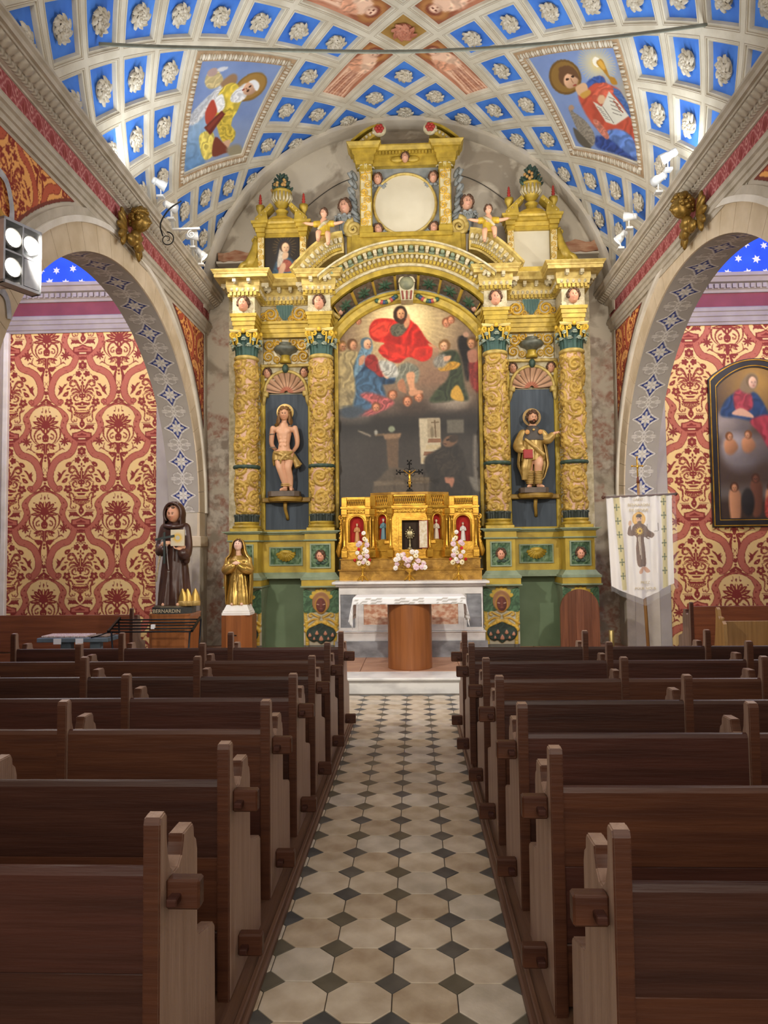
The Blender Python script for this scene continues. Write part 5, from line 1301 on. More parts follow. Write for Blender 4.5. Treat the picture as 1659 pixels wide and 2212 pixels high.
# inner gold arch of the canvas
ZP, RP = 4.115, 1.27
t = np.linspace(.165*PI, .835*PI, 49)
b = MB(); Q0 = [(RP*math.cos(x), ZP+RP*math.sin(x)) for x in t]; Q1 = [(1.43*math.cos(x), ZP+1.43*math.sin(x)) for x in t]
prof = [(1.255, 10.975), (1.255, 10.93), (1.29, 10.90), (1.37, 10.885), (1.385, 10.86), (1.42, 10.86), (1.43, 10.975)]
tt = np.linspace(PI-.56, .56, 49); G = np.array([[(r*math.cos(x), y, ZP+r*math.sin(x)) for x in tt] for r, y in prof]); b.grid(G); R(b, 'canvas_arch', m_gold)
for s in (-1, 1):
    R(MB().box(s*1.06, s*1.115, 10.90, 11.05, 1.95, 4.86, .01), 'canvas_stile', m_gold)
    R(MB().box(s*1.03, s*1.13, 10.86, 11.0, 4.76, 4.82, .01).box(s*1.05, s*1.3, 10.88, 11.0, 4.82, 5.2), 'arch_springer', m_gold)
    cherub(s*1.02, 10.88, 5.26, .15, None, face_b, rz=s*.5); R(MB().tube([(s*1.16, 10.85, 5.4), (s*1.13, 10.82, 5.2), (s*1.02, 10.84, 5.12)], [.02, .045, .02], 8), 'gilt_wing', m_gold2, True)
    # festoons beside the keystone
    f = MB()
    for k in range(9):
        q = (k/8); f.ball((s*(.17+.28*q), 10.86, 5.44-.05*math.sin(PI*q)-.06*q), (.04, .035, .035), 8, 5, ['3f5c46', '3d4f6a', 'b0524a', 'c9b26a'][k % 4])
    R(f, 'festoon', m_rv, True, True)
k = MB(); k.prism([(-.085, 5.34), (.085, 5.34), (.12, 5.60), (-.12, 5.60)], 10.74, 10.95, 'Y'); ks = R(k, 'keystone', m_cream)
for x in (-.055, 0, .055): link('stripe', MB().tube([(x, 10.735, 5.35), (x*1.25, 10.735, 5.48)], .014, 6, caps=True).mesh('stripe', mat('dull_red_wood', '8e4a3c', '7a3c30', .6)), ks)
k = MB(); k.ball((0, 10.76, 5.60), (.115, .09, .11), 16, 10); 
link('mask', k.mesh('mask', mat('olive_mask', '6d6f58', '8a8868', .6, scale=12), True), ks); link('mask_band', MB().tube([(.115*math.cos(a), 10.72-.02*math.sin(a), 5.60+.1*math.sin(a)) for a in np.linspace(0, PI, 13)], .016, 6).mesh('mask_band', m_cream, True), ks)

# ---- the canvas itself: a figure in red above clouds, angels and a kneeling woman, a friar in a dark hall below
def canvas_main():
    c = Canvas(236, 330, 726, 640, 1038, 1076, '3c3630')
    X, Y = c.X, c.Y
    c.I[:] = hexc('4a423c'); c.over(np.clip((905-Y)/60, 0, 1), '8a7562', 1.); c.over(fbm(X/45, Y/40, 4, 2)*np.clip((900-Y)/80, 0, 1), 'b39a80', .8)
    c.glow(874, 700, 150, 'f6dfa0', 1., 1.2); c.glow(870, 672, 70, 'fff0c0', 1., 1.)
    for k in range(48):
        a = k*PI/24; c.line([(872, 690), (872+120*math.cos(a), 690+110*math.sin(a))], 1.4, 'fbe6b4', 1, False, .35)
    c.over(np.clip((Y-890)/40, 0, 1)*fbm(X/35, Y/35, 4, 6), '5a554e', .7); c.over(np.clip(1-np.abs(Y-925)/35, 0, 1), '2c2722', .7)
    # cloud bank
    for x, y, rx, ry, col in ((760, 900, 45, 14, '8d8278'), (830, 885, 45, 14, '7a6a5e'), (895, 885, 40, 12, '5d4e44'), (965, 875, 40, 16, '9a8f84'), (985, 868, 34, 18, 'b5a898'), (775, 850, 40, 26, '9a8878'), (930, 800, 60, 40, '9c7c66'), (760, 800, 40, 60, 'a48a70')): c.ell(x, y, rx, ry, col, 0, 9, .7)
    # hall below: window with steps, pedestal, lattice, balustrade
    c.poly([(903, 908), (950, 908), (951, 968), (946, 1010), (906, 1006)], 'c9bda4', 1, False); c.poly([(922, 908), (949, 909), (950, 950), (922, 950)], 'b3a58c', 1, False); c.line([(938, 912), (940, 950)], 3, '7d6a50', .5, False); c.line([(930, 917), (948, 916)], 2, '7d6a50', .5, False); c.ell(932, 938, 4, 13, '8d8068', 0, 1)
    for k in range(4): c.poly([(924-k*5, 952+k*14), (951, 952+k*14), (951, 960+k*14), (922-k*5, 960+k*14)], ['9a7458', 'c8b898'][k % 2], .6, False)
    c.poly([(963, 912), (1001, 912), (1001, 941), (964, 941)], '7a7468', 1, False); c.line([(1024, 945), (1022, 1010), (1026, 1050)], 8, '8d867c', 2)
    c.poly([(833, 948), (860, 948), (858, 1010), (864, 1030), (842, 1026), (836, 1005)], '7c6650', 1.5, False); c.poly([(826, 940), (866, 939), (862, 950), (830, 952)], 'a08468', 1, False); c.line([(808, 942), (830, 941)], 4, '8a7458', 1, False); c.ell(845, 930, 7, 7, '9aa088', 0, 1); c.ell(811, 936, 4, 6, 'a8a498', 0, 1); c.line([(772, 932), (800, 944)], 4, '9a9080', 1, False)
    c.poly([(840, 1012), (895, 1020), (925, 1040), (930, 1076), (800, 1076), (805, 1048)], '6d6152', 3, False); c.poly([(805, 1042), (870, 1040), (872, 1050), (806, 1052)], '857866', 1, False); c.poly([(880, 1036), (930, 1034), (932, 1046), (880, 1048)], '80725e', 1, False); c.poly([(990, 1030), (1036, 1040), (1036, 1070), (1000, 1060)], '8a857c', 2, False)
    # friar
    c.poly([(955, 968), (972, 960), (992, 972), (1002, 1000), (1008, 1040), (1014, 1076), (930, 1076), (926, 1040), (914, 1012), (918, 990), (936, 980)], '3a332c', 2, folds=(.3, 14, .22, 3)); c.ell(970, 958, 17, 12, '8a6c54', -.4, 1); c.ell(978, 952, 11, 8, '4f4034', -.3, 1); c.ell(965, 955, 4, 2, '3c2a1e', -.3, .5); c.line([(955, 962), (962, 966)], 3, '6a4c3a', .5, False)
    c.poly([(958, 1034), (972, 1030), (978, 1042), (972, 1058), (966, 1050), (958, 1046)], 'b98870', 1); c.poly([(934, 990), (960, 975), (985, 1000), (990, 1030), (962, 1036), (945, 1020)], '453c33', 2, folds=(.8, 10, .25))
    # left group: angels, woman in blue
    c.poly([(727, 780), (745, 755), (775, 762), (790, 800), (765, 850), (735, 862), (727, 850)], 'b3a37c', 2, folds=(.4, 13, .22, 5)); c.poly([(727, 840), (760, 845), (785, 870), (750, 885), (727, 880)], 'a89a78', 2, folds=(.6, 12, .2))
    c.face(741, 748, 9, 'c99a76', '9a7a4c', 1); c.face(764, 746, 10, 'd6a684', '7d5c3a', 1)
    c.poly([(790, 755), (806, 790), (815, 800), (842, 800), (858, 812), (850, 830), (820, 836), (830, 860), (805, 890), (780, 870), (770, 830), (765, 790)], '3a536c', 2, folds=(.5, 14, .2, 1)); c.poly([(786, 742), (800, 738), (806, 752), (796, 775), (780, 800), (766, 815), (768, 785)], '7f9aa8', 1.5, folds=(.3, 8, .15))
    c.poly([(792, 770), (810, 768), (822, 790), (835, 808), (822, 816), (800, 800), (790, 790)], '9c3a34', 1.5, folds=(.7, 9, .2)); c.poly([(826, 806), (838, 806), (842, 818), (834, 820)], 'dcb090', 1); c.poly([(778, 772), (790, 768), (786, 785), (776, 790)], 'd0a080', 1)
    c.poly([(770, 815), (800, 800), (825, 830), (833, 870), (805, 892), (780, 888), (762, 880), (768, 850)], '55728a', 2, folds=(.25, 13, .28, 4)); c.poly([(778, 855), (800, 850), (838, 862), (850, 875), (822, 892), (790, 900), (772, 895), (805, 880)], 'b56a68', 2, folds=(.5, 9, .25)); c.poly([(740, 880), (775, 880), (790, 892), (760, 905), (735, 898)], '56606a', 4)
    c.face(795, 744, 11, 'dcae8c', '6a7c86', 1, 1.2)
    # right group: angel in green and yellow, others behind
    c.poly([(990, 740), (1006, 730), (1018, 760), (1020, 800), (1008, 830), (1000, 790)], '352f2a', 2, folds=(1.4, 8, .2)); c.poly([(1012, 790), (1034, 780), (1036, 850), (1018, 840)], '9c4a44', 2, folds=(.3, 9, .2)); c.face(1019, 748, 10, 'd0a07c', '8a6a48', -.6); c.ell(1008, 728, 6, 6, 'c9a48a', 0, 1); c.poly([(1010, 765), (1030, 762), (1032, 785), (1014, 788)], 'b98a74', 1.5)
    c.poly([(950, 772), (966, 762), (990, 766), (1000, 800), (1004, 840), (1010, 870), (985, 868), (965, 872), (928, 872), (940, 850), (965, 825), (972, 800), (955, 795)], '4a523c', 2, folds=(.4, 13, .25, 2)); c.poly([(950, 795), (975, 785), (995, 790), (988, 800), (965, 806), (950, 805)], 'c49a44', 1.5, folds=(.9, 7, .2)); c.poly([(975, 848), (990, 838), (1002, 870), (975, 866)], 'd3ab52', 1.5); c.poly([(938, 780), (958, 768), (970, 782), (958, 798), (940, 796)], '9a9488', 2, folds=(.9, 7, .2))
    c.poly([(960, 775), (975, 772), (972, 782), (960, 784)], 'd9ae8c', 1); c.face(960, 752, 10, 'dcb08c', '8d6a40', -.7, 1.3); c.ell(944, 760, 6, 6, 'b99478', 0, 1.5)
    # putti heads
    for x, y, r in ((966, 702, 9), (976, 696, 8), (848, 857, 9), (880, 872, 10), (904, 863, 9), (812, 883, 9), (776, 694, 6)): c.face(x, y, r, 'd39a78', '8d5c3c', 0, 1.15)
    # central figure
    c.poly([(856, 800), (880, 785), (905, 800), (900, 830), (880, 826), (868, 850), (856, 830)], '8d8c7c', 2, folds=(.3, 10, .2)); c.poly([(858, 830), (872, 822), (878, 850), (874, 852), (862, 846)], 'b9896a', 1.5); c.poly([(878, 812), (896, 808), (896, 835), (900, 850), (888, 858), (884, 840)], 'd9a884', 1.5); c.poly([(884, 848), (904, 846), (914, 852), (888, 858)], 'd3a280', 1)
    c.poly([(820, 780), (850, 785), (862, 812), (840, 818), (822, 800)], 'b9b6ac', 2.5, folds=(.8, 9, .2))
    c.poly([(798, 716), (806, 694), (830, 687), (862, 693), (884, 690), (905, 708), (922, 735), (935, 750), (932, 775), (912, 784), (885, 774), (862, 786), (838, 778), (818, 758), (832, 742), (808, 736)], 'c1382a', 1.5, folds=(.75, 24, .24, 6))
    c.poly([(800, 716), (812, 698), (838, 694), (852, 706), (840, 722), (816, 732)], 'd9523c', 2, folds=(.5, 13, .18)); c.poly([(822, 752), (850, 745), (900, 752), (930, 762), (905, 778), (880, 768), (850, 776)], 'cf4432', 2, folds=(.4, 15, .22))
    c.poly([(846, 706), (862, 698), (880, 700), (884, 706), (872, 724), (856, 728), (846, 722)], '6f6a58', 1.5, folds=(.9, 6, .2)); c.poly([(874, 700), (880, 690), (884, 678), (888, 690), (886, 704), (878, 710)], 'd3a07a', .8); c.poly([(926, 745), (940, 750), (944, 755), (930, 752)], 'd3a07a', 1)
    c.poly([(853, 690), (852, 672), (862, 662), (876, 664), (882, 680), (876, 694), (864, 698)], '4c3524', 1.2); c.face(868, 679, 12, 'd9a67c', '4c3524', .2, 1.1); c.poly([(860, 686), (868, 694), (877, 686), (874, 698), (866, 700)], '5a3d28', 1.2)
    c.I = np.clip(c.I, 0, 1)**1.3; c.grain(.10, .25, 3); return c
cv = canvas_main()
nx, nz = 236, 330; U, V = np.meshgrid(np.linspace(0, 1, nx), np.linspace(0, 1, nz))
# pixel frame -> canvas plane at Y=10.985 (x relative to the axis)
Xc = -1.07+U*2.14; Zc_ = 5.40-V*(5.40-2.02)
pxx = 729.5+U*(1034-729.5); pyy = 652+V*480; I = cv.I[np.clip(((pyy-640)/(1076-640)*(cv.ny-1)).round().astype(int), 0, cv.ny-1), np.clip(((pxx-726)/(1038-726)*(cv.nx-1)).round().astype(int), 0, cv.nx-1)]
keep = (Xc**2+(np.maximum(Zc_-ZP, 0))**2 < 1.36**2)
P = np.stack([Xc, np.full(Xc.shape, 10.985), Zc_], -1); F = quads(nx, nz); F = F[keep.ravel()[F].all(1)]
m_oil = vmat('oil_painting', .45, var=.05, vscale=20, bump=.12, bscale=120, spec=.35)
pt = link('painting', to_mesh('painting', P.reshape(-1, 3), F, m_oil, False, I.reshape(-1, 3)), None, Matrix.Translation((AX, 0, 0)))
MB().prism([(1.09, 1.98)]+[(max(-1.09, min(1.09, 1.36*math.cos(a))), ZP+1.36*math.sin(a)) for a in np.linspace(.6, PI-.6, 25)]+[(-1.09, 1.98)], 10.99, 11.02, 'Y').build('stretcher_board', mat('old_wood_board', '5a4432', '4a3828', .7), pt)
tag(pt, 'large arched canvas of a red-cloaked figure above clouds in the altarpiece', 'painting')

# ---- attic: round frame between two small pillars
R(MB().box(-.82, .82, 10.80, 11.0, 6.0, 6.38).box(-.70, .70, 10.76, 11.0, 6.33, 6.40, .008), 'attic_base', m_gold)
R(MB().box(-.56, .56, 10.95, 11.0, 6.38, 7.50), 'attic_field', m_grey2)
b = MB(); A = np.linspace(0, 2*PI, 65)[:-1]; G = np.array([[(.0-.012+r*math.cos(a), y, 6.895+r*math.sin(a)) for a in A] for r, y in ((.455, 10.95), (.458, 10.91), (.475, 10.895), (.49, 10.91), (.50, 10.95))]); b.grid(G, wrap=True)
md = R(b, 'medallion_rim', m_gold2, True); link('medallion_disc', MB().prism([(-.012+.462*math.cos(a), 6.895+.462*math.sin(a)) for a in A], 10.932, 10.948, 'Y').mesh('medallion_disc', mat('blank_cream_disc', 'cfc6ae', 'c3b99f', .6, scale=2)), md)
for sx in (-1, 1):
    for z in (7.29, 6.50): cherub(sx*.425, 10.90, z, .16, wing_grey, face_b)
    # pillar with vine
    relief('pillar_vine', sx*.60-.075, sx*.60+.075, 6.52, 7.36, 10.796, 30, 110, scrollwork([(sx*.6+.03*(1 if j % 2 else -1), 6.57+.115*j, .075, 1 if j % 2 else -1, j) for j in range(8)], base='cdbf94', amp=.03))
    p = MB(); p.box(sx*.6-.09, sx*.6+.09, 10.80, 10.98, 6.40, 7.47).box(sx*.6-.105, sx*.6+.105, 10.78, 10.98, 6.40, 6.50, .01).box(sx*.6-.10, sx*.6+.10, 10.79, 10.98, 7.36, 7.40, .006); pil = R(p, 'attic_pillar', m_gold)
    lf = MB(); leafring(lf, .075, .10, 7.38, 7.47, 8, .03, .03, 0, 'd8cfae', 'c9b878'); lf.xform(Matrix.Translation((sx*.6, 10.88, 0))); R(lf, 'pillar_capital', m_rv, False, True)
    b = MB(); stack(b, sx*.62, .13, 10.78, 11.0, [(7.47, 0), (7.52, .005), (7.52, .015), (7.60, .02), (7.62, .05), (7.67, .055), (7.675, .09), (7.71, .10), (7.75, .13), (7.76, .13)]); R(b, 'attic_entablature_block', m_gold)
    # flanking leafy wing, big scroll, winged head
    wv = MB()
    for k in range(6):
        q = k/5; wv.ball((sx*(.76+.05*math.sin(q*3)+.02*(k % 2)), 10.93, 6.72+.13*k), (.07-.006*k, .035, .10), 10, 6, M=np.array(Matrix.Rotation(sx*.5, 3, 'Y')))
    for k in range(7): wv.tube([(sx*(.70+.02*k), 10.9, 6.6+.12*k), (sx*(.80+.01*k), 10.88, 6.66+.12*k), (sx*(.83-.005*k), 10.9, 6.76+.11*k)], [.03, .035, .008], 7)
    R(wv, 'leafy_wing', m_grey2, True)
    sc = MB(); volute(sc, (sx*.80, 10.86, 6.50), .14, (sx, 0), .045, 1.9, None, 48, -1); volute(sc, (sx*.80, 10.90, 6.50), .15, (sx, 0), .05, 1.2, None, 40, -1); sc.tube([(sx*.70, 10.88, 6.45), (sx*.74, 10.88, 6.36), (sx*.86, 10.88, 6.34)], [.03, .04, .02], 8); R(sc, 'scroll', m_gold2, True)
    R(MB().box(sx*.72, sx*.90, 10.82, 11.0, 6.05, 6.37, .01), 'scroll_block', m_gold)
    cherub(sx*.93, 10.84, 6.84, .215, None, face_b, rz=sx*.15); wg = MB(); leafring(wg, .05, .13, 6.42, 6.70, 9, .05, .02, 0, '8f9290', '7d807c'); wg.xform(Matrix.Translation((sx*.95, 10.9, 0))); R(wg, 'feather_ruff', m_rv, False, True)
    # broken pediment arm with red rosette
    arm = MB(); t = np.linspace(0, 1, 15)
    cen = np.stack([sx*(.80-.42*t), np.full(15, 0.), 7.79+.235*np.sin(t*PI/2*1.0)], -1)
    T = np.gradient(cen, axis=0); T /= np.linalg.norm(T, axis=1)[:, None]; N_ = np.stack([-T[:, 2]*sx*-1, 0*t, T[:, 0]*sx*-1], -1)
    th = .15-.05*t
    rows = [[(c+[0, y, 0]-n*h*k) for c, n, h in zip(cen, N_, th)] for y, k in ((10.74, 0.), (10.70, -.12), (10.74, -.2), (10.98, -.2), (10.98, 1.), (10.78, 1.), (10.76, .3))]
    arm.grid(np.array(rows)); V0 = np.array(rows); arm.add(V0[:, 0], [tuple(range(7))]); arm.add(V0[:, -1], [tuple(range(7))]); ao = R(arm, 'pediment_arm', m_gold)
    bl = MB()
    for q in np.linspace(.1, .85, 7):
        i = int(q*14); c = cen[i]-N_[i]*th[i]*.55; bl.ball((c[0], 10.76, c[2]), (.025, .03, .025), 7, 5)
    link('bead_row', bl.mesh('bead_row', m_cream, True), ao)['kind'] = 'stuff'
    rs = MB(); rs.lathe([(0, 0), (.10, 0), (.105, .03), (.095, .06), (0, .06)], 0, 0, 0, 24); rs.xform(Matrix(((1, 0, 0, sx*.385), (0, 0, -1, 10.80), (0, 1, 0, 7.985), (0, 0, 0, 1)))); ro = R(rs, 'scroll_end', m_cream, True)
    fl = MB()
    for k in range(6): fl.ball((sx*.385+.045*math.cos(k*PI/3), 10.725, 7.985+.045*math.sin(k*PI/3)), (.032, .02, .032), 9, 6)
    fl.ball((sx*.385, 10.715, 7.985), (.025, .022, .025), 9, 6); link('red_rose', fl.mesh('red_rose', mat('red_rose_paint', 'b03a30', '982c26', .5), True), ro)
en = MB().prism([(10.99, 7.47), (10.86, 7.47), (10.855, 7.53), (10.85, 7.53), (10.85, 7.60), (10.82, 7.62), (10.82, 7.67), (10.78, 7.675), (10.75, 7.73), (10.75, 7.75), (10.99, 7.75)], -.52, .52, 'X'); eo = R(en, 'attic_entablature', m_gold)
dd = MB()
for x in np.arange(-.48, .481, .05): dd.box(x-.014, x+.014, 10.79, 10.83, 7.62, 7.665)
link('dentil_row', dd.mesh('dentil_row', m_gold), eo)['kind'] = 'stuff'
cherub(0, 10.80, 7.56, .14, None, face_b); R(MB().ball((-.12, 10.83, 7.55), (.1, .03, .05), 10, 6).ball((.12, 10.83, 7.55), (.1, .03, .05), 10, 6), 'gilt_wing', m_gold, True)

# ---- side tabernacles with vases and finials
m_red = mat('red_finial', 'a8382e', '8e2c25', .5, scale=8)
for s in (-1, 1):
    cx = s*1.905; zt = 0. if s < 0 else -.03
    R(MB().box(cx-.27, cx+.27, 10.98, 11.05, 5.75, 6.52), 'tabernacle_back', m_cream if s < 0 else MATS['blank_cream_disc'])
    for sx in (-1, 1):
        p = MB(); p.box(cx+sx*.325-.05, cx+sx*.325+.05, 10.90, 11.05, 5.74, 6.48).box(cx+sx*.325-.065, cx+sx*.325+.065, 10.88, 11.05, 6.44, 6.5, .008); pil = R(p, 'tabernacle_pillar', m_gold)
        relief('pillar_vine', cx+sx*.325-.045, cx+sx*.325+.045, 5.8, 6.42, 10.898, 22, 80, scrollwork([(cx+sx*.325+.015*(1 if j % 2 else -1), 5.84+.09*j, .05, 1 if j % 2 else -1, j) for j in range(7)], base='d0c296', amp=.022))
        b = MB(); stack(b, cx+sx*.33, .07, 10.86, 11.05, [(6.50, 0), (6.56, .005), (6.565, .03), (6.61, .035), (6.62, .055), (6.655, .06)]); R(b, 'tabernacle_block', m_gold)
        # raked pediment piece
        q = [(cx+sx*.40, 6.655), (cx+sx*.40, 6.70), (cx+sx*.16, 6.93), (cx+sx*.12, 6.88), (cx+sx*.22, 6.78), (cx+sx*.20, 6.655)]; R(MB().prism(q if sx > 0 else q[::-1], 10.82, 11.0, 'Y'), 'raked_pediment', m_gold)
        bd = MB()
        for k in range(4): bd.ball((cx+sx*(.36-.06*k), 10.82, 6.69+.055*k), (.018, .02, .018), 6, 4)
        R(bd, 'bead_row', m_gold2, True, kind='stuff')
        # cup and red spiral finial
        f = MB(); f.lathe([(0, 6.72), (.05, 6.72), (.03, 6.78), (.035, 6.82), (.065, 6.88), (.07, 6.93), (.04, 6.93), (0, 6.92)], cx+sx*.335, 10.93, 0, 14); R(f, 'finial_cup', m_gold, True)
        R(MB().lathe([(0, 6.93), (.026, 6.94), (.018, 6.965), (.03, 6.985), (.018, 7.005), (.028, 7.025), (.016, 7.045), (.024, 7.06), (.014, 7.08), (.018, 7.095), (0, 7.13)], cx+sx*.335, 10.93, 0, 12), 'red_finial', m_red, True)
    b = MB().prism([(11.05, 6.50), (10.92, 6.50), (10.91, 6.56), (10.88, 6.565), (10.875, 6.61), (10.85, 6.62), (10.84, 6.65), (11.05, 6.65)], cx-.27, cx+.27, 'X'); R(b, 'tabernacle_entablature', m_gold)
    R(MB().box(cx-.27, cx+.27, 10.94, 11.0, 6.44, 6.50), 'tabernacle_lintel', m_gold)
    v = MB(); v.box(cx-.22, cx+.22, 10.84, 11.0, 6.65, 6.68).lathe([(0, 6.68), (.2, 6.68), (.10, 6.72), (.075, 6.80), (.10, 6.83), (.06, 6.85), (.05, 6.88), (.09, 6.91), (.135, 6.98), (.15, 7.06), (.145, 7.10), (.155, 7.12), (.15, 7.14), (0, 7.14)], cx, 10.92, 0, 24); vo = R(v, 'vase', m_gold, True); autosmooth(vo.data, 40)
    fe = MB()
    for k in range(9):
        a = PI+PI*k/8; fe.tube([(cx+.145*math.cos(a), 10.92+.15*math.sin(a), 7.09), (cx+.15*math.cos(a), 10.92+.155*math.sin(a), 7.03-.03*math.sin(PI*k/8)*2), (cx+.11*math.cos(a), 10.92+.12*math.sin(a), 6.95)], [.012, .022, .01], 6)
    link('swag', fe.mesh('swag', m_cream, True), vo)
    lv = MB(); rg = random.Random(4+s)
    for k in range(40):
        a = rg.uniform(0, 2*PI); h = rg.uniform(0, 1); r = .16*(1-h*.75); c0 = (cx+r*math.cos(a), 10.92+r*math.sin(a)*.8, 7.13+.26*h); lv.ball(c0, (.022, .03, .06), 7, 5, M=np.array(Matrix.Rotation(rg.uniform(-.7, .7), 3, 'X') @ Matrix.Rotation(math.cos(a)*.7, 3, 'Y')))
    lv.ball((cx, 10.92, 7.22), (.12, .1, .13), 12, 8); lf = lv.mesh('foliage', m_dgreen, True); link('foliage', lf, vo)
    fr = MB()
    for k in range(9):
        a = PI+rg.uniform(.15, PI-.15); h = rg.uniform(.05, .5); r = .15*(1-h*.5); fr.ball((cx+r*math.cos(a), 10.91+r*math.sin(a), 7.13+.3*h), .026, 8, 6)
    link('fruit', fr.mesh('fruit', mat('ochre_fruit', 'c39a58', 'a87c46', .5), True), vo)
    # console scroll on the outer side
    sc = MB(); volute(sc, (cx+s*.53, 10.88, 5.89), .125, (s, 0), .05, 1.7, None, 44, -1); sc.ball((cx+s*.52, 10.93, 5.88), (.14, .05, .13), 14, 9).tube([(cx+s*.40, 10.92, 6.42), (cx+s*.425, 10.92, 6.25), (cx+s*.47, 10.92, 6.08), (cx+s*.55, 10.92, 5.95)], [.035, .055, .085, .09], 9).tube([(cx+s*.41, 10.93, 6.1), (cx+s*.42, 10.93, 5.9), (cx+s*.45, 10.93, 5.8)], [.06, .08, .07], 8); volute(sc, (cx+s*.43, 10.92, 6.40), .05, (s, 0), .02, 1.4, None, 24, 1); sc.box(cx+s*.38, cx+s*.62, 10.86, 11.0, 5.715, 5.77); sc.tube([(cx+s*.40, 10.93, 5.8), (cx+s*.48, 10.93, 5.84), (cx+s*.5, 10.93, 5.9)], .06, 8); R(sc, 'console_scroll', m_gold, True)
    # swept pediment arm that carries the putto
    t = np.linspace(0, 1, 21); ctr = np.stack([s*(1.66-.72*t), 0*t, 5.74+.50*np.sin(t*PI/2)], -1); T = np.gradient(ctr, axis=0); T /= np.linalg.norm(T, axis=1)[:, None]; N_ = np.stack([-T[:, 2], 0*t, T[:, 0]], -1); N_ *= np.sign(N_[:, 2:3])
    prof = [(0, 10.62), (.035, 10.60), (.07, 10.55), (.10, 10.55), (.10, 10.98), (-.17, 10.98), (-.17, 10.70), (-.12, 10.68), (-.05, 10.66)]
    rows = np.array([[c+[0, y, 0]+n*k for c, n in zip(ctr, N_)] for k, y in prof]); b = MB(); b.grid(rows[[*range(len(prof)), 0]]); b.add(rows[:, 0], [tuple(range(9))]); b.add(rows[:, -1], [tuple(range(9))]); ao = R(b, 'swept_pediment', m_gold2)
    md2, dn2, eg2 = MB(), MB(), MB()
    for i in range(1, 20, 2):
        c = ctr[i]-N_[i]*.02; M = Matrix.Translation((c[0], 0, c[2])) @ Matrix.Rotation(math.atan2(-T[i, 2], T[i, 0]), 4, 'Y')
        md2.merge(MB().box(-.024, .024, 10.57, 10.68, -.02, .03).ball((0, 10.58, -.02), (.024, .025, .028), 7, 5), M)
    for q in np.arange(.03, .98, .05):
        c = np.array([np.interp(q, t, ctr[:, k]) for k in range(3)]); n = np.array([np.interp(q, t, N_[:, k]) for k in range(3)]); a = math.atan2(-np.interp(q, t, T[:, 2]), np.interp(q, t, T[:, 0]))
        for bb, dd_, kind in ((eg2, .075, 'e'), (dn2, .125, 'd')):
            p = c-n*dd_; M = Matrix.Translation((p[0], 0, p[2])) @ Matrix.Rotation(a, 4, 'Y'); bb.merge(MB().ball((0, 10.66, 0), (.018, .025, .025), 7, 5) if kind == 'e' else MB().box(-.013, .013, 10.655, 10.70, -.02, .02), M)
    for b, nm, m in ((md2, 'modillion_row', m_cream), (eg2, 'egg_row', m_cream), (dn2, 'dentil_row', m_gold)): link(nm, b.mesh(nm, m), ao)['kind'] = 'stuff'
# portrait in the left tabernacle
c = Canvas(84, 110, 564, 498, 647, 602, '2c2620'); c.glow(607, 530, 30, '6a5434', .8)
for k in range(22): c.line([(610, 528), (610+26*math.cos(k*.285), 528+26*math.sin(k*.285))], 1, '9a7a44', .4, False, .5)
c.poly([(580, 600), (585, 572), (592, 545), (596, 522), (606, 511), (618, 514), (625, 530), (622, 550), (632, 560), (634, 600)], '2b2a2c', 1.5); c.poly([(584, 600), (590, 565), (600, 555), (622, 552), (632, 572), (634, 600)], '3c5568', 1.5, folds=(.5, 8, .2)); c.poly([(594, 575), (606, 556), (622, 558), (628, 575), (615, 582)], '8a4a3c', 1.2, folds=(.8, 6, .2))
c.poly([(594, 560), (600, 530), (606, 520), (610, 540), (606, 560), (596, 572)], 'b9ad9c', 1, folds=(.2, 5, .15)); c.face(612, 530, 11, 'd3ac88', '3a2c24', .5, 1.1); c.poly([(607, 541), (618, 541), (616, 552), (606, 554)], 'c9a484', 1)
c.poly([(596, 585), (602, 566), (610, 562), (612, 572), (604, 588)], 'c9a080', .8); c.poly([(622, 578), (630, 560), (638, 556), (640, 566), (632, 582)], 'c9a080', .8)
P = np.stack([-1.905-.27+.54*(c.X-568)/(643-568), np.full(c.X.shape, 10.955), 6.50-.72*(c.Y-500)/98], -1)
po = link('painting', to_mesh('painting', P.reshape(-1, 3), quads(84, 110), m_oil, False, c.I.reshape(-1, 3)), None, Matrix.Translation((AX, 0, 0))); MB().box(-2.175, -1.635, 10.958, 10.98, 5.78, 6.46).build('stretcher_board', MATS['old_wood_board'], po); tag(po, 'small dark portrait of a veiled praying woman at upper left of altarpiece', 'painting')
# rough old beams in the wall behind the altarpiece
m_beam = mat('rough_red_beam', '8d5a40', 'b08a6c', .85, scale=6, stretch=(.6, 3, 3), bump=.4, bscale=15)
for x0, x1, z0, z1, lab in ((-3.03, -2.30, 6.19, 6.36, 'rough broken reddish beam end sticking out at left of altarpiece'), (2.30, 2.96, 6.19, 6.38, 'rough reddish beam end sticking out at right of altarpiece')):
    b = MB(); n = 9; xs = np.linspace(x0, x1, n); rg = random.Random(2)
    rows = np.array([[(x, 11.18+rg.uniform(-.015, .015), z0+rg.uniform(-.015, .02)) for x in xs], [(x, 11.18+rg.uniform(-.015, .015), z1+rg.uniform(-.05, .01)) for x in xs], [(x, 11.38, z1+rg.uniform(-.02, .01)) for x in xs], [(x, 11.38, z0) for x in xs]]); b.grid(rows[[0, 1, 2, 3, 0]]); b.add(rows[:, 0], [(0, 1, 2, 3)]); b.add(rows[:, -1], [(0, 1, 2, 3)])
    o = b.build('wooden_beam', m_beam); tag(o, lab, 'beam')
    MB().box(x0-.03 if x0 < 0 else x0, x1 if x0 < 0 else x1+.03, 11.2, 11.385, z0-.03, z0+.005).build('ledge', m_plaster, o)
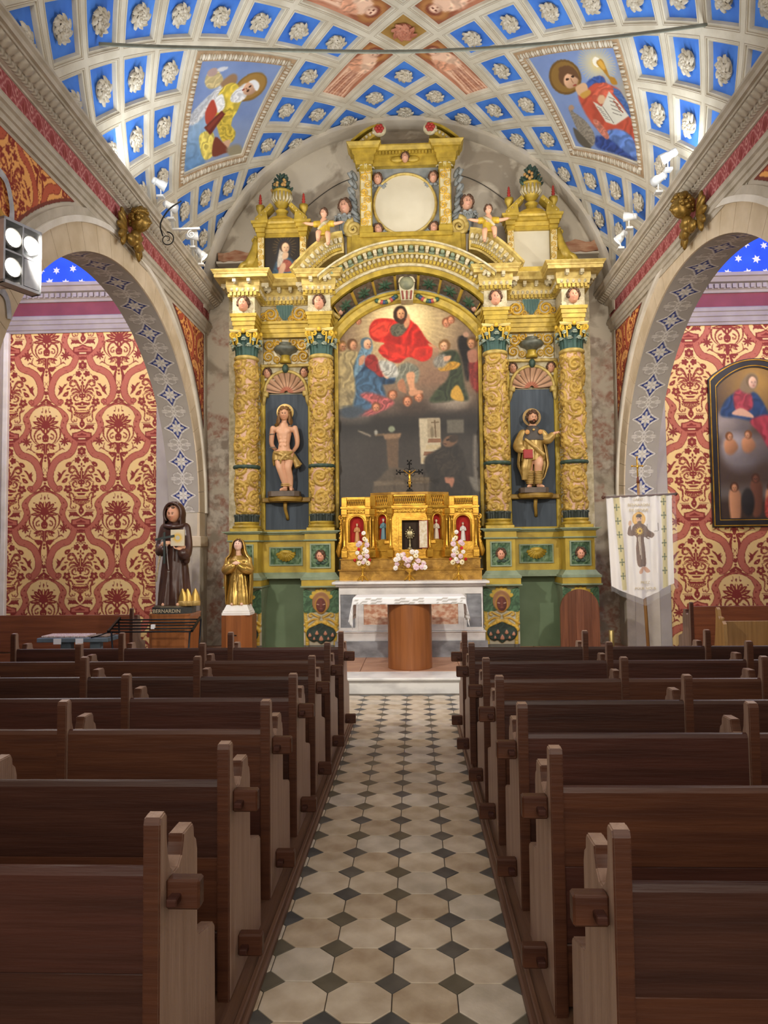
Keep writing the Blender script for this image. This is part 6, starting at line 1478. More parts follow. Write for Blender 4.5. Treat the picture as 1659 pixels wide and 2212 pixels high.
# cable strung across the lunette
t = np.linspace(0, 1, 25)
for s, lab in ((-1, 'thin dark cable looping over the wall left of round medallion'), (1, 'thin dark cable looping over the wall right of round medallion')):
    P = np.stack([AX+s*(.85+1.85*t), 11.37+0*t, 7.55-1.75*t**1.5], -1); o = MB().tube(P, .006, 5).build('cable', mat('dark_cable', '3a342e', None, .7)); tag(o, lab, 'cable')
# ================================================================== pews
m_pew = [wood('pew_wood_%s' % k, a, b, .42, 0, spec=.3) for k, a, b in (('chestnut', '472820', '331b14'), ('umber', '3f251c', '2d1812'), ('russet', '52301f', '3b2016'))]
m_pewend_lit = wood('pew_end_wood_lit', 'a3897a', '886c5c', .45, 2)  # paler than the boards: sheen of the lit aisle side put into the colour
m_rail = wood('floor_rail_wood', '6a4d3a', '55392a', .5, 1)
END = [(0, .03), (0, .90), (.008, .918), (.042, .922), (.055, .908), (.055, .86), (.062, .81), (.082, .765), (.115, .738), (.15, .735), (.178, .755), (.192, .785), (.195, .808), (.28, .808), (.292, .79), (.295, .765), (.315, .75), (.328, .715), (.33, .47), (.35, .455), (.44, .43), (.505, .412), (.52, .395), (.53, .03)]
def end_mesh(t=.045):
    b = MB(); b.prism(END, -t/2, t/2, 'X'); me = b.mesh('end_panel', m_pewend_lit)
    bm = bmesh.new(); bm.from_mesh(me)
    bmesh.ops.bevel(bm, geom=[e for e in bm.edges if abs(e.verts[0].co.x-e.verts[1].co.x) < 1e-6], offset=.004, segments=2, affect='EDGES'); 
    for f in bm.faces: f.material_index = 1 if f.normal.y < -.6 else 0  # faces toward the viewer keep the dark wood, without the coloured-in sheen
    bm.to_mesh(me); bm.free(); me.materials.append(m_pew[2]); return me
ENDM = end_mesh(); DIVM = ENDM.copy(); DIVM.name = 'divider'
TEN = MB().box(0, .09, 0, .045, -.039, .039, .006).mesh('tenon', m_pew[2]); WED = MB().box(-.014, .014, -.04, .02, -.008, .012, .003).mesh('wedge', m_pew[0])
def pew(x0, y0, sgn, offs, label, k):
    """x0: aisle end, grows along sgn; offs: places of end and dividers"""
    root = empty('pew', (x0, y0, 0), label=label, cat='pew', group='rows of wooden pews')
    m = m_pew[k % 3]; L = offs[-1]
    for i, d in enumerate(offs):
        e = link('end_panel' if i in (0, len(offs)-1) else 'divider', ENDM if i in (0, len(offs)-1) else DIVM, root, TR(sgn*d, 0, 0))
        if i == 0:
            for z, y in ((.705, .045), (.16, .12)):
                t = link('tenon', TEN, e, TR(-sgn*.022, y, z, 0 if sgn < 0 else PI) @ Matrix.Translation((0, 0 if sgn < 0 else -.045, 0)))
                MBw = link('wedge', WED, e, TR(-sgn*.05, y, z-.006))
    for i in range(len(offs)-1):
        a, b_ = sgn*(offs[i]+.023), sgn*(offs[i+1]-.023); xa, xb = min(a, b_), max(a, b_)
        top = MB().prism([(.018, .52), (.018, .765), (.024, .782), (.036, .786), (.046, .778), (.048, .52)], xa, xb, 'X'); top.build('back_board', m, root)
        MB().box(xa, xb, .021, .046, .26, .518, .004).build('back_board', m_pew[(k+1) % 3], root); MB().box(xa, xb, .024, .046, .05, .257, .004).build('back_board', m, root)
        MB().box(xa, xb, .05, .47, .425, .455, .008).build('seat_board', m, root)
    return root
LY = [1.90, 2.62, 3.37, 4.10, 4.80, 5.50, 6.25]; LX = [-.665, -.668, -.672, -.668, -.66, -.642, -.615]
RY = [1.83, 2.56, 3.29, 4.00, 4.66, 5.42, 6.18]; RX = [.470, .452, .446, .428, .42, .388, .388]
order = ['nearest', 'second', 'third', 'fourth', 'fifth', 'sixth', 'frontmost']
for i in range(7):
    o = [0, .95, 1.9, 2.47] if i < 4 else ([0, .76, 1.52, 2.28] if i == 4 else [0, .95, 1.9, 2.85])
    pew(LX[i]-.022, LY[i], -1, o, '%s dark wooden pew left of the tiled aisle%s' % (order[i], '' if i in (0, 6) else ', counted from the viewer'), i)
    o = [0, 1.0, 1.93, 2.5] if i < 4 else ([0, .86, 1.72, 2.5] if i == 4 else [0, 1.0, 2.0, 2.95])
    pew(RX[i]+.022, RY[i], 1, o, '%s dark wooden pew right of the tiled aisle%s' % (order[i], '' if i in (0, 6) else ', counted from the viewer'), i+1)
# wooden sill under the pew ends, along both sides of the aisle
struct(MB().box(-.74, -.585, .6, 6.95, -.01, .03, .008).box(-.62, -.60, .6, 6.95, .03, .05, .004).build('trim_7', m_rail)); struct(MB().box(.365, .53, .6, 6.9, -.01, .03, .008).box(.385, .405, .6, 6.9, .03, .05, .004).build('trim_8', m_rail))
# boarded floor under the pews
for nm, xa, xb in (('floor', WL-.3, -.74), ('floor', .53, WR+.3)):
    o = struct(MB().box(xa, xb, .6, 6.95, -.012, .008).build(nm, mat('pew_floor_boards', '8a7a68', '75665a', .7, scale=5)))
    n = int((xb-xa)/.16); st = (xb-xa)/n; pl = MB().box(-st/2+.003, st/2-.003, .6, 6.93, .008, .028, .003).mesh('plank', wood('pew_floor_plank', '84705c', '6c5a49', .6, 1))
    for k in range(n): link('plank', pl, o, TR(xa+(k+.5)*st, 0, 0))
# ================================================================== marble altar, free-standing table, gilded tabernacle
al = empty('marble_altar', (AX, 10.3, .17), label='white marble altar with grey and red breccia panels', cat='altar')
AMt = Matrix.Translation((0, -10.3, -.17))
def A_(b, nm, m, smooth=False, parent=None, vc=False): return b.build(nm, m, parent or al, smooth, vc, AMt if parent is None else None)
A_(MB().box(-.97, .97, 10.0, 10.72, .37, 1.12), 'body', m_marble)
A_(MB().box(-1.06, 1.06, 9.86, 10.74, 1.155, 1.19, .006).box(-1.02, 1.02, 9.92, 10.74, 1.12, 1.156, .008), 'altar_top', m_marble)
A_(MB().box(-1.0, 1.0, 9.97, 10.7, .38, .50, .006).box(-1.015, 1.015, 9.95, 10.7, .50, .515, .006), 'plinth', m_marble); A_(MB().box(-1.03, 1.03, 9.94, 10.72, .17, .382), 'base', m_gmarble)
for s in (-1, 1):
    A_(MB().box(s*.76, s*.955, 9.985, 10.02, .56, 1.02, .004), 'grey_panel', m_gmarble)
    A_(MB().box(s*.715, s*.735, 9.965, 10.02, .52, 1.115).box(s*.975, s*.955, 9.97, 10.02, .565, 1.015).box(s*.735, s*.975, 9.97, 10.02, 1.015, 1.115).box(s*.735, s*.975, 9.97, 10.02, .52, .565), 'side_frame', m_marble)
A_(MB().box(-.64, .64, 9.985, 10.02, .60, .99, .004), 'breccia_panel', m_pmarble)
A_(MB().box(-.715, -.64, 9.975, 10.02, .52, 1.115).box(.64, .715, 9.975, 10.02, .52, 1.115).box(-.64, .64, 9.975, 10.02, .985, 1.115).box(-.64, .64, 9.975, 10.02, .52, .605), 'centre_frame', m_marble)
# ---- communion table
m_ply = wood('veneer_wood', '9a5f34', '7d4a26', .35, 2, 5)
tb = empty('altar_table', (AX-.01, 9.10, .17), label='round drum of polished wood carrying a small altar table', cat='table')
MB().lathe([(0, 0), (.268, 0), (.272, .004), (.272, .82), (0, .82)], 0, 0, 0, 56).build('drum', m_ply, tb, True); autosmooth(tb.children[0].data, 40)
MB().box(-.66, .66, -.26, .26, .82, .868, .006).build('table_top', wood('table_top_wood', '8a5530', '6d4022', .4, 0), tb)
# cloth with lace border
def cloth():
    nx, ny = 90, 40; W_, D_ = .675, .275; drop_s, drop_f = .30, .085
    U, V = np.meshgrid(np.linspace(-W_-drop_s, W_+drop_s, nx), np.linspace(-D_-drop_f, D_+.03, ny)); P = np.zeros(U.shape+(3,))
    ox = np.clip(np.abs(U)-W_, 0, 1); of = np.clip(-V-D_, 0, 1)
    P[..., 0] = np.sign(U)*(np.minimum(np.abs(U), W_)+ox*.12*(1+.25*np.sin(V*22))); P[..., 1] = np.maximum(V, -D_)-of*.12*(1+.5*np.sin(U*19)); P[..., 2] = .874-ox*.97-of*.98
    P[..., 2] -= .0; P[..., 0] += np.where(ox > 0, .02*np.sin(V*30)*ox/drop_s, 0)
    edge = np.maximum(of/drop_f, 0)
    C = np.ones(P.shape)*.93
    lace = (of > .012) | (ox > drop_s-.07)
    pat = (np.sin(U*150)*np.sin((of+ox)*170+np.abs((U*14) % 1-.5)*10) > .25); C[lace & pat] = (.68, .66, .63)
    return to_mesh('cloth', P.reshape(-1, 3), quads(nx, ny), vmat('white_linen', .85, var=.03), True, C.reshape(-1, 3))
cl = link('altar_cloth', cloth()); cl.location = (AX-.01, 9.10, .17); tag(cl, 'white lace-edged cloth draped over the small altar table', 'tablecloth')
sm = cl.modifiers.new('thickness', 'SOLIDIFY'); sm.thickness = .003; sm.offset = 1

# ---- tabernacle
m_gilt = mat('gilded_wood', 'd9a93f', 'b07f26', .3, .65, scale=7, detail=6, bump=.12, bscale=30, spec=.5)
m_gilt2 = mat('worn_gilding', 'b58a3a', '8a6426', .45, .45, scale=9, detail=7, bump=.2, bscale=25)
m_redv = mat('red_velvet', 'b3211c', '94170f', .8, scale=5)
tab = empty('tabernacle', (AX, 10.5, 1.19), label='gilded wooden tabernacle with red arched niches on the marble altar', cat='tabernacle')
TM = Matrix.Translation((0, -10.5, -1.19))
def T_(b, nm, m, smooth=False, parent=None, vc=False, kind=None): return b.build(nm, m, parent or tab, smooth, vc, TM if parent is None else None, kind)
T_(MB().box(-1.0, 1.0, 10.30, 10.72, 1.19, 1.335).box(-1.02, 1.02, 10.28, 10.72, 1.325, 1.345, .006), 'lower_step', m_gilt2); T_(MB().box(-.985, .985, 10.35, 10.72, 1.345, 1.485).box(-1.0, 1.0, 10.335, 10.72, 1.478, 1.495, .005), 'upper_step', m_gilt2)
plan = [(-.965, 10.50), (-.56, 10.50), (-.53, 10.46), (-.255, 10.36), (.255, 10.36), (.53, 10.46), (.56, 10.50), (.965, 10.50)]
def planoff(d):
    """front line moved forward by d"""
    P = np.array(plan); return [(x*(1+d*.5 if abs(x) > .9 else 1), y-d) for x, y in P]
def tier(d, z0, z1, nm, m): Q = planoff(d)+[(.965*(1+d*.5), 10.72), (-.965*(1+d*.5), 10.72)]; return T_(MB().prism(Q, z0, z1, 'Z'), nm, m)
tier(-.08, 1.495, 2.20, 'core', m_gilt2)
tier(.02, 1.495, 1.515, 'plinth', m_gilt); tier(.0, 1.515, 1.60, 'plinth', m_gilt); tier(.02, 1.60, 1.62, 'plinth', m_gilt)
tier(.0, 2.125, 2.14, 'architrave', m_gilt); tier(-.01, 2.14, 2.20, 'frieze', m_gilt); tier(.03, 2.20, 2.215, 'cornice', m_gilt); tier(.055, 2.215, 2.24, 'cornice', m_gilt)
def place(i, t, d=0., z=0.):
    """point on front line segment i, and its direction"""
    a, b_ = np.array(plan[i]), np.array(plan[i+1]); p = a+(b_-a)*t; dr = (b_-a)/np.linalg.norm(b_-a); n = np.array([dr[1], -dr[0]]); p = p+n*d
    return Matrix(((dr[0], -n[0], 0, p[0]), (dr[1], -n[1], 0, p[1]), (0, 0, 1, z), (0, 0, 0, 1)))
def bay(i, hw, bw, z0, z1, tcx=.5):
    """arched red niche: wall with opening, velvet back, moulded rim"""
    L = np.hypot(*(np.array(plan[i+1])-np.array(plan[i]))); M = TM @ place(i, tcx)
    a = np.linspace(0, PI, 17); zc = z1-hw; half = L*.5
    w_ = MB(); w_.box(-half, -hw, 0, .08, 1.62, 2.125).box(hw, half, 0, .08, 1.62, 2.125)
    w_.prism([(-hw, zc)]+[(-hw*math.cos(x), zc+hw*math.sin(x)) for x in a]+[(hw, 2.125), (-hw, 2.125)], 0, .08, 'Y').box(-hw, hw, 0, .08, 1.62, z0)
    o = w_.build('niche_wall', m_gilt, tab, M=M)
    v = MB().prism([(hw+.005, z0)]+[((hw+.005)*math.cos(x), zc+(hw+.005)*math.sin(x)) for x in a]+[(-hw-.005, z0)], .07, .079, 'Y').build('velvet_back', m_redv, tab, M=M)
    MB().tube([(-hw-.012, -.004, z0)]+[(-(hw+.012)*math.cos(x), -.004, zc+(hw+.012)*math.sin(x)) for x in a]+[(hw+.012, -.004, z0)], .014, 8).build('niche_rim', m_gilt, tab, True, M=M)
    return M
bay(0, .10, .4, 1.73, 2.10); bay(6, .10, .4, 1.73, 2.10); bay(2, .062, .28, 1.76, 2.12); bay(4, .062, .28, 1.76, 2.12)
tc = MB(); tc.box(-.035, .035, -.03, .03, 0, .022).lathe([(0, .022), (.03, .022), (.032, .03), (.024, .045), (.026, .05), (.022, .06), (.018, .41), (.022, .415), (.018, .425), (.026, .455), (.034, .48), (0, .48)], 0, 0, 0, 14).box(-.034, .034, -.03, .03, .48, .502)
TCOL = tc.mesh('colonnette', m_gilt, True); autosmooth(TCOL, 40)
for i, t in ((0, .06), (0, .9), (2, .06), (2, .97), (4, .03), (4, .94), (6, .1), (6, .94)): link('colonnette', TCOL, tab, TM @ place(i, t, .03, 1.62))
for i, t in ((0, .06), (0, .9), (2, .06), (2, .97), (4, .03), (4, .94), (6, .1), (6, .94)):
    link('pedestal', MB().box(-.045, .045, -.035, .04, 1.51, 1.618, .006).mesh('pedestal', m_gilt), tab, TM @ place(i, t, .03)); link('entablature_block', MB().box(-.042, .042, -.035, .04, 2.124, 2.205, .004).mesh('entablature_block', m_gilt), tab, TM @ place(i, t, .03)); link('post', MB().box(-.04, .04, -.02, .05, 2.24, 2.375 if i in (0, 6) else 2.40, .006).mesh('post', m_gilt), tab, TM @ place(i, t, .02))
# pierced balustrade
def balus(i, t0, t1, z0, z1, n):
    L = np.hypot(*(np.array(plan[i+1])-np.array(plan[i]))); b = MB(); x0, x1 = (t0-.5)*L, (t1-.5)*L; st = (x1-x0)/n
    b.box(x0, x1, 0, .03, z0, z0+.018).box(x0, x1, 0, .03, z1-.018, z1)
    for k in range(n):
        xa = x0+k*st
        for p, q in (((xa, z0+.01), (xa+st/2, z1-.01)), ((xa+st/2, z1-.01), (xa+st, z0+.01)), ((xa, z1-.01), (xa+st/2, z0+.01)), ((xa+st/2, z0+.01), (xa+st, z1-.01))): b.tube([(p[0], .012, p[1]), (q[0], .012, q[1])], .0065, 5)
    b.build('balustrade', m_gilt, tab, M=TM @ place(i, .5, .01)); MB().box(x0, x1, .02, .028, z0, z1).build('balustrade_back', mat('brown_board', '5a3c1c', '4a3016', .7), tab, M=TM @ place(i, .5, .01))  # plain dark brown board behind the pierced bars
balus(0, .12, .86, 2.24, 2.365, 6); balus(6, .14, .88, 2.24, 2.365, 6); balus(2, .14, .92, 2.24, 2.40, 4); balus(4, .08, .86, 2.24, 2.40, 4); balus(3, .04, .96, 2.25, 2.40, 8)
T_(MB().prism([(-.56, 10.47), (-.26, 10.33), (.26, 10.33), (.56, 10.47), (.56, 10.7), (-.56, 10.7)], 2.40, 2.435, 'Z'), 'crown_slab', m_gilt2)
T_(MB().box(-.965, -.55, 10.48, 10.7, 2.36, 2.38).box(.55, .965, 10.48, 10.7, 2.36, 2.38), 'side_rail', m_gilt)
for i, t0, t1 in ((0, .14, .84), (6, .16, .86), (2, .14, .9), (4, .1, .86), (3, .05, .95)):      # carved frieze
    L = np.hypot(*(np.array(plan[i+1])-np.array(plan[i]))); nx = max(16, int(L*(t1-t0)/.006)); X, Zz = np.meshgrid(np.linspace((t0-.5)*L, (t1-.5)*L, nx), np.linspace(2.142, 2.198, 12)); H = np.zeros(X.shape)
    for k, c0 in enumerate(np.arange((t0-.5)*L+.03, (t1-.5)*L, .055)): H = np.maximum(H, spiral(X, Zz, c0, 2.17, .032, 1 if k % 2 else -1, k)[0])
    link('scroll_frieze', to_mesh('scroll_frieze', np.stack([X, -.012*H, Zz], -1).reshape(-1, 3), quads(nx, 12), m_gilt, True), tab, TM @ place(i, .5, .012))
# centre bay: frame, dark cupboard with its door standing open
fr = MB(); cxd = .03
for k, (d, w_) in enumerate(((.0, .21), (.015, .185), (.008, .165))):
    fr.box(cxd-w_, cxd-w_+.0225, 10.335-d, 10.40, 1.62, 2.078-.022*k).box(cxd+w_-.0225, cxd+w_, 10.335-d, 10.40, 1.62, 2.078-.022*k).box(cxd-w_, cxd+w_, 10.335-d, 10.40, 2.078-.022*k, 2.10-.022*k)
T_(fr, 'door_frame', m_gilt); T_(MB().box(-.255, cxd-.21, 10.36, 10.44, 1.62, 2.10).box(cxd+.21, .255, 10.36, 10.44, 1.62, 2.10).box(-.255, .255, 10.36, 10.44, 2.10, 2.124), 'centre_wall', m_gilt)
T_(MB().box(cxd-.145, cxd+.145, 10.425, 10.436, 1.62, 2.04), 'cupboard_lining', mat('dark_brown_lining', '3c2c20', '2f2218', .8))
dr = MB().box(-.004, .004, -.14, 0, 1.635, 2.03); dro = dr.build('cupboard_door', mat('red_brown_lacquer', '8a2f20', '702418', .5), tab, M=TM @ TR(cxd+.10, 10.335, 0, 1.12))
link('embroidered_lining', MB().box(-.012, -.004, -.13, -.01, 1.645, 2.02).mesh('embroidered_lining', mat('cream_silk', 'e3dac6', 'c9b894', .7, scale=26, detail=3)), dro)
for s in (-1, 1):          # scroll brackets on the ends
    b = MB(); volute(b, (s*.99, 10.49, 2.08), .035, (s, 0), .016, 1.5, None, 24, -1); b.tube([(s*.985, 10.49, 2.06), (s*.99, 10.49, 1.9), (s*.995, 10.49, 1.75), (s*1.03, 10.49, 1.6), (s*1.02, 10.49, 1.52)], [.016, .022, .026, .04, .02], 8)
    for k in range(6): b.ball((s*(.995+.004*k), 10.475, 2.0-.07*k), (.018, .018, .026), 7, 5)
    T_(b, 'scroll_bracket', m_gilt, True)
    T_(MB().box(s*.27, s*.37, 10.36, 10.42, 1.70, 1.755, .01), 'statuette_bracket', m_gilt); 
# ---- monstrance inside
mo = empty('monstrance', (AX+.0, 10.385, 1.62), label='small silvery reliquary standing in the open tabernacle', cat='reliquary')
ms = mat('tarnished_silver', 'a89c78', '8a7f60', .35, .8, scale=20)
MB().lathe([(0, 0), (.05, 0), (.045, .02), (.015, .035), (.02, .06), (.012, .09), (.018, .12), (.01, .15), (0, .15)], 0, 0, 0, 14).build('foot', ms, mo, True)
b = MB(); b.ball((0, 0, .22), (.05, .012, .055), 14, 8)
for k in range(12): b.ball((.06*math.cos(k*PI/6), 0, .22+.065*math.sin(k*PI/6)), (.014, .008, .014), 7, 5)
b.ball((0, 0, .305), (.018, .01, .03), 8, 6); b.ball((0, 0, .16), (.014, .012, .02), 8, 6); b.build('sunburst', ms, mo, True)
# ---- iron cross with gilt corpus on top
cr = empty('crucifix', (AX+.005, 10.5, 2.435), label='black wrought iron crucifix with gilt figure above the tabernacle', cat='crucifix')
m_iron = mat('black_iron', '1b1a19', '2a2826', .5, .5, scale=20)
MB().box(-.05, .05, -.035, .035, 0, .035, .006).box(-.035, .035, -.025, .025, .035, .055, .004).build('foot', m_iron, cr)
b = MB(); b.tube([(0, 0, .05), (0, 0, .44)], .011, 8).tube([(-.16, 0, .30), (.16, 0, .30)], .011, 8)
for cx0, cz0 in ((-.16, .30), (.16, .30), (0, .44), (0, .12)):
    for k in range(4):
        a = k*PI/2+PI/4; b.tube([(cx0, 0, cz0), (cx0+.022*math.cos(a), 0, cz0+.022*math.sin(a)), (cx0+.035*math.cos(a+.5), 0, cz0+.035*math.sin(a+.5))], .006, 6); b.ball((cx0+.038*math.cos(a), 0, cz0+.038*math.sin(a)), .011, 7, 5)
for sx in (-1, 1):
    for sz in (-1, 1): b.tube([(0, 0, .30+sz*.03), (sx*.05, 0, .30+sz*.06), (sx*.08, 0, .30+sz*.03), (sx*.06, 0, .30+sz*.015)], .005, 6)
b.build('cross', m_iron, cr, True)
b = MB()
b.tube([(0, -.02, .275), (0, -.022, .235), (.004, -.024, .195), (0, -.022, .17)], [.016, .019, .013, .017], 9); b.ball((.003, -.028, .305), (.013, .014, .018), 9, 7)
for sx in (-1, 1): b.tube([(sx*.012, -.02, .268), (sx*.045, -.018, .292), (sx*.075, -.014, .315)], [.007, .006, .005], 7); b.tube([(sx*.008, -.022, .175), (sx*.01, -.032, .13), (sx*.004, -.022, .075)], [.011, .009, .006], 7); b.ball((sx*.08, -.014, .32), (.008, .005, .008), 6, 5)
b.lathe([(.018, .155), (.022, .17), (.019, .19)], 0, -.022, 0, 10); b.build('corpus', m_gilt, cr, True)

# ---- flowers in gilt stands
m_leafg = mat('gilt_leaf', 'c9a33a', 'a9852c', .35, .6)
FLW = {}
def flower_mesh(kind):
    b = MB(); colr = {'white': 'f3ece2', 'pink': 'e6c9d2', 'cream': 'efe0b8', 'rose': 'c4202c'}[kind]
    n = 8
    for k in range(n):
        a = 2*PI*k/n; M = np.array(Matrix.Rotation(a, 3, 'Y') @ Matrix.Rotation(.35, 3, 'Z')); b.ball(np.array([[math.cos(a)*.017, -.004, -math.sin(a)*.017]])[0], (.0145, .006, .011), 7, 5, colr, np.array(Matrix.Rotation(a, 3, 'Y')))
    for k in range(5):
        a = 2*PI*k/5+.3; b.ball((math.cos(a)*.008, -.010, -math.sin(a)*.008), (.008, .006, .007), 6, 4, colr)
    b.ball((0, -.013, 0), (.007, .005, .007), 7, 5, {'white': 'd9b7b4', 'pink': 'd7aab8', 'cream': '4a3014', 'rose': '8c1018'}[kind]); return b.mesh('flower', vmat('silk_flower', .6, var=.05), True, True)
for kq in ('white', 'pink', 'cream', 'rose'): FLW[kq] = flower_mesh(kq)
def stand_mesh(h, bowl):
    b = MB()
    for k in range(3):
        a = -PI/2+k*2*PI/3; b.tube([(0, 0, .07), (.03*math.cos(a), .03*math.sin(a), .055), (.065*math.cos(a), .065*math.sin(a), .02), (.085*math.cos(a), .085*math.sin(a), .0065)], [.016, .02, .015, .007], 8)
    b.lathe([(0, .05), (.03, .055), (.022, .075), (.012, .09), (.02, .11), (.012, .13), (.01, h-.05), (.018, h-.04), (.012, h-.02), (bowl, h+.02), (bowl*1.1, h+.03), (0, h+.025)], 0, 0, 0, 16); return b.mesh('stand', m_gilt, True)
def bouquet(x, y, label, pts, h, bowl, lamps=()):
    root = empty('flower_stand', (x, y, 1.19), label=label, cat='flowers', group='silk flowers on the altar')
    st = link('stand', stand_mesh(h, bowl), root)
    lv = MB(); rg = random.Random(int(x*100))
    for (fx, fy, fz, kd, sc) in pts:
        P = spline([(0, 0, h), (fx*.35, fy*.3, h+(fz-h)*.5), (fx, fy+.012, fz)], 4, False); lv.tube(P, .003, 5)
        for _ in range(2):
            q = P[rg.randrange(3, len(P))]; lv.ball(q+np.array([rg.uniform(-.03, .03), rg.uniform(-.01, .01), rg.uniform(-.03, .03)]), (.018, .004, .007), 6, 4, M=np.array(Matrix.Rotation(rg.uniform(0, 3), 3, 'Y')))
        f = link('flower', FLW[kd], root, TR(fx, fy, fz, rg.uniform(-.4, .4), sc, rg.uniform(-.3, .3)))
    lv.build('stems', m_leafg, root, True, kind='stuff')
    for lx, lz in lamps:
        l_ = MB().lathe([(0, 0), (.016, 0), (.02, .015), (.018, .04), (0, .04)], lx, -.02, lz, 12).build('red_lamp_cup', mat('red_glass_cup', 'c41a24', '9c101a', .2), root, True); link('lamp_arm', MB().tube([(0, 0, h), (lx*.6, -.02, lz-.04), (lx, -.02, lz)], .005, 6).mesh('lamp_arm', m_gilt, True), l_)
    return root
def side_pts(s):
    # offsets read from the photograph's spray: metres from the stand
    P = [(-.05, .50, 'pink', 1.5), (.05, .56, 'white', 1.3), (.02, .66, 'white', 1.35), (.03, .58, 'cream', 1.4), (-.03, .52, 'pink', 1.6), (.06, .50, 'pink', 1.7), (.03, .44, 'white', 1.4), (.055, .41, 'white', 1.4), (-.06, .39, 'white', 1.3), (.02, .38, 'cream', 1.5), (-.025, .33, 'pink', 1.6), (.06, .345, 'pink', 1.6), (.03, .29, 'white', 1.4), (-.04, .25, 'cream', 1.6), (.07, .25, 'cream', 1.6), (.01, .26, 'pink', 1.3), (-.04, .44, 'rose', 1.)]
    rg = random.Random(3); return [(s*a*1.12, -.02-.03*rg.random(), z, k, q*.78) for a, z, k, q in P]
bouquet(AX-.655, 10.06, 'spray of white and pink silk flowers at left end of marble altar', side_pts(1), .17, .03, ((-.105, .27), (.10, .27)))
bouquet(AX+.66, 10.06, 'spray of white and pink silk flowers at right end of marble altar', side_pts(-1), .17, .03, ((-.105, .27), (.10, .27)))
rg = random.Random(8); pts = []
for k in range(30):
    a = rg.uniform(-1.45, 1.45); r = math.sqrt(rg.random())*.21; pts.append((r*math.sin(a)*1.05, -.05+.06*rg.random(), .20+abs(r*math.cos(a))*.95+rg.uniform(-.02, .03), rg.choice(['white', 'pink', 'white', 'pink', 'cream']), rg.uniform(1.0, 1.35)))
pts += [(.17, -.05, .19, 'pink', 1.3), (.21, -.05, .185, 'white', 1.2), (-.19, -.05, .18, 'white', 1.2), (.09, -.06, .19, 'pink', 1.6)]
bouquet(AX-.01, 10.02, 'round bouquet of white and pink silk flowers in centre of marble altar', pts, .13, .07)
# ================================================================== statues
from mathutils.kdtree import KDTree
def sculpt(mb, vox=.01, it=4, name='body'):
    """fuse overlapping shapes into one continuous surface, keeping each shape's colour"""
    V0 = np.concatenate(mb.V); C0 = np.concatenate(mb.C)
    me = mb.mesh(name+'_raw', None); o = bpy.data.objects.new('tmp', me); COL.objects.link(o)
    r = o.modifiers.new('r', 'REMESH'); r.mode = 'VOXEL'; r.voxel_size = vox
    s = o.modifiers.new('s', 'SMOOTH'); s.iterations = it; s.factor = .5
    dg = bpy.context.evaluated_depsgraph_get(); ev = o.evaluated_get(dg); m2 = ev.to_mesh()
    n = len(m2.vertices); V = np.empty(n*3, np.float32); m2.vertices.foreach_get('co', V); V = V.reshape(-1, 3).astype(float)
    F = [tuple(p.vertices) for p in m2.polygons]; ev.to_mesh_clear(); bpy.data.objects.remove(o); bpy.data.meshes.remove(me)
    kd = KDTree(len(V0))
    for i, v in enumerate(V0): kd.insert(v, i)
    kd.balance(); C = np.array([C0[kd.find(v)[1]] for v in V])
    b = MB(); b.add(V, F, C); return b
def loft(b, secs, nf=11, seg=72, col=None, seed=0, cap=True):
    """robe: sections (z, cx, cy, rx, ry, fold); folds run down the cloth"""
    rg = np.random.default_rng(seed); A = 2*PI*np.arange(seg)/seg; ph = rg.uniform(0, 6, 4); n = 26
    S = np.array(secs, float); t = np.linspace(0, 1, len(S)); tt = np.linspace(0, 1, n); S = np.stack([np.interp(tt, t, S[:, k]) for k in range(6)], -1)
    rows = []
    for z, cx, cy, rx, ry, f in S:
        k = 1+f*(.55*np.cos(nf*A+ph[0]+z*2.5)+.35*np.cos((nf*1.7//1)*A+ph[1]-z*3)+.3*np.cos(5*A+ph[2]+z*4))
        rows.append(np.stack([cx+rx*k*np.cos(A), cy+ry*k*np.sin(A), np.full(seg, z)], -1))
    V = np.concatenate(rows); F = [tuple(f) for f in quads(seg, n, True)]
    if cap: F += [tuple(range(seg-1, -1, -1)), tuple((n-1)*seg+i for i in range(seg))]
    return b.add(V, F, col)
def limb(b, P, r, col=None, seg=12):
    P = spline(P, 5, False); r = np.interp(np.linspace(0, 1, len(P)), np.linspace(0, 1, len(r)), r); b.tube(P, r, seg, col)
    b.ball(P[0], r[0], 10, 7, col); b.ball(P[-1], r[-1], 10, 7, col); return b
def hand(b, c, d, up, s, col=None, curl=.5, side=1):
    """palm at c, fingers toward d, back of the hand toward up; s = hand length"""
    d = np.array(d, float); d /= np.linalg.norm(d); up = np.array(up, float); up -= d*(up@d); up /= np.linalg.norm(up); sd = np.cross(d, up)*side; c = np.array(c, float)
    b.ball(c+d*s*.22, (s*.26, s*.22, s*.11), 10, 7, col, np.stack([d, sd, up], 1))
    for k in range(4):
        L = s*(.46, .52, .49, .38)[k]; r = s*.062; o = c+d*s*.40+sd*s*(.165-.11*k); p1 = o+d*L*.45-up*L*.10*curl; p2 = p1+(d*math.cos(curl)-up*math.sin(curl))*L*.35; p3 = p2+(d*math.cos(curl*1.9)-up*math.sin(curl*1.9))*L*.28
        b.tube([o-d*s*.1, p1, p2, p3], [r*1.1, r, r*.95, r*.75], 7, col); b.ball(p3, r*.75, 7, 5, col)
    o = c+d*s*.1+sd*s*.17; p1 = o+sd*s*.14+d*s*.16-up*s*.04; p2 = p1+d*s*.2+sd*s*.02-up*s*.06*curl; b.tube([o, p1, p2], [s*.085, s*.07, s*.055], 7, col); b.ball(p2, s*.055, 7, 5, col)
    return b
